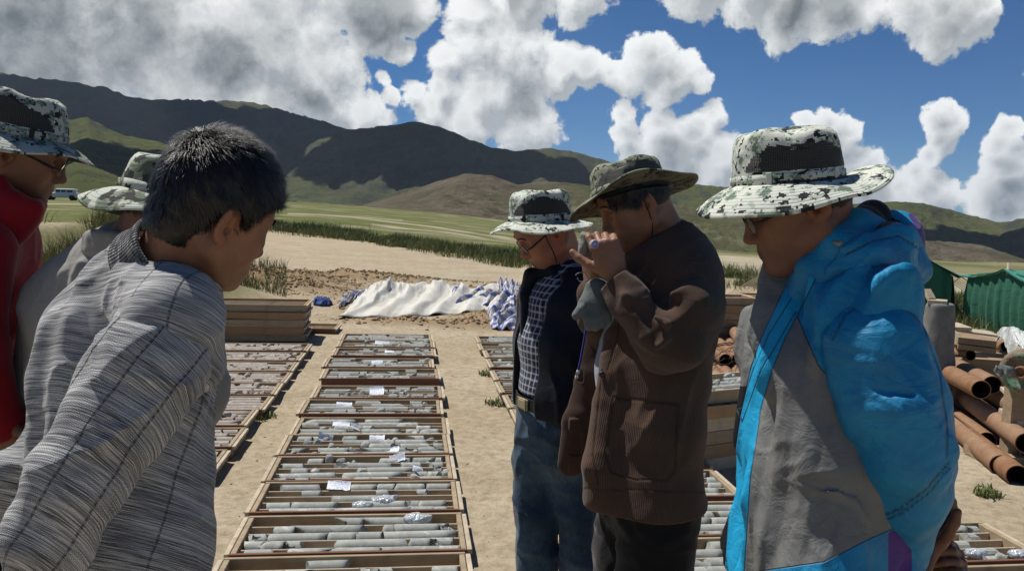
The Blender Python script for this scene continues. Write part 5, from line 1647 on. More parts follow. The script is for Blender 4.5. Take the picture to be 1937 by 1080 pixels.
def fill_tray(t, rs, kind, tone, fill, label, individual=True, L=TL, W=TW, slats=4, glabel=None, extra_low=0.0, stuff=None):
    """cores and broken pieces lying in the channels; each its own thing in the near trays, joined in the far ones"""
    p = W / (slats + 1); c, s = math.cos(t.rotation_euler[2]), math.sin(t.rotation_euler[2])
    for ch in range(slats + 1):
        cnt = -1
        y = -W / 2 + p * (ch + 0.5); x = -L / 2 + 0.035 + rs.rand() * 0.03
        f = fill[ch % len(fill)]
        while x < L / 2 - 0.06:
            if rs.rand() > f: x += 0.05 + 0.12 * rs.rand(); continue
            z = 0.012 + 0.0350
            if kind == 'core' or (kind == 'mixed' and rs.rand() < 0.6):
                cand = [q for q in CORES[tone] if q[0] < L / 2 - 0.03 - x]
                if not cand: break
                Lc, me = cand[rs.randint(len(cand))]
                px_ = x + Lc / 2; x += Lc + (0.003 + 0.008 * rs.rand() if rs.rand() < .7 else 0.05 * rs.rand()); yy = y + rs.randn() * 0.002; rz = rs.randn() * 0.02; sc = 1.0
                rot = (rs.rand() * 6.28, 0, rz); nm = 'rock_core'
            else:
                q = rs.randint(5); me = CHUNKS[tone][q]; r = (0.018, 0.023, 0.028, 0.032, 0.036)[q]
                px_ = x + r; x += r * (1.1 + rs.rand()); yy = y + rs.randn() * 0.006; rot = (rs.rand() * 6, rs.rand() * 6, rs.rand() * 6); z = 0.018 + r * (0.9 + 0.7 * rs.rand()); sc = 1.0; nm = 'core_chunk'
            wp = (t.location[0] + c * px_ - s * yy, t.location[1] + s * px_ + c * yy, t.location[2] + z)
            R = rotz(rot[2] + t.rotation_euler[2]) @ roty(rot[1]) @ rotx(rot[0])
            if individual and N_CORES[0] < 290:
                o = bpy.data.objects.new(nm, me); COL.objects.link(o); o.location = wp
                o.rotation_euler = Matrix(R.tolist()).to_euler(); N_CORES[0] += 1
                cnt += 1; tag(o, '%s piece from the left in the %s channel, %s' % (ORD[cnt], CHN[ch], label), 'rock core', glabel or ('rock pieces in the ' + label))
            else:
                stuff.append((me, R, wp))
def join_stuff(lst, name, m, label, cat):
    V = []; F = []; n = 0
    for me, R, wp in lst:
        v = np.empty(len(me.vertices) * 3, np.float32); me.vertices.foreach_get('co', v); v = v.reshape(-1, 3) @ np.asarray(R).T + np.asarray(wp)
        V.append(v); F += [[i + n for i in pl.vertices] for pl in me.polygons]; n += len(v)
    if not V: return
    o = mesh_np(name, np.concatenate(V), F, m, smooth=False); tag(o, label, cat, kind='stuff')
def slip(loc, rz, label, size=(0.085, 0.06), tilt=0.5, seed=0, roll=0.0):
    """a paper slip in a clear bag, bent over the slats"""
    rs = np.random.RandomState(seed); nx, ny = 7, 6; V = []; st = []
    for j in range(ny):
        for i in range(nx):
            u, v = i / (nx - 1), j / (ny - 1)
            V.append(((u - .5) * size[0], (v - .5) * size[1], 0.006 * math.sin(3 * u + seed) + 0.008 * math.sin(4 * v + seed * 2) + 0.002 * rs.randn())); st.append((u, v, 0))
    V = np.array(V) @ (rotz(rz) @ rotx(tilt) @ roty(roll)).T
    F = [[j * nx + i, j * nx + i + 1, (j + 1) * nx + i + 1, (j + 1) * nx + i] for j in range(ny - 1) for i in range(nx - 1)]
    nV = len(V); V2 = V - (rotz(rz) @ rotx(tilt))[:, 2] * 0.0006
    F2 = F + [[a + nV for a in f[::-1]] for f in F]
    o = mesh_np('paper_slip', np.concatenate([V, V2]), F2, PAPER, attrs={'st': np.array(st + st)}); o.location = tuple(loc); tag(o, label, 'paper')
    return o
def plastic_bag(loc, r, label, seed=0):
    S = SDF(); rs = np.random.RandomState(seed); S.ell((0, 0, 0), (r * 1.5, r, r * 0.6)); S.rc((0, 0, 0), (r * 1.6, rs.randn() * r * .4, r * 0.4), r * .5, r * .12, r * .4)
    S.disp(lambda p: (0.22 * r * (np.abs(vnoise(p * (2.2 / r) + seed)) - 0.3)).astype(np.float32))
    V, F = sdf_mesh(S, r / 9, pad=r * .5); o = mesh_np('plastic_bag', V, F, BAG); o.location = tuple(loc); tag(o, label, 'plastic bag'); return o

rsT = np.random.RandomState(21); STUFF = {'grey': [], 'red': []}
def row_point(px, py): g = G(px, py, 0.0); return g
# direction of the rows: from the two ends of the middle row
_a = G(410, 1075, TH); _b = G(650, 632, TH); _c = G(888, 1075, TH); _d = G(815, 632, TH)
RD = N3([((_b + _d) / 2 - (_a + _c) / 2)[0], ((_b + _d) / 2 - (_a + _c) / 2)[1], 0]); RX = np.array([RD[1], -RD[0], 0]); RZ = math.atan2(RX[1], RX[0])
log('row width near/far', np.linalg.norm(_c - _a), np.linalg.norm(_d - _b), 'length', np.linalg.norm(_b - _a))
names_mid = ['nearest', 'second', 'third', 'fourth', 'fifth', 'sixth', 'seventh', 'eighth', 'ninth', 'tenth', 'eleventh', 'twelfth', 'thirteenth', 'fourteenth']
# ---- middle row: photo line of each tray's front top edge
MID = [(1140, 425, 905), (1072, 412, 888), (998, 436, 855), (928, 484, 850), (868, 504, 838), (822, 532, 828), (782, 552, 820), (750, 566, 820), (716, 586, 815), (692, 604, 800), (672, 612, 815), (656, 632, 815), (643, 640, 815)]
def run_row():
    # exact spacing along the row so that the trays never run into each other
    mid0 = (_a + _c) / 2
    ys = []
    for i, (py, xl, xr) in enumerate(MID):
        g = G((xl + xr) / 2, py, TH); ys.append(np.dot(g - mid0, RD))
    k = [ys[0]]
    for v in ys[1:]: k.append(max(v, k[-1] + TW + TK + 0.022))
    log('tray positions', np.round(k, 2))
    for i, dist in enumerate(k):
        if dist > 7.4: break
        j = rsT.randn() * 0.012 + (0.03 if i in (9,) else 0) * -1; rz = RZ + rsT.randn() * 0.006
        cpt = mid0 + RD * (dist + TW / 2) + RX * j
        z = on_ground(cpt[0], cpt[1]) - 0.003
        t = make_tray('core_tray', (cpt[0], cpt[1], z), rz, 'shallow wooden core tray, %s from the camera in the middle row' % (names_mid[i]), 'core trays laid out on the sand', rsT, marks=(i < 8))
        fl = [[.97, .95, .95, .9, .2], [.97, .95, .98, .75, .3], [.75, .6, .45, .5, .5], [.8, .7, .6, .45, .75], [.75, .8, .7, .65, .4], [.6, .75, .5, .65, .5]][min(i, 5)] if i < 6 else [0.75, 0.8, 0.65, 0.7, 0.6]
        fill_tray(t, rsT, 'core' if i < 3 else 'mixed', 'grey', fl, '%s tray, middle row' % names_mid[i], individual=i < 6, stuff=STUFF['grey'])
        TR.append(t)
TR = []
run_row()
def in_tray(t, x, y, z):
    c, s = math.cos(t.rotation_euler[2]), math.sin(t.rotation_euler[2])
    return (t.location[0] + c * x - s * y, t.location[1] + s * x + c * y, t.location[2] + z)
SL = [(1, 0.33, 0.17, 'white bag'), ]
slip(in_tray(TR[2], -0.12, 0.15, 0.085), RZ, 'large white paper slip in the third tray, left of its middle', (0.125, 0.085), 0.35, 1)
slip(in_tray(TR[4], -0.28, 0.165, 0.080), RZ, 'curled paper slip at the back left of the fifth tray', (0.10, 0.055), 0.55, 2, 0.3)
slip(in_tray(TR[4], 0.06, 0.135, 0.085), RZ, 'white printed paper slip at the middle of the fifth tray', (0.10, 0.07), 0.4, 3)
slip(in_tray(TR[4], 0.16, -0.13, 0.080), RZ, 'white paper slip at the front right of the fifth tray', (0.10, 0.06), 0.5, 4, -0.2)
slip(in_tray(TR[3], 0.20, 0.165, 0.085), RZ, 'paper slip standing up at the back of the fourth tray', (0.10, 0.055), 0.5, 5, -0.25)
slip(in_tray(TR[3], 0.32, -0.05, 0.085), RZ + .2, 'crumpled white slip at the right of the fourth tray', (0.07, 0.06), 0.3, 6, 0.5)
slip(in_tray(TR[5], -0.22, 0.05, 0.08), RZ, 'white paper slip at the left of the sixth tray', (0.12, 0.07), 0.4, 7)
slip(in_tray(TR[5], -0.10, -0.03, 0.08), RZ + .3, 'folded white paper beside the slip in the sixth tray', (0.10, 0.06), 0.3, 8, 0.3)
slip(in_tray(TR[6], -0.22, 0.06, 0.08), RZ, 'white paper slip near the left end of the seventh tray', (0.12, 0.07), 0.45, 9)
slip(in_tray(TR[7], -0.02, 0.02, 0.08), RZ, 'white paper slip in the middle of the eighth tray', (0.12, 0.09), 0.5, 10)
slip(in_tray(TR[7], -0.03, 0.13, 0.08), RZ, 'small paper slip behind the middle one in the eighth tray', (0.12, 0.05), 0.5, 11)
slip(in_tray(TR[9], -0.02, 0.0, 0.08), RZ, 'white paper slip in the tenth tray', (0.11, 0.07), 0.4, 12)
slip(in_tray(TR[10], 0.05, 0.02, 0.08), RZ, 'white paper slip in the eleventh tray', (0.10, 0.07), 0.4, 13)
slip(in_tray(TR[11], -0.05, 0.05, 0.08), RZ, 'bright white slip in the far end of the middle row', (0.16, 0.09), 0.3, 14)
plastic_bag(in_tray(TR[1], 0.30, 0.16, 0.082), 0.045, 'crumpled clear plastic bag at the back of the second tray', 2)
plastic_bag(in_tray(TR[2], 0.13, -0.06, 0.075), 0.045, 'crumpled clear plastic bag among the stones of the third tray', 3)
plastic_bag(in_tray(TR[2], 0.02, -0.10, 0.065), 0.035, 'small clear plastic wrap at the middle of the third tray', 4)

# ---- left row, red brown rock, running behind the man in the sweater
def side_row(anchor, first, last, step0, side, name, tone, group_word, kindf, ind, fillf, marks=False, woodf=None, skip=(), jit=0.01):
    out = []
    for i in range(first, last):
        if i in skip: continue
        cpt = anchor + RD * (step0 * i) + RX * (rsT.randn() * jit)
        z = on_ground(cpt[0], cpt[1]) - 0.003
        t = make_tray('core_tray', (cpt[0], cpt[1], z), RZ + rsT.randn() * 0.008, 'shallow wooden core tray, %s from the camera in the %s row' % (names_mid[i - first], name), 'core trays laid out on the sand', rsT, marks=marks)
        fill_tray(t, rsT, kindf(i), tone, fillf(i), '%s tray, %s row' % (names_mid[i - first], name), individual=ind(i), stuff=STUFF[tone])
        out.append(t)
    return out
cl = G(403, 893, TH) - RX * (TL / 2) 
LEFT = side_row(cl + RD * 0.22, 0, 9, 0.5, 1, 'left', 'red', 'reddish brown rock piece', lambda i: 'core' if i < 2 else 'mixed', lambda i: 2 <= i < 3, lambda i: [.93, .9, .95, .88, .93])
cr = G(984, 800, TH) + RX * (TL / 2)
RIGHT = side_row(cr + RD * (0.22 - 2.56), 0, 13, 0.515, 1, 'right', 'grey', 'grey drill core piece', lambda i: 'core' if i < 3 else 'mixed', lambda i: i < 4, lambda i: [.97, .95, .93, .9, .6] if i < 5 else [.6, .6, .5, .6, .5], marks=True)
c4 = G(1937, 1028, TH); 
f4 = G(1800, 962, TH); dF = N3(c4 - f4); 
log('4th row edge dir', dF, RD)
FAR4 = side_row(G(1905, 1012, TH) - RX * (TL / 2) - RD * 0.05, 0, 2, -0.5, 1, 'outer right', 'grey', 'pale rock piece', lambda i: 'mixed', lambda i: True, lambda i: [.6, .6, .65, .6, .5])
plastic_bag(in_tray(FAR4[0], 0.22, -0.13, 0.08), 0.034, 'crumpled clear plastic bag near the right edge of the outer right tray', 6)
plastic_bag(in_tray(FAR4[0], 0.42, -0.16, 0.08), 0.034, 'second crumpled plastic bag at the corner of the outer right tray', 7)
join_stuff(STUFF['grey'], 'rock_pieces', ST_GREY, 'grey and greenish rock pieces in the farther trays', 'rock')
join_stuff(STUFF['red'], 'rock_pieces', ST_RED, 'reddish brown rock pieces in the trays of the left row', 'rock')
log('trays', N_CORES)

# ---- stack of empty trays beyond the left row
def stack(px, py, n, rz, jit, what, woods, L=TL, W=TW, offx=0, dz=None, filled=False):
    g = G(px, py, 0); z = on_ground(g[0], g[1])
    for i in range(n):
        a = rsT.randn(2) * jit
        word = 'lowest' if i == 0 else ('topmost' if i == n - 1 else names_mid[i])
        t = make_tray('core_tray', (g[0] + a[0], g[1] + a[1], z + i * (dz or TH + 0.003)), rz + rsT.randn() * 0.02, ('%s tray of the %s' % (word.replace('nearest', 'first'), what)), 'stacked core trays', rsT, front=woods[i % len(woods)], wood_m=woods[(i + 1) % len(woods)], L=L, W=W)
        if filled and i >= n - 4: fill_tray(t, rsT, 'mixed', 'grey', [.7] * 5, '', individual=False, L=L, W=W, stuff=ST2)
    return g
ST2 = []
stack(484, 641, 5, RZ + 0.02, 0.012, 'stack beyond the left row', [W_TRAY, W_ORANGE], L=1.22, W=0.62)
t = make_tray('core_tray', tuple(G(560, 628, 0)), RZ - 0.05, 'empty wooden tray lying just behind the stack at the left', 'core trays laid out on the sand', rsT, W=0.45)
# stacks between the brown coat and the blue jacket
stack(1368, 862, 6, RZ + 0.34, 0.012, 'stack seen between the brown coat and the blue jacket', [W_SLAT, W_ORANGE, W_TRAY], filled=True)
join_stuff(ST2, 'rock_pieces', ST_GREY, 'rock pieces in the stack between the brown coat and the blue jacket', 'rock')
stack(1362, 668, 8, RZ + 0.02, 0.02, 'ochre stack behind the rusty pipes', [W_ORANGE, W_TRAY], L=0.75, W=0.42)
stack(1445, 640, 7, RZ + 0.05, 0.03, 'right hand ochre stack behind the rusty pipes', [W_TRAY, W_ORANGE], L=0.6, W=0.42)
log('stacks')
# ------------------------------------------------------------------ rusty pipes
def rust_mat():
    def f(nt, b):
        o = nt.obj(); r = nt.rnd(); v = nt.vm('ADD', o, nt.comb(nt.math('MULTIPLY', r, 13), nt.math('MULTIPLY', r, 7), r))
        n = nt.noise(nt.mapping(v, (1, 1, 1)), 7, 6, 0.7); n2 = nt.noise(v, 60, 4, 0.7)
        c = nt.mix(nt.maprange(n, 0.35, 0.65), (0.20, 0.085, 0.034), (0.27, 0.165, 0.09)); c = nt.mix(nt.maprange(n2, 0.5, 0.75, 0, 0.7), c, (0.13, 0.055, 0.028))
        c = nt.mix(nt.math('MULTIPLY', r, 0.3), c, (0.33, 0.24, 0.17))
        setin(nt, b, 'Base Color', c); b.inputs['Roughness'].default_value = 0.75
        setin(nt, b, 'Normal', nt.bump(n2, 0.35, 0.003))
    return mat('rust', f)
RUST = rust_mat()
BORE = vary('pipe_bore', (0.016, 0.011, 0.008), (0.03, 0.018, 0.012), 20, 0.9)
def pipe(a, b, r, label, group='rusty drill pipes lying in the yard'):
    a = np.asarray(a, float); b = np.asarray(b, float); d = N3(b - a); root = empty('rusty_pipe', tuple(a)); tag(root, label, 'pipe', group)
    e1 = N3(np.cross(d, [0, 0, 1.])); e2 = np.cross(d, e1); n = 26
    L = np.linalg.norm(b - a); V = []; 
    secs = [(0.0, r), (0.004, r * 1.0), (L * 0.33, r), (L * 0.33 + 0.004, r * 1.015), (L * .36, r * 1.015), (L * .36 + .004, r), (L - 0.004, r), (L, r * 0.985)]
    for x, q in secs:
        for k in range(n): t = 2 * PI * k / n; V.append(d * x + e1 * q * math.cos(t) + e2 * q * math.sin(t))
    m = len(secs); F = [[i * n + k, i * n + (k + 1) % n, (i + 1) * n + (k + 1) % n, (i + 1) * n + k] for i in range(m - 1) for k in range(n)]
    o = mesh_np('tube', np.array(V), F, RUST); o.parent = root
    # wall thickness at both ends and the dark bore
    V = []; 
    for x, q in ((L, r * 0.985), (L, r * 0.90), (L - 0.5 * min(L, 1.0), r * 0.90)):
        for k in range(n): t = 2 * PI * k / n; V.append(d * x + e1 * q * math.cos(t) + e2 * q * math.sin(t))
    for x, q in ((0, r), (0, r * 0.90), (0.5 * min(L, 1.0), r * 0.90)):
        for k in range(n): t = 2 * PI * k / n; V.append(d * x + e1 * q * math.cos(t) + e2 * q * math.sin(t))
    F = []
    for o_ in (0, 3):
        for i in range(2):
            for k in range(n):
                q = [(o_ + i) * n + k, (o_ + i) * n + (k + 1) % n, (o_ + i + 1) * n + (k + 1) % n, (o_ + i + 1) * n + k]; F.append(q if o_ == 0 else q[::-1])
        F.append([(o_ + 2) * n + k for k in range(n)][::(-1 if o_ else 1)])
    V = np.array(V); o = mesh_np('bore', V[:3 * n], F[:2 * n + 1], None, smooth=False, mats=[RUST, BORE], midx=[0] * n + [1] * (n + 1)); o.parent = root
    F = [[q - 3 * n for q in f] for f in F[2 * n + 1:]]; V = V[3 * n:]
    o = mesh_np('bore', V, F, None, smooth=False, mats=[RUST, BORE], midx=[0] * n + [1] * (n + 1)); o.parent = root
    return root
# pile at the right: (near end px, py, distance) -> (far end px, py, distance), radius
r_ = 0.060
PIPES = [((1893, 880), (1690, 706), 0.075, 'lowest and nearest rusty pipe of the pile, open end on the sand'),
         ((1866, 835), (1660, 676), 0.075, 'short rusty pipe lying just behind the lowest one'),
         ((1925, 900), (1800, 800), 0.075, 'dark rusty pipe on the ground right of the nearest pipe end'),
         ((1950, 862), (1790, 745), 0.075, 'dark rusty pipe deep in the pile under the long one'),
         ((1942, 838), (1700, 660), 0.215, 'long rusty pipe in the middle of the pile, its end at the picture edge'),
         ((1960, 815), (1840, 735), 0.215, 'rusty pipe half hidden behind the long one'),
         ((1920, 770), (1740, 672), 0.300, 'rusty pipe running under the round drum'),
         ((1856, 737), (1690, 652), 0.430, 'rusty pipe with its open end above the middle of the pile'),
         ((1877, 728), (1690, 632), 0.430, 'rusty pipe right behind the upper open ended one'),
         ((1890, 700), (1780, 640), 0.300, 'rusty pipe in the deep shade left of the drum shaft')]
def floor_at(p, z): return np.array([p[0], p[1], z + on_ground(p[0], p[1])])
PIPE_ENDS = []
for a, b, z, lab in PIPES:
    pa, pb = G(*a, z), G(*b, z)
    if np.linalg.norm(pb - pa) > 4.2: pb = pa + N3(pb - pa) * 4.2
    pipe(pb, pa, 0.070, lab); PIPE_ENDS.append((pa, pb, z))
pipe(P(1820, 640, 8.6), P(1905, 656, 7.6), 0.060, 'short rusty pipe poking out under the plastic sheet')
pipe(P(1790, 664, 7.3), P(1836, 672, 6.9), 0.048, 'short thin pipe under the plank pile')
# timbers that carry the upper pipes
for q, t, lab in ((4, 0.25, 'front timber bearer under the upper pipes'), (4, 0.75, 'rear timber bearer under the upper pipes')):
    pa, pb, z = PIPE_ENDS[q]; c = pa + (pb - pa) * t; d = N3(pb - pa); s_ = np.cross([0, 0, 1.], d)
    mb = MB(); mb.box((0, 0, 0), (0.09, 1.3, 0.14), np.stack([d, s_, [0, 0, 1.]], 1), bevel=0.004)
    o = mb.build('timber_bearer', W_DARK); o.location = (c[0] - s_[0] * 0.15, c[1] - s_[1] * 0.15, 0.072 + on_ground(c[0], c[1])); tag(o, lab, 'timber')
# bundle between the brown coat and the blue jacket
k = 0
for i, (x0, x1, dy) in enumerate([(1340, 1305, 0), (1362, 1330, 4), (1384, 1352, 6), (1406, 1376, 10), (1350, 1318, 34), (1374, 1342, 36), (1396, 1366, 40), (1420, 1392, 30)]):
    lay = 0 if i < 4 else 1
    zz = 0.07 if lay == 0 else 0.185
    a = G(x0 + 22, 722 - dy * 0.2 - (0 if lay == 0 else 34), zz); b = G(x1 - 8, 640 - (0 if lay == 0 else 8) - (i % 2) * 5, zz)
    pipe(b, a, 0.066, ['leftmost', 'second', 'third', 'fourth', 'fifth', 'sixth', 'seventh', 'rightmost'][i] + ' orange rusty pipe in the bundle between the two coats', 'orange rusty pipes in the bundle')
pipe(G(1386, 622, 0.31), G(1430, 690, 0.31), 0.066, 'single orange rusty pipe lying askew across the top of the bundle', 'orange rusty pipes in the bundle')
mb = MB(); rs = np.random.RandomState(4)
for j in range(7):
    pts = [G(1320 + 110 * u, 690 - 24 * u - j * 6 + 10 * math.sin(3.2 * u + j) + rs.randn() * 1.5, 0.27 + 0.04 * math.sin(PI * u)) for u in np.linspace(0, 1, 16)]
    mb.tube(pts, 0.004, 5)
o = mb.build('wire_rope', vary('wire_dark', (0.02, 0.016, 0.012), (0.04, 0.03, 0.02), 30, 0.6)); tag(o, 'loose coils of dark wire lying over the orange pipes', 'wire')

# ------------------------------------------------------------------ drum, post, planks, plastic sheet
def round_drum():
    c = P(1935, 704, 5.4); root = empty('machine_drum', tuple(c)); tag(root, 'round rusty steel drum with flaking green paint beside the pipes, cut by the right edge', 'machine')
    f = N3(CAM - c); f[2] *= 0.2; f = N3(f + np.array([-0.5, 0, 0])); e1 = N3(np.cross([0, 0, 1.], f)); R = np.stack([e1, np.cross(f, e1), f], 1)
    def pm(nt, b):
        n = nt.noise(nt.obj(), 9, 5, 0.65); n2 = nt.noise(nt.obj(), 40, 4, 0.7)
        c_ = nt.mix(nt.maprange(n, 0.48, 0.56), (0.19, 0.145, 0.10), (0.12, 0.26, 0.17)); c_ = nt.mix(nt.maprange(n2, 0.52, 0.62), c_, (0.13, 0.07, 0.04))
        setin(nt, b, 'Base Color', c_); b.inputs['Roughness'].default_value = 0.7; setin(nt, b, 'Normal', nt.bump(n2, .4, .004))
    m = mat('drum_paint', pm)
    mb = MB(); mb.lathe([(0.0, 0.02), (0.09, 0.02), (0.10, 0.03), (0.125, 0.03), (0.15, 0.0), (0.155, -0.03), (0.155, -0.22), (0, -0.22)], (0, 0, 0), 36, R); o = mb.build('drum_body', m); o.parent = root
    mb = MB(); mb.lathe([(0.045, 0.018), (0.045, 0.045), (0.028, 0.050), (0.028, 0.03), (0.0, 0.03)], (0, 0, 0), 24, R); o = mb.build('hub', RUST); o.parent = root
    for q in range(6):
        a = q * PI / 3 + .3; p = R @ np.array([0.115 * math.cos(a), 0.115 * math.sin(a), 0.032]); mb = MB(); mb.lathe([(0.011, 0), (0.011, 0.010), (0, 0.010)], p, 6, R, smooth=False); o = mb.build('bolt', RUST); o.parent = root
    mb = MB(); s0 = R @ np.array([0.14, 0.10, -0.05])
    p0 = P(1893, 701, 5.35) - c; p1 = P(1912, 704, 5.4) - c
    mb.tube([p0, p1], 0.040, 14); mb.tube([p0 - N3(p1 - p0) * 0.05, p0], 0.018, 8); mb.tube([p0 - N3(p1 - p0) * 0.05 - [0, 0, .02], p0 - N3(p1 - p0) * 0.05 + [0, 0, .03]], 0.007, 6); o = mb.build('shaft', vary('steel_grey', (0.20, 0.21, 0.20), (0.12, 0.12, 0.11), 30, 0.5)); o.parent = root
    mb = MB(); g = on_ground(c[0], c[1]); mb.box((0.05, 0.12, (g - c[2]) / 2 - 0.06), (0.12, 0.10, -(g - c[2]) - 0.10)); mb.box((0.05, 0.12, g - c[2] + 0.03), (0.5, 0.3, 0.06)); o = mb.build('stand', W_DARK); o.parent = root
round_drum()
def plank(a, b, w, h, label, m=W_DARK, group=None, name='plank'):
    a = np.asarray(a); b = np.asarray(b); d = N3(b - a); s = N3(np.cross([0, 0, 1.], d)); R = np.stack([d, s, np.cross(d, s)], 1)
    mb = MB(); mb.box((0, 0, 0), (np.linalg.norm(b - a), w, h), R, bevel=0.003); o = mb.build(name, m); o.location = tuple((a + b) / 2); tag(o, label, 'plank', group); return o
plank(P(1808, 640, 7.0), P(1880, 648, 6.9), 0.22, 0.055, 'upper dark plank lying under the right end of the plastic sheet', group='planks above the pipes')
plank(P(1808, 652, 7.0), P(1880, 661, 6.9), 0.22, 0.045, 'lower dark plank under the first, above the pipes', group='planks above the pipes')
plank(P(1802, 632, 7.02), P(1806, 655, 6.95), 0.10, 0.06, 'short pale block at the left end of the dark planks', W_SLAT)
plank(P(1805, 622, 7.5), P(1880, 632, 7.4), 0.3, 0.02, 'thin weathered board on top of the plank heap', W_SLAT)
plank(P(1795, 612, 7.6), P(1822, 622, 7.3), 0.16, 0.03, 'pale board sloping down in front of the green tent', W_SLAT)
plank(P(1790, 700, 6.6), P(1830, 665, 7.2), 0.07, 0.05, 'dark brace slanting under the plank heap')
plank(P(1903, 735, 5.9), P(1920, 752, 5.7), 0.08, 0.03, 'small pale board wedged behind the drum', W_SLAT)
plank(P(1895, 775, 5.7), P(1930, 800, 5.5), 0.05, 0.03, 'narrow pale lath between the pipes', W_SLAT)
def grey_post():
    g = P(1772, 640, 6.6); z = on_ground(g[0], g[1]); root = empty('grey_sack', (g[0], g[1], z)); tag(root, 'tall grey canvas wrapped barrel behind the blue jacket with boards on top', 'barrel')
    S = SDF(); top = P(1775, 572, 6.6)[2] - z
    S.path([(0, 0, 0.0), (0, 0, top * 0.5), (0.01, 0, top - 0.05)], [0.15, 0.14, 0.11], 0, 0.05); S.disp(cloth_folds(0.012, 9, (0, 0, 1), 101, 0.4)); S.plane((0, 0, top), (0, 0, 1), 0.02); S.plane((0, 0, -0.02), (0, 0, -1))
    V, F = sdf_mesh(S, 0.010); o = mesh_np('wrap', V, F, vary('grey_canvas', (0.21, 0.215, 0.20), (0.13, 0.13, 0.12), 7, 0.8, 0.01)); o.parent = root
    return P(1775, 572, 6.6)
tp = grey_post()
plank(P(1755, 570, 6.62), P(1792, 573, 6.55), 0.16, 0.04, 'short pale board lying on top of the grey barrel', W_SLAT)
plank(P(1752, 548, 6.66), P(1762, 566, 6.6), 0.07, 0.03, 'small pale board standing upright on the grey barrel', W_SLAT)

def draped(name, label, cat, fn, nu, nv, m, th=0.006, attrs=None):
    """cloth or sheet given as a height surface, with its own thickness"""
    U, W_ = np.meshgrid(np.linspace(0, 1, nu), np.linspace(0, 1, nv)); V = fn(U.ravel(), W_.ravel())
    i = np.arange(nv - 1)[:, None] * nu; j = np.arange(nu - 1)[None]
    F = np.stack([i + j, i + j + 1, i + nu + j + 1, i + nu + j], -1).reshape(-1, 4)
    n = len(V); V2 = V - [0, 0, th]; F2 = np.concatenate([F, F[:, ::-1] + n]); st = np.stack([U.ravel(), W_.ravel(), 0 * U.ravel()], 1)
    ed = []
    for a in range(nu - 1): ed += [[a, a + n, a + 1 + n, a + 1], [(nv - 1) * nu + a + 1, (nv - 1) * nu + a + 1 + n, (nv - 1) * nu + a + n, (nv - 1) * nu + a]]
    for a in range(nv - 1): ed += [[(a + 1) * nu, (a + 1) * nu + n, a * nu + n, a * nu], [a * nu + nu - 1, a * nu + nu - 1 + n, (a + 1) * nu + nu - 1 + n, (a + 1) * nu + nu - 1]]
    o = mesh_np(name, np.concatenate([V, V2]), np.concatenate([F2, np.array(ed)]), m, attrs={'st': np.concatenate([st, st])}); tag(o, label, cat); return o
def tarp_white(nt, b):
    n = nt.noise(nt.obj(), 3.0, 5, 0.6); n2 = nt.noise(nt.mapping(nt.obj(), (1, 4, 4), (0, 0, 0.4)), 9, 5, 0.7)
    c = nt.mix(nt.maprange(n, 0.5, 0.75, 0, 0.6), (0.60, 0.585, 0.52), (0.40, 0.335, 0.235)); c = nt.mix(nt.maprange(n2, 0.6, 0.8, 0, 0.35), c, (0.36, 0.30, 0.21))
    setin(nt, b, 'Base Color', c); b.inputs['Roughness'].default_value = 0.5
    setin(nt, b, 'Normal', nt.bump(nt.noise(nt.mapping(nt.obj(), (1, 3, 3), (0, 0, 0.4)), 14, 5, 0.65), 0.5, 0.02))
M_TARP = mat('white_tarpaulin', tarp_white)
def stripes(nt, b):
    st = nt.sep(nt.attr('st')); m = nt.math('GREATER_THAN', nt.math('FRACT', nt.math('MULTIPLY', nt.math('ADD', st[1], nt.math('MULTIPLY', st[0], 0.7)), 9.0)), 0.55); n = nt.noise(nt.obj(), 8, 5, 0.7)
    c = nt.mix(m, (0.60, 0.62, 0.66), (0.045, 0.095, 0.36)); c = nt.mix(nt.maprange(n, 0.46, 0.60, 0, 0.9), c, (0.33, 0.26, 0.17))
    setin(nt, b, 'Base Color', c); b.inputs['Roughness'].default_value = 0.5; setin(nt, b, 'Normal', nt.bump(nt.noise(nt.obj(), 30, 4, .6), .5, .01))
M_STRIPE = mat('striped_tarpaulin', stripes)
def sheet_fn(corners, lift, amp, fr, seed, ridge=None):
    c = [G(*q)[:2] for q in corners]    # back left, back right, front right, front left
    def fn(u, v):
        x = (c[0][0] * (1 - u) + c[1][0] * u) * (1 - v) + (c[3][0] * (1 - u) + c[2][0] * u) * v
        y = (c[0][1] * (1 - u) + c[1][1] * u) * (1 - v) + (c[3][1] * (1 - u) + c[2][1] * u) * v
        q = np.stack([u * fr[0] + 1.3 * v, v * fr[1] + 0.8 * u, np.full_like(u, seed)], 1)
        x = x + 0.10 * fbm(q * 0.7 + 5, 3, seed); y = y + 0.12 * fbm(q * 0.7 + 9, 3, seed + 1)
        e = np.minimum(np.minimum(u, 1 - u), np.minimum(v, 1 - v)); ee = smooth(e, 0, 0.14)
        h = lift * np.sin(PI * np.clip(v * 0.9 + 0.02, 0, 1)) ** 0.8 * (np.sin(PI * np.clip(u * 0.92 + 0.06, 0, 1)) ** 0.6)
        if ridge is not None: h = h * ridge(u, v)
        fo = amp * 0.9 * np.sin(3.1 * q[:, 0] * 2.0 + 2.2 * q[:, 1] + 3.0 * fbm(q * 0.8, 2, seed + 3)) * (0.35 + 0.65 * ee) + amp * 0.55 * fbm(q * 3.0, 3, seed + 5) + amp * 0.3
        z = terrain(x, y) + 0.012 + 0.045 * smooth(e, 0, 0.05) + h * ee + np.maximum(fo, -0.01) * 0.9
        return np.stack([x, y, z], 1)
    return fn
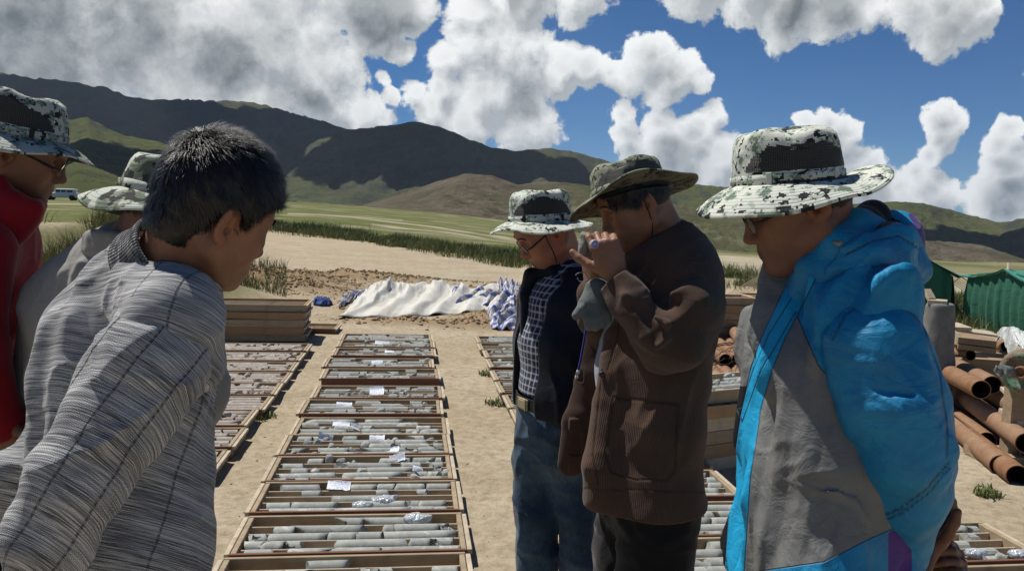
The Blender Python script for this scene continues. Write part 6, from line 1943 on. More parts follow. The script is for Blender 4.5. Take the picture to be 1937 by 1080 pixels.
draped('white_tarpaulin', 'long crumpled white tarpaulin spread over the earth heap beyond the trays', 'tarpaulin', sheet_fn([(695, 560), (945, 552), (955, 592), (640, 610)], 0.08, 0.050, (5.5, 2.2), 111, lambda u, v: 1.0 + 0.25 * (1 - u)), 150, 50, M_TARP, 0.008)
draped('striped_tarpaulin', 'blue and white striped tarpaulin rag lying right of the white one', 'tarpaulin', sheet_fn([(860, 562), (985, 572), (975, 596), (838, 588)], 0.03, 0.10, (5, 3), 121), 90, 36, M_STRIPE)
draped('striped_tarpaulin', 'crumpled blue and white striped rag nearest to the right row of trays', 'tarpaulin', sheet_fn([(920, 600), (1010, 602), (1010, 628), (925, 624)], 0.02, 0.08, (4, 3), 131), 70, 30, M_STRIPE)
draped('striped_tarpaulin', 'narrow blue striped strip curling at the left end of the white tarpaulin', 'tarpaulin', sheet_fn([(668, 562), (715, 556), (700, 572), (640, 590)], 0.02, 0.07, (4, 2), 141), 60, 24, M_STRIPE)
draped('striped_tarpaulin', 'striped strip lying on the soil behind the men at the far right of the heap', 'tarpaulin', sheet_fn([(935, 546), (975, 552), (1000, 570), (960, 566)], 0.02, 0.08, (4, 3), 151), 60, 24, M_STRIPE)
draped('blue_rag', 'small dark blue rag on the sand left of the tarpaulins', 'rag', sheet_fn([(596, 578), (624, 577), (626, 585), (592, 586)], 0.01, 0.04, (3, 2), 161), 30, 16, vary('blue_cloth', (0.03, 0.06, 0.20), (0.05, 0.08, 0.22), 20, 0.8))
def clear_sheet(nt, b):
    n = nt.noise(nt.obj(), 8, 4, 0.6)
    setin(nt, b, 'Base Color', nt.mix(nt.maprange(n, .4, .6), (0.58, 0.60, 0.58), (0.36, 0.37, 0.35))); b.inputs['Roughness'].default_value = 0.2; setin(nt, b, 'Normal', nt.bump(nt.noise(nt.obj(), 16, 4, .6), .9, .02))
def sheet2(u, v):
    a = P(1862, 632, 7.3); b = P(1990, 650, 6.6)
    x = a[0] + (b[0] - a[0]) * u + 0.3 * v; y = a[1] + (b[1] - a[1]) * u + 0.8 * (v - 0.5); q = np.stack([u * 5, v * 4, u * 0], 1)
    z = a[2] + (b[2] - a[2]) * u + 0.03 + 0.07 * ridged(q, 3, 171) - 0.35 * np.abs(v - 0.5) ** 2 - 0.08 * smooth(0.15 - u, 0, 0.15)
    return np.stack([x, y, z], 1)
draped('plastic_sheet', 'crumpled clear plastic sheet lying over the planks at the right edge', 'plastic sheet', sheet2, 60, 40, mat('clear_sheeting', clear_sheet))
mbh = MB()
mbh.box((0, 0, 0.30), (1.7, 0.9, 0.5)); g = P(1950, 680, 7.0)
o = mbh.build('timber_bed', W_DARK); o.location = (g[0] + 0.1, g[1] + 0.5, on_ground(g[0], g[1]) - 0.1); o.rotation_euler = (0, 0, -0.25); tag(o, 'dark timber bed that carries the planks and the plastic sheet behind the pipes', 'timber')

# ------------------------------------------------------------------ tents
def tent(name, base, L, Wd, eave, ridge, rz, label):
    """ridge tent: walls, gable, two roof slopes with a sagging hem, guy ropes"""
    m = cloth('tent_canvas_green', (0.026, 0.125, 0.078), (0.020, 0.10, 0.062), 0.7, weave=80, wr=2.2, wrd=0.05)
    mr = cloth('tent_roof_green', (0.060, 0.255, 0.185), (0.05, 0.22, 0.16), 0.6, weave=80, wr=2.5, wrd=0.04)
    root = empty('tent', base, rz); tag(root, label, 'tent', 'green canvas tents')
    n = 22
    def wall(p0, p1, h0, h1, nm):
        p0 = np.array(p0); p1 = np.array(p1); V = []; s = N3(np.cross(np.append(p1 - p0, 0), [0, 0, 1.]))[:2]
        for j in range(8):
            for i in range(n + 1):
                u = i / n; v = j / 7; p = p0 + (p1 - p0) * u + s * (0.03 * math.sin(u * 31) + 0.02 * math.sin(u * 57 + 2)) * (0.4 + v * .6 if False else 1 - 0.4 * v) + s * 0.05 * math.sin(PI * v)
                V.append((p[0], p[1], v * (h0 + (h1 - h0) * u)))
        V = np.array(V); V2 = V + np.append(s, 0) * -0.02
        F = [[j * (n + 1) + i, j * (n + 1) + i + 1, (j + 1) * (n + 1) + i + 1, (j + 1) * (n + 1) + i] for j in range(7) for i in range(n)]
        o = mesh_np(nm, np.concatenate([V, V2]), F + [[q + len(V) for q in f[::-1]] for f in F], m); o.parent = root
    hx, hy = L / 2, Wd / 2
    wall((-hx, -hy), (hx, -hy), eave, eave, 'wall'); wall((hx, hy), (-hx, hy), eave, eave, 'wall')
    for sx in (-1, 1):
        wall((sx * hx, -hy * sx), (sx * hx, 0), eave, ridge, 'gable'); wall((sx * hx, 0), (sx * hx, hy * sx), ridge, eave, 'gable')
    for sy in (-1, 1):
        V = []; 
        for j in range(9):
            v = j / 8
            for i in range(n + 1):
                u = i / n; x = -hx - 0.08 + (L + 0.16) * u; y = sy * (hy + 0.16) * v; z = ridge + (eave - 0.05 - ridge) * v - 0.07 * math.sin(PI * v) + 0.02 * math.sin(u * 25) * v - (0.06 * math.sin(u * PI) if v < .1 else 0)
                V.append((x, y, z + 0.03))
        F = [[j * (n + 1) + i, j * (n + 1) + i + 1, (j + 1) * (n + 1) + i + 1, (j + 1) * (n + 1) + i] for j in range(8) for i in range(n)]
        if sy > 0: F = [f[::-1] for f in F]
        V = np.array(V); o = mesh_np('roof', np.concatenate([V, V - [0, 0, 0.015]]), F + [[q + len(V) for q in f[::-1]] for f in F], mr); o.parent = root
        mb = MB(); 
        for i in range(6):
            x = -hx + L * i / 5; mb.tube([(x, sy * (hy + 0.15), eave - 0.02), (x + 0.1 * (i - 2.5), sy * (hy + 1.3), 0.02)], 0.006, 4)
        o = mb.build('guy_ropes', W_SLAT); o.parent = root
    for sx in (-1, 1):
        mb = MB(); mb.tube([(sx * hx, 0, 0), (sx * hx, 0, ridge + 0.12)], 0.022, 8); o = mb.build('pole', W_SLAT); o.parent = root
def place_tent(px, py, d, *a, **k):
    p = P(px, py, d); tent('tent', (p[0], p[1], on_ground(p[0], p[1]) - 0.02), *a, **k)
_tb = ground_hit(1795, 612); log('tent ground', _tb)
dT = _tb[1]
sc = dT / 24.0
cx = _tb + np.array([-1.55 * sc, 2.6 * sc, 0]); tent('tent', (cx[0], cx[1], on_ground(cx[0], cx[1]) - 0.03), 4.4 * sc, 4.4 * sc, 1.50 * sc, 3.0 * sc, PI / 2 - 0.30, 'green canvas ridge tent standing behind the man in the blue jacket')
_t2 = ground_hit(1905, 648); s2 = _t2[1] / 17.0
cx = _t2 + np.array([2.45 * s2, 1.5 * s2, 0]); tent('tent', (cx[0], cx[1], on_ground(cx[0], cx[1]) - 0.03), 3.4 * s2, 2.8 * s2, 1.30 * s2, 1.50 * s2, 0.06, 'dark green tent cut off by the right edge of the picture')
_t3 = ground_hit(1216, 566); cx = _t3; s3 = _t3[1] / 24.0
tent('tent', (cx[0] + 0.3, cx[1], on_ground(cx[0], cx[1]) - 0.03), 2.4 * s3, 2.4 * s3, 1.05 * s3, 1.75 * s3, -0.3, 'pale green tent glimpsed behind the raised hands of the man in brown')

# ------------------------------------------------------------------ white car far out on the plain
def far_car():
    p = ground_hit(118, 379); s = p[1] * 62 / FX / 4.6; log('car at', p, 'scale', s)
    root = empty('parked_car', (p[0], p[1], p[2] - 0.02), PI + 0.25); tag(root, 'small white station car parked far out on the plain at the left', 'car')
    wht = vary('car_white', (0.62, 0.63, 0.64), (0.52, 0.53, 0.54), 2, 0.35, bstr=0.0); gl = vary('car_glass', (0.015, 0.018, 0.022), (0.03, 0.035, 0.04), 2, 0.1, bstr=0.0); blk = vary('car_rubber', (0.02, 0.02, 0.02), (0.03, 0.03, 0.03), 3, 0.8)
    S = SDF(); 
    def bx(c, h, r):
        c = np.array(c, np.float32); h = np.array(h, np.float32)
        S.los.append(c - h - r); S.his.append(c + h + r)
        def f(q):
            d = np.abs(q - c) - h; return np.sqrt((np.maximum(d, 0) ** 2).sum(-1)) + np.minimum(d.max(-1), 0) - r
        S.add(f, 0.15)
    bx((0, 0, 0.72), (2.1, 0.72, 0.22), 0.12); bx((-0.55, 0, 1.2), (1.15, 0.62, 0.30), 0.12)
    S.plane((1.15, 0, 1.05), (0.55, 0, 0.5), 0.1)
    for wx in (1.4, -1.4):
        for wy in (0.86, -0.86): S.ell((wx, wy, 0.36), (0.42, 0.3, 0.42), None, 0.02, 's')
    V, F = sdf_mesh(S, 0.06, pad=.1); o = mesh_np('car_body', V * s, F, wht); o.parent = root
    for sy in (1, -1):
        for (x0, x1) in ((0.05, 0.62), (-0.65, -0.05), (-1.5, -0.78)):
            mb = MB(); mb.box(((x0 + x1) / 2 * s, sy * 0.735 * s, 1.24 * s), ((x1 - x0) * s, 0.03 * s, 0.36 * s)); o = mb.build('window', gl); o.parent = root
        for wx in (1.4, -1.4):
            mb = MB(); mb.lathe([(0.18, -0.1), (0.34, -0.11), (0.36, -0.06), (0.36, 0.06), (0.34, 0.11), (0.18, 0.1)], (0, 0, 0), 20, rotx(PI / 2)); mb.V = [v * s + np.array([wx * s, sy * 0.72 * s, 0.36 * s]) for v in mb.V]; o = mb.build('wheel', blk); o.parent = root
    mb = MB(); mb.box((1.02 * s, 0, 1.20 * s), (0.03 * s, 1.25 * s, 0.42 * s), roty(-0.75)); o = mb.build('windscreen', gl); o.parent = root
far_car()
log('yard')
# ================================================================== man in the blue jacket (right)
def man_blue():
    D = 1.62; yaw = PI + 0.03
    c = P(1508, 378, 1.55); Rf = frame(3.0, 0.44, 0.10); s = 1.06
    root = person('man in a bright blue and grey hooded jacket and wide pale camouflage hat', c[0] + 0.05, c[1])
    neck = P(1588, 520, 1.63)
    S, pt, V, F, at = head_mesh(c, Rf, s, nose=1.0, neck_to=neck, full=0.98)
    J = {'neck': neck, 'chest': P(1565, 680, 1.63)}
    J['sha'], J['shb'] = P(1640, 560, 1.46), P(1640, 560, 1.80)
    J['ela'], J['wra'] = P(1752, 820, 1.44), P(1742, 1010, 1.52)
    J['elb'], J['wrb'] = P(1720, 820, 1.84), P(1735, 1000, 1.74)
    f, l = stand(J, P(1560, 1085, 1.61), yaw)
    H = SDF()
    hand(H, P(1752, 1040, 1.57), P(1792, 952, 1.60) - P(1752, 1040, 1.57), np.array([0.3, -1.0, 0.0]), 0.98, curls=(0.62, 0.58, 0.62, 0.7), thumb=(0.25, 0.75, 0.6), thumb_bend=0.5, mirror=-1)
    hand(H, P(1768, 1085, 1.66), P(1812, 1060, 1.60) - P(1768, 1085, 1.66), np.array([0.0, 0.2, 1.0]), 0.98, curls=(0.55, 0.6, 0.6, 0.6), thumb_bend=0.4, mirror=1)
    Rh = frame(yaw, 0.11, 0.02)
    def droop(t):
        x = math.cos(t); return 0.50 + 0.10 * x - 0.62 * smooth(-x, 0.45, 1.0) + 0.10 * abs(math.sin(t))
    Hh, bp = hat(root, P(1490, 346, 1.58), Rh, CAMO_J, CAMO_J, s=1.04, brim=0.082, droop=droop, wave=0.007, seed=1.3, height=0.098, arch=1.0)
    inner_body(root, SKIN_B, (V, F), at, J, H)
    face_details(S, pt, Rf, s, root, HAIR)
    hair_mesh(c, Rf, s, root, HAIR, thick=0.008, strands=6000, length=0.020, flow=(-0.2, 0, -1), low=-0.062, lift=0.25, seed=3)
    glasses(root, pt, Rf, s, S, drop=0.002)
    # ---- jacket
    Jk = grp('jacket', root)
    ax = PP((1592, 520, D), (1582, 580, D), (1566, 680, D), (1548, 860, 1.61), (1534, 1085, 1.60), (1530, 1180, 1.60))
    T = SDF()
    T.path(ax, [0.085, 0.122, 0.146, 0.150, 0.160, 0.162], 0, 0.03, side=l, fs=[1.3, 1.45, 1.4, 1.34, 1.3, 1.3])
    T.rc(P(1600, 545, 1.62), P(1642, 572, 1.47), 0.085, 0.085, 0.05); T.rc(P(1600, 545, 1.62), P(1642, 572, 1.79), 0.085, 0.085, 0.05)
    T.path(PP((1508, 535, 1.60), (1478, 590, 1.56), (1452, 700, 1.55)), [0.030, 0.030, 0.028], 0.05)
    T.disp(crumple(0.075, 5.0, 3, 5)); T.disp(crumple(0.030, 11.0, 7, 4)); T.disp(cloth_folds(0.006, 16.0, (1, 0, -0.5), 5, 0.35, 0.9))
    for pts in ([(1528, 850, 1.37), (1536, 950, 1.37), (1548, 1075, 1.37)], [(1570, 845, 1.37), (1580, 960, 1.37), (1572, 1075, 1.37)]):
        T.path(PP(*pts), [0.0028] * 3, 0.008, mode='s')
    T.plane(P(1530, 1118, 1.6), (0.05, 0, -1)); 
    front = np.array([(480, 1520), (520, 1478), (560, 1442), (640, 1412), (700, 1402), (850, 1384), (1000, 1366), (1100, 1362)], float)
    def zones(V):
        q = proj(V); x, y = q[:, 0], q[:, 1]
        bandc = np.interp(y, [480, 560, 640, 700, 780, 900, 1100], [1540, 1502, 1462, 1440, 1420, 1402, 1388])
        bandw = np.interp(y, [480, 600, 760, 1100], [26, 24, 18, 19])
        band = bandw - np.abs(x - bandc)
        yoke = poly_sd(x, y, [(1380, 440), (1700, 440), (1900, 700), (1900, 760), (1660, 790), (1600, 750), (1548, 690), (1505, 590), (1440, 700), (1404, 800), (1390, 760), (1380, 600)])
        lap = poly_sd(x, y, [(1360, 470), (1548, 480), (1500, 560), (1455, 630), (1425, 700), (1402, 770), (1360, 780)])
        hem = y - np.interp(x, [1400, 1450, 1560, 1640, 1720], [1085, 1078, 1062, 1020, 985])
        blue = np.maximum(np.minimum(yoke, -lap), hem)
        blue = np.where(x > 1716, np.maximum(blue, x - 1716), blue); far = (V[:, 1] - (ax[2][1] + 0.10)) * 300
        lining = np.minimum(np.minimum(y - 730, bandc - bandw - x), -far)
        purple = np.minimum(hem - 4, np.minimum(x - 1680, 1725 - x))
        return {'z_blue': blue / 20, 'z_lit_band': band / 20, 'z_line': lining / 20, 'z_purple': purple / 20}
    def jm(nt, b):
        o = nt.obj()
        def st_(n): return nt.maprange(nt.attr(n, 'Fac'), -0.03, 0.03)
        n = nt.noise(o, 12, 5, 0.6); nn = nt.maprange(n, 0.3, 0.7)
        c = nt.mix(nn, (0.185, 0.187, 0.180), (0.15, 0.152, 0.146)); blue = nt.mix(nn, BLUE1, BLUE2)
        c = nt.mix(st_('z_blue'), c, blue); c = nt.mix(st_('z_lit_band'), c, nt.mix(nn, (0.010, 0.33, 0.58), (0.008, 0.28, 0.52)))  # front zip band: sunlit brightness painted into the jacket's blue
        c = nt.mix(st_('z_line'), c, (0.008, 0.009, 0.012)); c = nt.mix(st_('z_purple'), c, (0.070, 0.018, 0.20))
        # stitched seams where the panels meet
        e = nt.math('MINIMUM', nt.math('ABSOLUTE', nt.attr('z_blue', 'Fac')), nt.math('ABSOLUTE', nt.attr('z_lit_band', 'Fac')))
        seam = nt.maprange(e, 0.0, 0.10, 1.0, 0.0); c = nt.mix(nt.math('MULTIPLY', seam, 0.6), c, (0.02, 0.03, 0.04))
        h = nt.math('MULTIPLY_ADD', seam, -0.6, nt.math('ADD', nt.noise(o, 17, 5, 0.62, 1.0), nt.math('MULTIPLY', nt.noise(o, 500, 2, 0.5), 0.05)))
        setin(nt, b, 'Base Color', c); b.inputs['Roughness'].default_value = 0.58; b.inputs['Specular IOR Level'].default_value = 0.3
        setin(nt, b, 'Normal', nt.bump(h, 0.6, 0.010))
    jb = garment(Jk, 'jacket_body', T, 0.0045, mat('panelled_nylon', jm), ax, l, attrs_fn=zones)
    # sleeves
    for q, dd in (('a', 0), ('b', 1)):
        if dd == 0: pts = PP((1648, 590, 1.48), (1664, 660, 1.44), (1694, 770, 1.42), (1712, 850, 1.42), (1718, 930, 1.46), (1722, 1050, 1.54))
        else: pts = PP((1650, 585, 1.79), (1680, 680, 1.83), (1700, 800, 1.84), (1712, 880, 1.82), (1722, 960, 1.76), (1735, 1040, 1.70))
        Sl = SDF(); Sl.path(pts, [0.068, 0.075, 0.077, 0.075, 0.062, 0.036] if dd == 0 else [0.08, 0.085, 0.08, 0.075, 0.06, 0.045], 0, 0.04)
        if dd == 0:
            Sl.rc(P(1600, 640, 1.44), P(1628, 760, 1.42), 0.040, 0.035, 0.06)
            Sl.path(PP((1562, 690, 1.42), (1572, 630, 1.39), (1600, 585, 1.375), (1650, 556, 1.37), (1715, 575, 1.39), (1752, 620, 1.44)), [0.0030] * 6, 0.005, mode='s')
            Sl.rc(P(1760, 790, 1.44), P(1772, 880, 1.46), 0.024, 0.030, 0.035)
            for a_ in ([(1700, 840, 1.36), (1750, 865, 1.37), (1795, 868, 1.42)], [(1690, 900, 1.37), (1740, 905, 1.39), (1785, 895, 1.43)], [(1640, 700, 1.36), (1670, 735, 1.345), (1720, 745, 1.345)], [(1600, 720, 1.37), (1630, 790, 1.355), (1670, 830, 1.35)]):
                Sl.path(PP(*a_), [0.004, 0.005, 0.003], 0.014, mode='s')
        Sl.disp(crumple(0.014, 4.0, 8 + dd, 4, (0.4, 0, 1))); Sl.disp(crumple(0.008, 13.0, 18 + dd, 4)); Sl.disp(cloth_folds(0.003, 4.5, (0.25, 0, 1), 12, 0.25, 0.5)); Sl.disp(cloth_folds(0.003, 24.0, (1, 0, 0.4), 14, 0.4, 0.9))
        garment(Jk, 'sleeve', Sl, 0.0042, K_BLUE, pts, l, attrs_fn=(lambda V: seam_lines(V, [[(1575, 640), (1600, 592), (1650, 566), (1705, 576), (1745, 615)], [(1640, 985), (1700, 962), (1750, 925), (1795, 872)], [(1644, 993), (1704, 970), (1755, 932), (1797, 882)], [(1745, 615), (1775, 700), (1790, 800), (1792, 870)]])) if dd == 0 else None)
    # collar standing open round the neck, and the hood lying on the back
    Cl = SDF()
    Cl.path(PP((1502, 530, 1.57), (1532, 500, 1.52), (1572, 462, 1.50), (1618, 428, 1.53), (1650, 412, 1.60), (1640, 420, 1.70), (1590, 465, 1.74), (1540, 505, 1.70), (1505, 535, 1.64)), [0.014, 0.020, 0.026, 0.030, 0.030, 0.03, 0.026, 0.02, 0.014], 0, 0.02)
    Cl.path(PP((1510, 560, 1.55), (1560, 520, 1.50), (1610, 480, 1.49), (1660, 452, 1.54)), [0.022, 0.030, 0.034, 0.034], 0.03, 0.02)
    Cl.disp(cloth_folds(0.005, 18.0, (1, 0, 0.8), 22, 0.5, 0.6))
    garment(Jk, 'collar', Cl, 0.0042, None, PP((1510, 540, 1.6), (1650, 420, 1.6)), l, mats=[K_BLUE, K_LINING], midx=lambda C_: (np.linalg.norm((C_ - P(1580, 455, 1.62)) * np.array([0.7, 1, 0.8]), axis=1) < 0.098).astype(int))
    Hd = SDF()
    Hd.path(PP((1575, 520, 1.48), (1632, 486, 1.46), (1684, 462, 1.50), (1706, 452, 1.60), (1690, 465, 1.72), (1640, 490, 1.78)), [0.022, 0.032, 0.036, 0.036, 0.034, 0.03], 0, 0.03)
    Hd.path(PP((1630, 525, 1.47), (1685, 512, 1.49), (1722, 512, 1.60), (1700, 520, 1.72)), [0.030, 0.036, 0.034, 0.03], 0.03, 0.02)
    Hd.rc(P(1640, 446, 1.60), P(1682, 432, 1.60), 0.022, 0.024, 0.03, side=l, fs=2.0)
    Hd.ell(P(1648, 452, 1.60), (0.05, 0.07, 0.035), None, 0.03, 's')
    Hd.disp(cloth_folds(0.008, 7.0, (1, 0.3, -0.6), 24, 0.2, 0.6)); Hd.disp(crumple(0.014, 9.0, 26, 4)); Hd.disp(cloth_folds(0.005, 26.0, (1, 0.3, 0.2), 25, 0.4, 0.9))
    def hm(C_):
        q = proj(C_); r = np.zeros(len(C_), int); r[inpoly(q[:, 0], q[:, 1], [(1738, 440), (1775, 530), (1780, 500), (1760, 430), (1725, 395), (1718, 405)])] = 1
        pass
        r[inpoly(q[:, 0], q[:, 1], [(1560, 440), (1640, 440), (1705, 418), (1640, 400), (1560, 400)])] = 2
        return r
    garment(Jk, 'hood', Hd, 0.0046, None, PP((1600, 500, 1.6), (1740, 480, 1.6)), l, mats=[K_BLUE, K_PURPLE, K_LINING], midx=hm, attrs_fn=lambda V: seam_lines(V, [[(1580, 540), (1640, 508), (1700, 500), (1745, 530)], [(1600, 480), (1650, 455), (1700, 445), (1740, 470)]]))
    mb = MB(); mb.tube(PP((1576, 458, 1.468), (1588, 462, 1.462), (1600, 459, 1.465)), [0.004, 0.0055, 0.004], 8); mb.tube(PP((1582, 463, 1.462), (1592, 457, 1.460)), 0.003, 6)
    o = mb.build('cord_lock', vary('clear_plastic_grey', (0.30, 0.29, 0.28), (0.22, 0.21, 0.2), 40, 0.35)); adopt(o, Jk)
    trousers(root, J, K_BLACK, seed=2); shoes(root, J, f, K_SHOE, K_SOLE)
    log('man blue')
man_blue()
# ================================================================== man in the brown corduroy coat, looking through a hand lens
def man_brown():
    D = 2.15; yaw = PI + 0.30
    c = P(1200, 378, D); Rf = frame(3.18, 0.545, 0.12); s = 1.0
    root = person('man in brown corduroy coat and olive camouflage hat holding a rock to his eye', P(1235, 800, D)[0], P(1235, 800, D)[1])
    neck = P(1268, 470, 2.20)
    S, pt, V, F, at = head_mesh(c, Rf, s, nose=1.0, neck_to=neck)
    J = {'neck': neck, 'chest': P(1250, 620, 2.2)}
    J['sha'], J['shb'] = P(1300, 530, 2.02), P(1250, 530, 2.36)
    J['ela'], J['wra'] = P(1270, 655, 1.98), P(1172, 560, 1.97)
    J['elb'], J['wrb'] = P(1160, 640, 2.32), P(1118, 530, 2.16)
    f, l = stand(J, P(1225, 900, 2.17), yaw - 0.1)
    H = SDF()
    # near hand: raised, thumb to the left, fingers curled round the lens
    w1 = P(1166, 522, 1.97)
    hand(H, w1, P(1134, 438, 1.97) - w1, P(1100, 490, 1.98) - w1, 1.0, curls=(0.40, 0.62, 0.74, 0.80), bends=(0.9, 1.1, 0.7), thumb=(0.66, 0.72, 0.12), thumb_bend=0.30, mirror=-1)
    w2 = P(1122, 545, 2.13)
    hand(H, w2, P(1108, 450, 2.10) - w2, P(1150, 500, 2.02) - w2, 0.95, curls=(0.30, 0.36, 0.45, 0.5), bends=(0.8, 0.9, 0.6), thumb=(0.70, 0.55, 0.4), thumb_bend=0.2, mirror=1)
    Rh = frame(PI + 0.12, 0.20, -0.27)
    def droop(t):
        return 0.16 + 0.20 * math.cos(t) - 0.10 * math.sin(t) + 0.10 * math.cos(2 * t)
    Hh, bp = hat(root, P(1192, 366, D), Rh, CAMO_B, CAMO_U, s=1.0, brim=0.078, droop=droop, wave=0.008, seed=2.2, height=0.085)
    inner_body(root, SKIN_A, (V, F), at, J, H)
    face_details(S, pt, Rf, s, root, HAIR)
    hair_mesh(c, Rf, s, root, HAIR, thick=0.011, strands=6500, length=0.028, flow=(0.35, 0, -1), low=-0.045, lift=0.2, seed=4,
              hl=([-0.05, -0.03, -0.01, 0.01, 0.03, 0.05, 0.08, 0.14], [-0.045, -0.034, -0.012, 0.016, 0.060, 0.084, 0.100, 0.10]))
    chin_cord(root, bp, (PI / 2, -PI / 2), pt(0.045, 0, -0.122), ([pt(-0.004, 0.090, -0.010), pt(-0.002, 0.084, -0.060), pt(0.015, 0.062, -0.105)], [pt(-0.004, -0.083, -0.010), pt(-0.002, -0.070, -0.070), pt(0.015, -0.045, -0.11)]), r=0.0014)
    Jk = grp('coat', root)
    ax = PP((1272, 462, 2.2), (1262, 510, 2.18), (1250, 600, 2.17), (1238, 700, 2.17), (1228, 800, 2.17), (1216, 945, 2.17), (1212, 1010, 2.17))
    T = SDF()
    T.path(ax, [0.075, 0.114, 0.135, 0.137, 0.142, 0.152, 0.156], 0, 0.03, side=l, fs=[1.3, 1.5, 1.42, 1.36, 1.32, 1.28, 1.28])
    T.rc(P(1290, 500, 2.16), P(1308, 545, 2.04), 0.075, 0.075, 0.05); T.rc(P(1262, 500, 2.24), P(1256, 530, 2.34), 0.08, 0.07, 0.05)
    T.path(PP((1158, 640, 2.10), (1146, 760, 2.08), (1134, 880, 2.07), (1138, 935, 2.07)), [0.016, 0.030, 0.042, 0.040], 0.06)
    # patch pocket
    pc = P(1210, 825, 1.972)
    T.disp(crumple(0.007, 5.5, 41, 4, (0, 0, 1))); T.disp(cloth_folds(0.008, 7.0, (0.15, 0, 1), 41, 0.5, 0.5)); T.disp(cloth_folds(0.005, 15.0, (0.4, 0, 1), 43, 0.5, 0.6))
    # open front: what lies in front of the belly stays open down to the hem
    hemc = P(1215, 938, 2.17); T.plane(hemc, (0.02, 0, -1), 0.004)
    inner = SDF(); 
    T.path([ax[5] + [0, 0, -0.10], ax[5] + [0, 0, 0.05]], [0.140, 0.135], 0.004, side=l, fs=1.25, mode='s')
    def stitch(V):
        q = proj(V); x, y = q[:, 0], q[:, 1]; near = V[:, 1] < ax[3][1] + 0.03
        def line(p, w=2.0):
            d = np.full(len(x), 1e9); p = np.array(p, float)
            for a, b in zip(p[:-1], p[1:]):
                ab = b - a; hh = np.clip(((x - a[0]) * ab[0] + (y - a[1]) * ab[1]) / (ab ** 2).sum(), 0, 1); d = np.minimum(d, np.hypot(x - a[0] - hh * ab[0], y - a[1] - hh * ab[1]))
            return np.exp(-(d / w) ** 2)
        m = np.maximum.reduce([line([(1162, 752), (1280, 764)], 3.0), line([(1160, 752), (1146, 860), (1156, 892), (1200, 908), (1262, 906), (1276, 890), (1282, 764)]), line([(1140, 700), (1122, 860), (1132, 915)]), 0.7 * line([(1100, 924), (1330, 930)]), line([(1180, 560), (1168, 640), (1150, 700)])])
        return {'stitch': m * near}
    garment(Jk, 'coat_body', T, 0.0046, K_CORD, ax, l, attrs_fn=stitch)
    # far front flap, swinging open on the left
    Fl = SDF(); fp = PP((1128, 620, 2.26), (1112, 720, 2.25), (1092, 800, 2.24), (1078, 878, 2.24))
    Fl.path(fp, [0.030, 0.034, 0.040, 0.036], 0, 0.02, side=N3([0.25, 1, 0]), fs=0.30)
    Fl.path(PP((1150, 640, 2.24), (1128, 760, 2.24), (1098, 872, 2.24)), [0.02, 0.02, 0.02], 0.03, side=N3([0.25, 1, 0]), fs=0.4)
    Fl.disp(cloth_folds(0.004, 12.0, (0, 0, 1), 45, 0.3))
    garment(Jk, 'front_flap', Fl, 0.0042, K_CORD, fp, l)
    # sleeves
    near = PP((1300, 535, 2.05), (1302, 590, 1.99), (1274, 650, 1.95), (1238, 628, 1.94), (1194, 572, 1.95), (1166, 536, 1.97))
    Sl = SDF(); Sl.path(near, [0.080, 0.072, 0.064, 0.057, 0.049, 0.043], 0, 0.035)
    Sl.rc(P(1296, 580, 1.97), P(1270, 655, 1.94), 0.046, 0.040, 0.05)
    for a, r in (([(1200, 595, 1.885), (1222, 640, 1.875), (1240, 672, 1.88)], 0.008), ([(1240, 600, 1.875), (1262, 615, 1.865), (1262, 640, 1.87), (1245, 655, 1.87)], 0.009), ([(1290, 470, 1.99), (1325, 480, 2.0)], 0.009), ([(1288, 492, 1.98), (1330, 500, 1.99)], 0.009),
                 ([(1282, 515, 1.96), (1318, 520, 1.97)], 0.008), ([(1272, 555, 1.93), (1310, 548, 1.945)], 0.008), ([(1180, 560, 1.90), (1185, 590, 1.905), (1210, 620, 1.90)], 0.007)):
        Sl.path(PP(*a), [r * .6] + [r] * (len(a) - 2) + [r * .6], 0.030, 0.01)
    Sl.disp(crumple(0.022, 6.0, 47, 4)); Sl.disp(cloth_folds(0.006, 8.5, (1, 0.1, -0.4), 47, 0.35, 0.8)); Sl.disp(cloth_folds(0.003, 17.0, (1, 0.1, 0.9), 48, 0.35, 0.8))
    n_ = P(1160, 532, 1.97); Sl.plane(n_, n_ - P(1196, 580, 1.95))
    garment(Jk, 'sleeve', Sl, 0.0042, K_CORD, near, l)
    far = PP((1252, 525, 2.36), (1210, 600, 2.36), (1158, 650, 2.30), (1132, 600, 2.20), (1122, 556, 2.14))
    Sl = SDF(); Sl.path(far, [0.075, 0.07, 0.060, 0.050, 0.042], 0, 0.03); Sl.disp(cloth_folds(0.008, 11.0, (1, 0, .5), 49, 0.4, 0.7))
    garment(Jk, 'sleeve', Sl, 0.005, K_CORD, far, l)
    Cl = SDF()
    Cl.path(PP((1205, 530, 2.08), (1240, 500, 2.06), (1278, 462, 2.08), (1300, 432, 2.14), (1304, 432, 2.20), (1290, 448, 2.28), (1240, 490, 2.30)), [0.010, 0.014, 0.015, 0.013, 0.012, 0.012, 0.012], 0, 0.02)
    Cl.path(PP((1180, 600, 2.05), (1215, 540, 2.05), (1262, 495, 2.06), (1300, 468, 2.10)), [0.012, 0.020, 0.022, 0.018], 0.03, 0.02)
    Cl.disp(cloth_folds(0.004, 16.0, (1, 0, .8), 46, 0.4))
    garment(Jk, 'collar', Cl, 0.0042, K_CORD, PP((1205, 530, 2.08), (1306, 436, 2.14)), l)
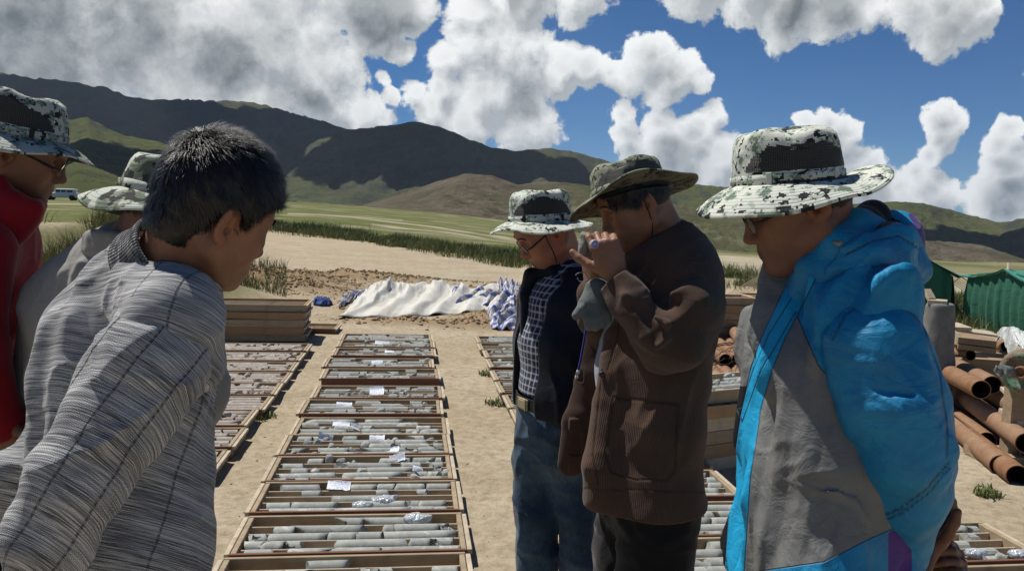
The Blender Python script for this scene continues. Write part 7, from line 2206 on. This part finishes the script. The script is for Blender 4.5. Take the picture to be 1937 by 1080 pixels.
    mb = MB(); mb.lathe([(0.0, 0.0), (0.008, 0.0), (0.0085, 0.002), (0.006, 0.0035), (0, 0.003)], P(1139, 708, 2.065), 14, rotx(PI / 2)); adopt(mb.build('button', vary('button_brown', (0.05, 0.03, 0.02), (0.03, 0.02, 0.015), 30, 0.4)), Jk)
    trousers(root, J, K_BLACK, seed=4, r=(0.105, 0.09, 0.08)); shoes(root, J, f, K_SHOE, K_SOLE)
    # blue shirt seen in the opening of the coat
    Sh = SDF(); Sh.path(PP((1200, 560, 2.17), (1190, 700, 2.18), (1185, 850, 2.18)), [0.08, 0.085, 0.08], 0, 0.03, side=l, fs=1.2)
    garment(root, 'shirt', Sh, 0.009, cloth('white_shirt', (0.30, 0.33, 0.42)), PP((1180, 560, 2.15), (1155, 850, 2.16)), l)
    # ---- things he holds
    rs = np.random.RandomState(2)
    R_ = SDF(); R_.rc(P(1112, 446, 2.02), P(1102, 480, 2.02), 0.017, 0.013, side=N3([1, -0.5, 0.2]), fs=1.1); R_.plane(P(1118, 462, 2.012), N3([0.55, -0.8, 0.2]), 0.002); R_.plane(P(1104, 440, 2.02), N3([0.2, -0.3, 1]), 0.002)
    R_.disp(lambda p: 0.0016 * vnoise(p * 90, 3))
    V, F = sdf_mesh(R_, 0.0022); o = mesh_np('rock_sample', V, F, vary('rock_grey_green', (0.17, 0.18, 0.15), (0.26, 0.27, 0.23), 60, 0.85, bscale=300, bumpd=0.001))
    tag(o, 'small flat grey green rock sample held between the raised hands of the man in brown', 'rock')
    mb = MB(); lc = P(1124, 462, 1.955); fw = N3(CAM - lc)
    Rl = np.stack([N3(np.cross([0, 0, 1.], fw)), N3(np.cross(fw, np.cross([0, 0, 1.], fw))), fw], 1) @ roty(0.5)
    mb.lathe([(0.0075, -0.006), (0.0105, -0.006), (0.0110, -0.004), (0.0110, 0.004), (0.0100, 0.006), (0.0078, 0.006), (0.0078, -0.006)], lc, 24, Rl, cap=False)
    L_ = mb.build('hand_lens', vary('lens_metal', (0.35, 0.33, 0.42), (0.5, 0.48, 0.55), 30, 0.3)); tag(L_, 'small round violet hand lens between the fingers of the man in brown', 'magnifier')
    def lm(nt, b): b.inputs['Base Color'].default_value = (0.42, 0.33, 0.72, 1); b.inputs['Roughness'].default_value = 0.08; b.inputs['Coat Weight'].default_value = 0.5
    mb = MB(); mb.lathe([(0.0, 0.0045), (0.004, 0.0042), (0.0077, 0.002), (0.0077, -0.002), (0.0, -0.0045)], lc, 20, Rl); adopt(mb.build('glass', mat('lens_glass_violet', lm)), L_)
    # work gloves dangling under the wrists
    Gv = SDF(); gm = cloth('glove_grey_knit', (0.15, 0.165, 0.155), (0.11, 0.125, 0.118), weave=600)
    Gv.rc(P(1130, 552, 2.02), P(1120, 578, 2.01), 0.034, 0.036, side=N3([0.2, 1, 0]), fs=0.55)
    for (a, b, cc) in (((1112, 570), (1100, 585), (1090, 596)), ((1116, 580), (1112, 600), (1113, 618)), ((1124, 584), (1126, 602), (1127, 618)), ((1132, 584), (1137, 598), (1139, 612)), ((1138, 580), (1146, 592), (1150, 604))):
        Gv.path(PP((*a, 2.01), (*b, 2.0), (*cc, 2.0)), [0.014, 0.0125, 0.011], 0.006, 0.004)
    Gv.disp(cloth_folds(0.003, 30.0, (0, 0, 1), 50, 0.5))
    V, F = sdf_mesh(Gv, 0.0034); o = mesh_np('work_glove', V, F, gm, attrs={'st': V}); tag(o, 'limp grey knitted work glove hanging below the raised hands', 'glove')
    mb = MB()
    P0 = PP((1112, 600, 2.03), (1108, 625, 2.03), (1103, 655, 2.03), (1098, 682, 2.03), (1094, 700, 2.03))
    mb.tube(P0, [0.0028] * 5, 6)
    o = mb.build('lanyard', cloth('cord_blue', (0.02, 0.025, 0.24))); tag(o, 'thin blue lanyard hanging from the hands with a small metal clip at its end', 'lanyard')
    mb = MB(); e = P0[-1]; mb.tube([e, e - [0.001, 0, 0.008]], 0.0045, 8); mb.tube([e - [0.001, 0, .008], e - [0.001, 0, .020], e - [0.005, 0, .024], e - [0.006, 0, .014]], 0.0018, 6)
    adopt(mb.build('clip', vary('clip_steel', (0.5, 0.5, 0.5), (0.4, 0.4, 0.4), 30, 0.3)), o)
    mb = MB(); mb.tube([P(1090 + 22 * (1 - math.cos(t)) * .5 + 2 * math.sin(3 * t), 524 + 9 * math.sin(t), 2.0) for t in np.linspace(0.2, 6.0, 18)], 0.0012, 5)
    o = mb.build('wrist_cord', cloth('cord_pale', (0.3, 0.28, 0.25))); tag(o, 'pale thin cord looped round the raised wrist of the man in brown', 'cord')
    log('man brown')
man_brown()
# ================================================================== man with glasses and plaid shirt
def man_plaid():
    D = 2.85; yaw = PI + 0.40; KD = 0.90
    def P(a, b, d): return globals()['P'](a, b, d * KD)
    def PP(*a): return np.array([P(*x) for x in a])
    c = P(1030, 432, D); Rf = frame(3.30, 0.66, 0.2); s = 1.0
    root = person('man with black glasses in plaid shirt, open navy jacket and blue jeans', P(1060, 800, D)[0], P(1060, 800, D)[1])
    neck = P(1074, 515, 2.92)
    S, pt, V, F, at = head_mesh(c, Rf, s, neck_to=neck, full=1.08, jaw=1.05)
    J = {'neck': neck, 'chest': P(1070, 620, 2.92)}
    J['sha'], J['shb'] = P(1118, 560, 2.78), P(1018, 558, 3.02)
    J['ela'], J['wra'] = P(1150, 680, 2.82), P(1105, 755, 2.86)
    J['elb'], J['wrb'] = P(1030, 670, 3.10), P(1060, 750, 3.02)
    f, l = stand(J, P(1058, 790, 2.90), yaw - 0.15, gap=0.15)
    Rh = frame(yaw - 0.3, 0.07, 0.03)
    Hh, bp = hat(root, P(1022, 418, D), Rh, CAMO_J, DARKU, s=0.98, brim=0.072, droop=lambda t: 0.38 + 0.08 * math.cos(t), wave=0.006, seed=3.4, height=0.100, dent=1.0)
    J['kna'], J['knb'] = P(1098, 960, 2.86), P(1014, 960, 2.94); J['ana'], J['anb'] = P(1106, 1190, 2.90), P(1018, 1190, 2.98)
    J['hipa'], J['hipb'] = P(1080, 800, 2.89), P(1030, 800, 2.92); J['ana'][2] = J['anb'][2] = 0.1
    inner_body(root, SKIN_C, (V, F), at, J, None)
    face_details(S, pt, Rf, s, root, HAIR)
    hair_mesh(c, Rf, s, root, HAIR_G, thick=0.004, strands=2500, length=0.012, flow=(-0.2, 0, -1), low=-0.05, lift=0.2, seed=6)
    glasses(root, pt, Rf, s, S, drop=0.004)
    chin_cord(root, bp, (PI / 2, -PI / 2), pt(0.045, 0.0, -0.122), ([pt(0.030, 0.090, 0.0), pt(0.030, 0.086, -0.05), pt(0.040, 0.066, -0.10)], [pt(0.03, -0.084, 0.0), pt(0.03, -0.075, -0.06), pt(0.04, -0.045, -0.105)]), r=0.0016)
    # shirt
    ax = PP((1074, 520, 2.90), (1064, 575, 2.90), (1056, 650, 2.90), (1054, 740, 2.89), (1056, 775, 2.89))
    T = SDF(); T.path(ax, [0.069, 0.1086, 0.1214, 0.1178, 0.1104], 0, 0.03, side=l, fs=[1.2, 1.45, 1.35, 1.25, 1.25])
    T.disp(cloth_folds(0.006, 13.0, (0.3, 0, 1), 61, 0.5, 0.6))
    T.path(PP((1026, 560, 2.77), (1024, 650, 2.755), (1026, 740, 2.76)), [0.003] * 3, 0.004)
    T.plane(P(1054, 742, 2.89), (0, 0, -1), 0.01)
    V, F = sdf_mesh(T, 0.005); st = np.stack([V @ l, V[:, 2], V @ f], 1)
    part('shirt', V, F, K_PLAID, root, attrs={'st': st})
    Cl = SDF(); Cl.path(PP((1030, 555, 2.80), (1050, 535, 2.80), (1076, 512, 2.84), (1084, 508, 2.93), (1050, 530, 2.98)), [0.0074, 0.0129, 0.0147, 0.0147, 0.0092], 0, 0.01)
    V, F = sdf_mesh(Cl, 0.0045); part('collar', V, F, K_PLAID, root, attrs={'st': np.stack([V @ l, V[:, 2], V @ f], 1)})
    # belt and buckle
    S2 = SDF(); bc = P(1054, 754, 2.89); ang = np.linspace(0, 2 * PI, 30)
    mb = MB(); vs = []
    for rr, zz in ((0.128, 0.019), (0.133, 0.019), (0.133, -0.019), (0.128, -0.019)):
        for a in ang[:-1]: vs.append(bc + f * rr * math.cos(a) + l * rr * 1.25 * math.sin(a) + [0, 0, zz])
    n = 29; mb.add(np.array(vs), [[i * n + k, i * n + (k + 1) % n, ((i + 1) % 4) * n + (k + 1) % n, ((i + 1) % 4) * n + k] for i in range(4) for k in range(n)])
    adopt(mb.build('belt', vary('belt_black', (0.012, 0.012, 0.012), (0.02, 0.02, 0.02), 30, 0.5)), root)
    a = 0.30; d = f * math.cos(a) + l * math.sin(a); Rb = np.stack([d, np.cross([0, 0, 1.], d), [0, 0, 1.]], 1)
    p0 = bc + f * 0.136 * math.cos(a) + l * 0.136 * 1.25 * math.sin(a)
    bk = vary('buckle_brass', (0.42, 0.36, 0.22), (0.34, 0.29, 0.18), 60, 0.35)
    mb = MB(); mb.box(p0, (0.006, 0.060, 0.036), Rb, bevel=0.002); mb.box(p0 + d * 0.004, (0.003, 0.040, 0.026), Rb, bevel=0.001)
    for k in (-0.022, 0.022): mb.box(p0 + d * 0.004 + Rb[:, 1] * k, (0.004, 0.003, 0.036), Rb)
    adopt(mb.build('buckle', bk), root)
    # open jacket: two fronts, back, sleeves
    Jk = grp('jacket', root)
    T = SDF(); T.path(ax + f * -0.012, [0.0828, 0.1306, 0.1454, 0.1454, 0.1454], 0, 0.03, side=l, fs=[1.3, 1.5, 1.4, 1.35, 1.35])
    T.rc(P(1100, 545, 2.84), P(1122, 575, 2.78), 0.075, 0.075, 0.05); T.rc(P(1045, 545, 2.96), P(1022, 575, 3.0), 0.075, 0.07, 0.05)
    T.disp(cloth_folds(0.009, 9.0, (0.1, 0, 1), 63, 0.4, 0.6))
    lf = l.astype(np.float32); ff = f.astype(np.float32); a2 = ax[2].astype(np.float32)
    def opening(p):
        q = p - a2; x = q @ ff; y = q @ lf; w = 0.082 + 0.02 * np.clip(-q[..., 2] * 3, -0.5, 1)
        return np.maximum(np.abs(y - 0.045) - w, 0.03 - x)
    T.add(opening, 0.006, 's')
    T.path([ax[0], ax[4] - [0, 0, 0.1]], [0.092, 0.1306], 0.003, side=l, fs=1.34, mode='s')
    T.plane(P(1054, 775, 2.89), (0, 0, -1), 0.004)
    garment(Jk, 'jacket_body', T, 0.005, K_NAVY, ax, l)
    for q, pts in (('a', [J['sha'], J['ela'], J['wra'] - [0, 0, 0.03]]), ('b', [J['shb'], J['elb'], J['wrb']])):
        Sl = SDF(); Sl.path(pts, [0.0681, 0.0626, 0.046], 0, 0.04); Sl.disp(cloth_folds(0.008, 11.0, (1, 0, .6), 64, 0.4, 0.7))
        garment(Jk, 'sleeve', Sl, 0.006, K_NAVY, pts, l)
    Cl = SDF(); Cl.path(PP((990, 545, 2.90), (1004, 520, 2.88), (1048, 512, 2.84), (1092, 500, 2.86), (1102, 498, 2.96), (1060, 512, 3.04)), [0.0092, 0.0184, 0.0166, 0.0221, 0.0221, 0.0184], 0, 0.02)
    Cl.path(PP((1006, 520, 2.88), (994, 560, 2.88), (992, 640, 2.87)), [0.014, 0.02, 0.014], 0.02)
    garment(Jk, 'collar', Cl, 0.005, K_NAVY, PP((990, 545, 2.9), (1092, 500, 2.86)), l)
    # legs as in the photo: the near leg a little behind, a gap of light below the knee
    lg = {'b': PP((1030, 790, 2.92), (1020, 870, 2.93), (1014, 960, 2.94), (1016, 1060, 2.96), (1018, 1190, 2.98)), 'a': PP((1078, 790, 2.88), (1084, 870, 2.87), (1098, 960, 2.86), (1104, 1060, 2.88), (1106, 1190, 2.90))}
    J['anb'] = np.array([lg['b'][4][0], lg['b'][4][1], 0.085]); J['ana'] = np.array([lg['a'][4][0], lg['a'][4][1], 0.085])
    lg['b'] = np.r_[lg['b'][:4], [J['anb'] - [0, 0, .02]]]; lg['a'] = np.r_[lg['a'][:4], [J['ana'] - [0, 0, .02]]]
    trousers(root, J, K_JEANS, r=(0.094, 0.073, 0.070), legs=lg, h=0.0065, name='jeans', seed=7); shoes(root, J, f, K_SHOE, K_SOLE)
    log('man plaid')
man_plaid()
# ================================================================== bareheaded man in the melange sweater (left foreground)
def man_sweater():
    D = 1.22; yaw = 0.72
    c = P(406, 402, D); Rf = frame(0.86, 0.38, -0.25); s = 0.90
    root = person('bareheaded black haired man in a grey melange sweater in the left foreground', P(230, 900, 1.3)[0], P(230, 900, 1.3)[1])
    neck = P(318, 492, 1.24)
    S, pt, V, F, at = head_mesh(c, Rf, s, neck_to=neck, neck_r=0.052, full=1.0, jaw=1.0)
    J = {'neck': P(322, 560, 1.27), 'chest': P(260, 700, 1.33)}
    J['sha'], J['shb'] = P(330, 600, 1.55), P(305, 620, 1.12)
    J['elb'], J['wrb'] = P(130, 930, 1.08), P(60, 1130, 1.14)
    J['ela'], J['wra'] = P(200, 930, 1.55), P(150, 1130, 1.45)
    f, l = stand(J, P(205, 1085, 1.30), yaw - 0.25)
    H = SDF(); hand(H, P(52, 1140, 1.15), (-0.2, 0.4, -0.9), (1, 0.3, 0), 1.0, curls=(.4, .4, .4, .4)); hand(H, P(150, 1140, 1.45), (-0.1, -0.2, -0.9), (1, -0.3, 0), 1.0, curls=(.4, .4, .4, .4), mirror=-1)
    inner_body(root, SKIN_A, (V, F), at, J, H, 0.004)
    face_details(S, pt, Rf, s, root, HAIR)
    hair_mesh(c, Rf, s, root, HAIR, thick=0.005, top=0.003, strands=26000, length=0.022, flow=(0.9, 0, -0.5), whorl=(-0.075, 0.012, 0.105),
              lift=lambda q: 0.22 + 0.75 * smooth(q[:, 2], 0.06, 0.12) * smooth(-np.abs(q[:, 1]), -0.06, -0.01) , low=-0.072, nape=True, seed=8, spread=0.30, width=0.00050, h=0.0034,
              hl=([-0.10, -0.06, -0.04, -0.02, 0.0, 0.02, 0.04, 0.06, 0.09, 0.14], [-0.052, -0.040, -0.034, -0.026, 0.016, 0.026, 0.040, 0.078, 0.098, 0.105]))
    Sw = grp('sweater', root)
    side = N3(np.array([-math.sin(yaw), math.cos(yaw), 0]))
    ax = PP((322, 520, 1.26), (284, 572, 1.29), (248, 660, 1.33), (232, 780, 1.34), (232, 900, 1.33), (222, 1010, 1.31), (215, 1110, 1.31))
    T = SDF(); T.path(ax, [0.058, 0.102, 0.128, 0.128, 0.130, 0.136, 0.136], 0, 0.03, side=side, fs=[1.25, 1.32, 1.36, 1.30, 1.24, 1.24, 1.24])
    T.rc(P(305, 560, 1.22), P(322, 605, 1.13), 0.062, 0.066, 0.05); T.rc(P(305, 560, 1.36), P(335, 605, 1.50), 0.062, 0.066, 0.06)
    T.rc(P(345, 600, 1.16), P(372, 690, 1.19), 0.050, 0.042, 0.05)
    T.path(PP((150, 640, 1.26), (130, 740, 1.25), (110, 850, 1.25)), [0.03, 0.03, 0.03], 0.05)
    for a, r in (([(108, 610, 1.24), (90, 720, 1.24), (72, 860, 1.24)], 0.010), ([(140, 600, 1.20), (122, 720, 1.19), (100, 850, 1.19)], 0.011), ([(60, 860, 1.28), (25, 890, 1.28), (0, 940, 1.28)], 0.03)):
        T.path(PP(*a), [r * .7, r, r], 0.035, 0.01)
    T.disp(cloth_folds(0.010, 8.0, (-0.25, 0.1, 1), 71, 0.35, 0.5)); T.disp(cloth_folds(0.006, 15.0, (1, 0.4, -0.2), 73, 0.35, 0.6))
    T.plane(P(215, 1105, 1.3), (0, 0, -1), 0.01)
    T.rc(P(325, 480, 1.24), P(390, 340, 1.22), 0.066, 0.066, 0.01, mode='s')
    garment(Sw, 'sweater_body', T, 0.0042, K_KNIT, ax, side, grad=(0.12, 0.55, 0.83), seam=lambda V: ((proj(V)[:, 0] > 250) & (V[:, 1] < ax[3][1] + 0.02)).astype(float) * 0.9)
    arm = PP((312, 612, 1.155), (286, 690, 1.11), (222, 800, 1.085), (150, 905, 1.07), (92, 1010, 1.07), (62, 1120, 1.12))
    Sl = SDF(); Sl.path(arm, [0.068, 0.067, 0.061, 0.059, 0.054, 0.042], 0, 0.03)
    for a, r in (([(190, 690, 1.10), (172, 740, 1.10)], 0.012), ([(255, 640, 1.08), (205, 670, 1.09), (182, 700, 1.10)], 0.013)):
        Sl.path(PP(*a), [r] * len(a), 0.04, 0.01)
    Sl.disp(cloth_folds(0.008, 10.0, (1, 0.2, 0.4), 75, 0.3, 0.6)); Sl.disp(cloth_folds(0.005, 18.0, (1, 0.2, -0.5), 76, 0.35, 0.7))
    garment(Sw, 'sleeve', Sl, 0.0040, K_KNIT, np.r_[[arm[1] + np.array([0.12, 0.32, 0.24])], arm[1:]], N3(np.cross([0, -1, 0], arm[3] - arm[1])), grad=N3(N3(arm[1] - arm[3]) * 1.0 + [0, 0.62, 0]))
    arm2 = [J['sha'], J['ela'], J['wra']]
    Sl = SDF(); Sl.path(arm2, [0.066, 0.06, 0.042], 0, 0.04); garment(Sw, 'sleeve', Sl, 0.007, K_KNIT, arm2, side)
    # ribbed collar
    n0 = P(326, 492, 1.235); aN = N3(c + Rf @ np.array([-0.02, 0, -0.05]) - n0); e1 = N3(np.cross(aN, [0.1, -1, 0.2])); e2 = np.cross(aN, e1)
    vs = []; st = []; n = 72
    prof = [(0.070, 0.028), (0.076, 0.032), (0.081, 0.024), (0.084, 0.004), (0.090, -0.014), (0.098, -0.028), (0.090, -0.032), (0.076, -0.01), (0.070, 0.010)]
    for j, (r, z) in enumerate(prof):
        for k in range(n):
            a = 2 * PI * k / n; rr = r * 0.87 * (1 + 0.02 * math.sin(3 * a + 1))
            vs.append(n0 + e1 * rr * math.cos(a) * 1.04 + e2 * rr * math.sin(a) * 0.96 + aN * (z + 0.004 * math.sin(2 * a))); st.append((a * 0.085, z, 0))
    Fq = [[j * n + k, j * n + (k + 1) % n, ((j + 1) % len(prof)) * n + (k + 1) % n, ((j + 1) % len(prof)) * n + k] for j in range(len(prof)) for k in range(n)]
    o = mesh_np('collar', np.array(vs), np.array(Fq), K_RIB, attrs={'st': np.array(st)}); adopt(o, Sw)
    trousers(root, J, K_JEANS, seed=9); shoes(root, J, f, K_SHOE, K_SOLE)
    log('man sweater')
man_sweater()

# ================================================================== man in the grey shirt, seen from behind
def man_shirt():
    D = 1.68; yaw = 0.85
    c = P(322, 412, D); Rf = frame(yaw, 0.48, 0.0); s = 0.98
    root = person('man in a plain grey shirt and camouflage hat, half hidden behind the sweater', P(225, 800, 1.7)[0], P(225, 800, 1.7)[1])
    neck = P(246, 480, 1.68)
    S, pt, V, F, at = head_mesh(c, Rf, s, h=0.0034, neck_to=neck)
    J = {'neck': neck, 'chest': P(215, 640, 1.72)}
    J['sha'], J['shb'] = P(120, 560, 1.85), P(340, 560, 1.50)
    J['sha'], J['shb'] = P(105, 570, 1.78), P(345, 565, 1.56)
    J['ela'], J['wra'] = P(75, 740, 1.80), P(120, 900, 1.90)
    J['elb'], J['wrb'] = P(370, 740, 1.60), P(330, 900, 1.75)
    f, l = stand(J, P(215, 950, 1.72), yaw)
    Hh, bp = hat(root, P(326, 388, D - 0.02), frame(yaw, 0.30, -0.05), CAMO_W, DARKU, s=1.06, brim=0.075, droop=lambda t: 0.52 + 0.15 * math.cos(t + PI), wave=0.008, seed=4.1, height=0.082)
    inner_body(root, SKIN_B, (V, F), at, J, None)
    hair_mesh(c, Rf, s, root, HAIR, thick=0.009, strands=5000, length=0.022, flow=(-0.1, 0, -1), low=-0.055, lift=0.25, seed=12)
    Sh = grp('shirt', root); 
    ax = PP((244, 480, 1.70), (230, 535, 1.71), (212, 610, 1.74), (205, 720, 1.75), (208, 850, 1.74), (212, 965, 1.72))
    T = SDF(); T.path(ax, [0.070, 0.100, 0.130, 0.128, 0.125, 0.13], 0, 0.03, side=N3([1, -0.35, 0]), fs=[1.3, 1.6, 1.52, 1.42, 1.34, 1.3])
    T.rc(P(228, 515, 1.70), P(125, 568, 1.76), 0.066, 0.062, 0.06); T.rc(P(228, 515, 1.70), P(335, 560, 1.58), 0.066, 0.062, 0.06)
    for a, r in (([(118, 520, 1.63), (108, 570, 1.62)], 0.006), ([(150, 500, 1.60), (135, 560, 1.60)], 0.006)):
        T.path(PP(*a), [r] * len(a), 0.03, 0.01)
    T.path(PP((60, 535, 1.66), (120, 528, 1.60), (180, 532, 1.57), (250, 530, 1.56)), [0.0022] * 4, 0.006, mode='s')
    T.disp(cloth_folds(0.010, 7.5, (0.3, 0, 1), 81, 0.35, 0.6)); T.disp(cloth_folds(0.005, 15.0, (-0.5, 0, 1), 83, 0.35, 0.7))
    garment(Sh, 'shirt_body', T, 0.0055, K_SHIRT, ax, l)
    for q in 'ab':
        pts = [J['sh' + q], J['el' + q], J['wr' + q]]; Sl = SDF(); Sl.path(pts, [0.070, 0.060, 0.045], 0, 0.03); Sl.disp(cloth_folds(0.007, 11.0, (1, 0, .6), 84, 0.4, 0.7)); garment(Sh, 'sleeve', Sl, 0.0065, K_SHIRT, pts, l)
    Cl = SDF(); ring = [P(232, 466, 1.68) + np.array([1, -0.35, 0]) * 0.066 * math.cos(a) + np.array([0.33, 0.94, 0]) * 0.070 * math.sin(a) + np.array([0, 0, -0.022 * math.sin(a)]) + np.array([0.012, 0, 0]) for a in np.linspace(-0.3 - PI * 0.9, PI * 0.55, 16)]
    Cl.path(ring, [0.013] * 16, 0, 0.01); Cl.path([r_ - [0, 0, 0.028] for r_ in ring], [0.017] * 16, 0.02, 0.01)
    Cl.disp(cloth_folds(0.003, 18.0, (1, 0, 0), 85, 0.4)); garment(Sh, 'collar', Cl, 0.0045, K_SHIRT, [ring[0], ring[-1]], l)
    H = None
    trousers(root, J, K_BLACK, seed=11, h=0.011); shoes(root, J, f, K_SHOE, K_SOLE)
    log('man shirt')
man_shirt()

# ================================================================== man in red at the left edge
def man_red():
    D = 1.80; yaw = 0.16
    c = P(36, 276, D); Rf = frame(0.50, 0.42, -0.25); s = 1.0
    root = person('man in a red stand collar jacket and camouflage hat at the left edge', P(-30, 800, 1.85)[0], P(-30, 800, 1.85)[1])
    neck = P(-8, 395, 1.85)
    S, pt, V, F, at = head_mesh(c, Rf, s, neck_to=neck, full=1.06)
    J = {'neck': neck, 'chest': P(-45, 560, 1.88)}
    J['sha'], J['shb'] = P(-40, 470, 2.06), P(-50, 470, 1.70)
    J['elb'], J['wrb'] = P(-70, 650, 1.66), P(-10, 790, 1.70)
    J['ela'], J['wra'] = P(-50, 650, 2.08), P(0, 780, 2.02)
    f, l = stand(J, P(-45, 880, 1.88), yaw)
    H = SDF(); hand(H, J['wrb'], (0.3, 0.2, -0.9), (0.9, 0, 0.3), 1.0, curls=(.3, .3, .3, .3)); hand(H, J['wra'], (0.3, -0.2, -0.9), (0.9, 0, 0.3), 1.0, curls=(.3, .3, .3, .3), mirror=-1)
    Hh, bp = hat(root, P(30, 258, D), frame(yaw, 0.16, 0.0), CAMO_R, DARKU, s=1.0, brim=0.070, droop=lambda t: 0.42 + 0.05 * math.cos(t), wave=0.005, seed=5.5, height=0.098, dent=1.4)
    inner_body(root, SKIN_B, (V, F), at, J, H, 0.004)
    face_details(S, pt, Rf, s, root, HAIR)
    hair_mesh(c, Rf, s, root, HAIR, thick=0.005, strands=2500, length=0.014, flow=(-0.2, 0, -1), low=-0.055, lift=0.2, seed=14)
    glasses(root, pt, Rf, s, S, drop=0.002)
    Jk = grp('jacket', root)
    ax = PP((-15, 410, 1.86), (-35, 460, 1.87), (-62, 560, 1.88), (-75, 680, 1.88), (-72, 800, 1.88), (-68, 920, 1.88))
    T = SDF(); T.path(ax, [0.075, 0.115, 0.145, 0.142, 0.135, 0.138], 0, 0.03, side=l, fs=[1.3, 1.45, 1.42, 1.36, 1.3, 1.3])
    T.rc(P(-30, 450, 1.86), P(-45, 490, 1.70), 0.075, 0.075, 0.05); T.rc(P(-30, 450, 1.86), P(-40, 490, 2.04), 0.075, 0.07, 0.05)
    T.disp(cloth_folds(0.011, 7.5, (0.2, 0, 1), 91, 0.35, 0.6)); T.disp(cloth_folds(0.006, 14.0, (0.8, 0, 0.6), 92, 0.35, 0.7))
    garment(Jk, 'jacket_body', T, 0.0055, K_RED, ax, l)
    for q in 'ab':
        pts = [J['sh' + q], J['el' + q], J['wr' + q]]; Sl = SDF(); Sl.path(pts, [0.082, 0.075, 0.055], 0, 0.03); Sl.disp(cloth_folds(0.009, 10.0, (1, 0, .6), 94, 0.35, 0.7)); garment(Jk, 'sleeve', Sl, 0.006, K_RED, pts, l)
    Cl = SDF()
    Cl.path(PP((78, 384, 1.82), (62, 392, 1.76), (30, 378, 1.73), (0, 350, 1.74), (-28, 330, 1.80), (-34, 328, 1.90), (0, 350, 1.97), (40, 378, 1.95), (74, 388, 1.88)), [0.010, 0.013, 0.014, 0.015, 0.015, 0.015, 0.014, 0.012, 0.010], 0, 0.02)
    Cl.path(PP((58, 402, 1.82), (42, 412, 1.76), (12, 404, 1.73), (-20, 384, 1.74), (-45, 366, 1.80), (-50, 362, 1.90), (-20, 382, 1.99), (26, 402, 1.95), (54, 404, 1.88)), [0.016, 0.022, 0.028, 0.030, 0.030, 0.03, 0.028, 0.022, 0.016], 0.04, 0.02)
    Cl.path(PP((48, 420, 1.80), (20, 440, 1.76), (-10, 430, 1.74)), [0.02, 0.03, 0.035], 0.04, 0.02)
    Cl.disp(cloth_folds(0.005, 15.0, (0.6, 0, 1), 95, 0.4)); garment(Jk, 'collar', Cl, 0.0045, K_RED, PP((78, 384, 1.82), (-30, 330, 1.85)), l)
    trousers(root, J, K_BLACK, seed=13, h=0.011); shoes(root, J, f, K_SHOE, K_SOLE)
    log('man red')
man_red()
# ------------------------------------------------------------------ thin air between here and the ranges
def build_haze():
    m = bpy.data.materials.new('air'); m.use_nodes = True; t = m.node_tree; t.nodes.clear()
    out = t.nodes.new('ShaderNodeOutputMaterial'); v = t.nodes.new('ShaderNodeVolumePrincipled')
    v.inputs['Color'].default_value = (0.72, 0.84, 1.0, 1); v.inputs['Density'].default_value = HAZE_D; v.inputs['Anisotropy'].default_value = 0.0
    t.links.new(v.outputs[0], out.inputs['Volume'])
    g = bpy.data.objects['ground']; n = len(g.data.vertices); co = np.empty(n * 3, np.float32); g.data.vertices.foreach_get('co', co); z = co.reshape(-1, 3)[:, 2]
    lo, hi = float(z.min()) - 1.0, float(z.max()) + 30.0
    mb = MB(); mb.box((0, 0, (lo + hi) / 2), (26000, 26000, hi - lo)); o = mb.build('haze', m); tag(o, 'thin clear mountain air fading the far ranges', 'haze', kind='stuff')
    log('haze', lo, hi)
HAZE_D = 3.2e-5
build_haze()
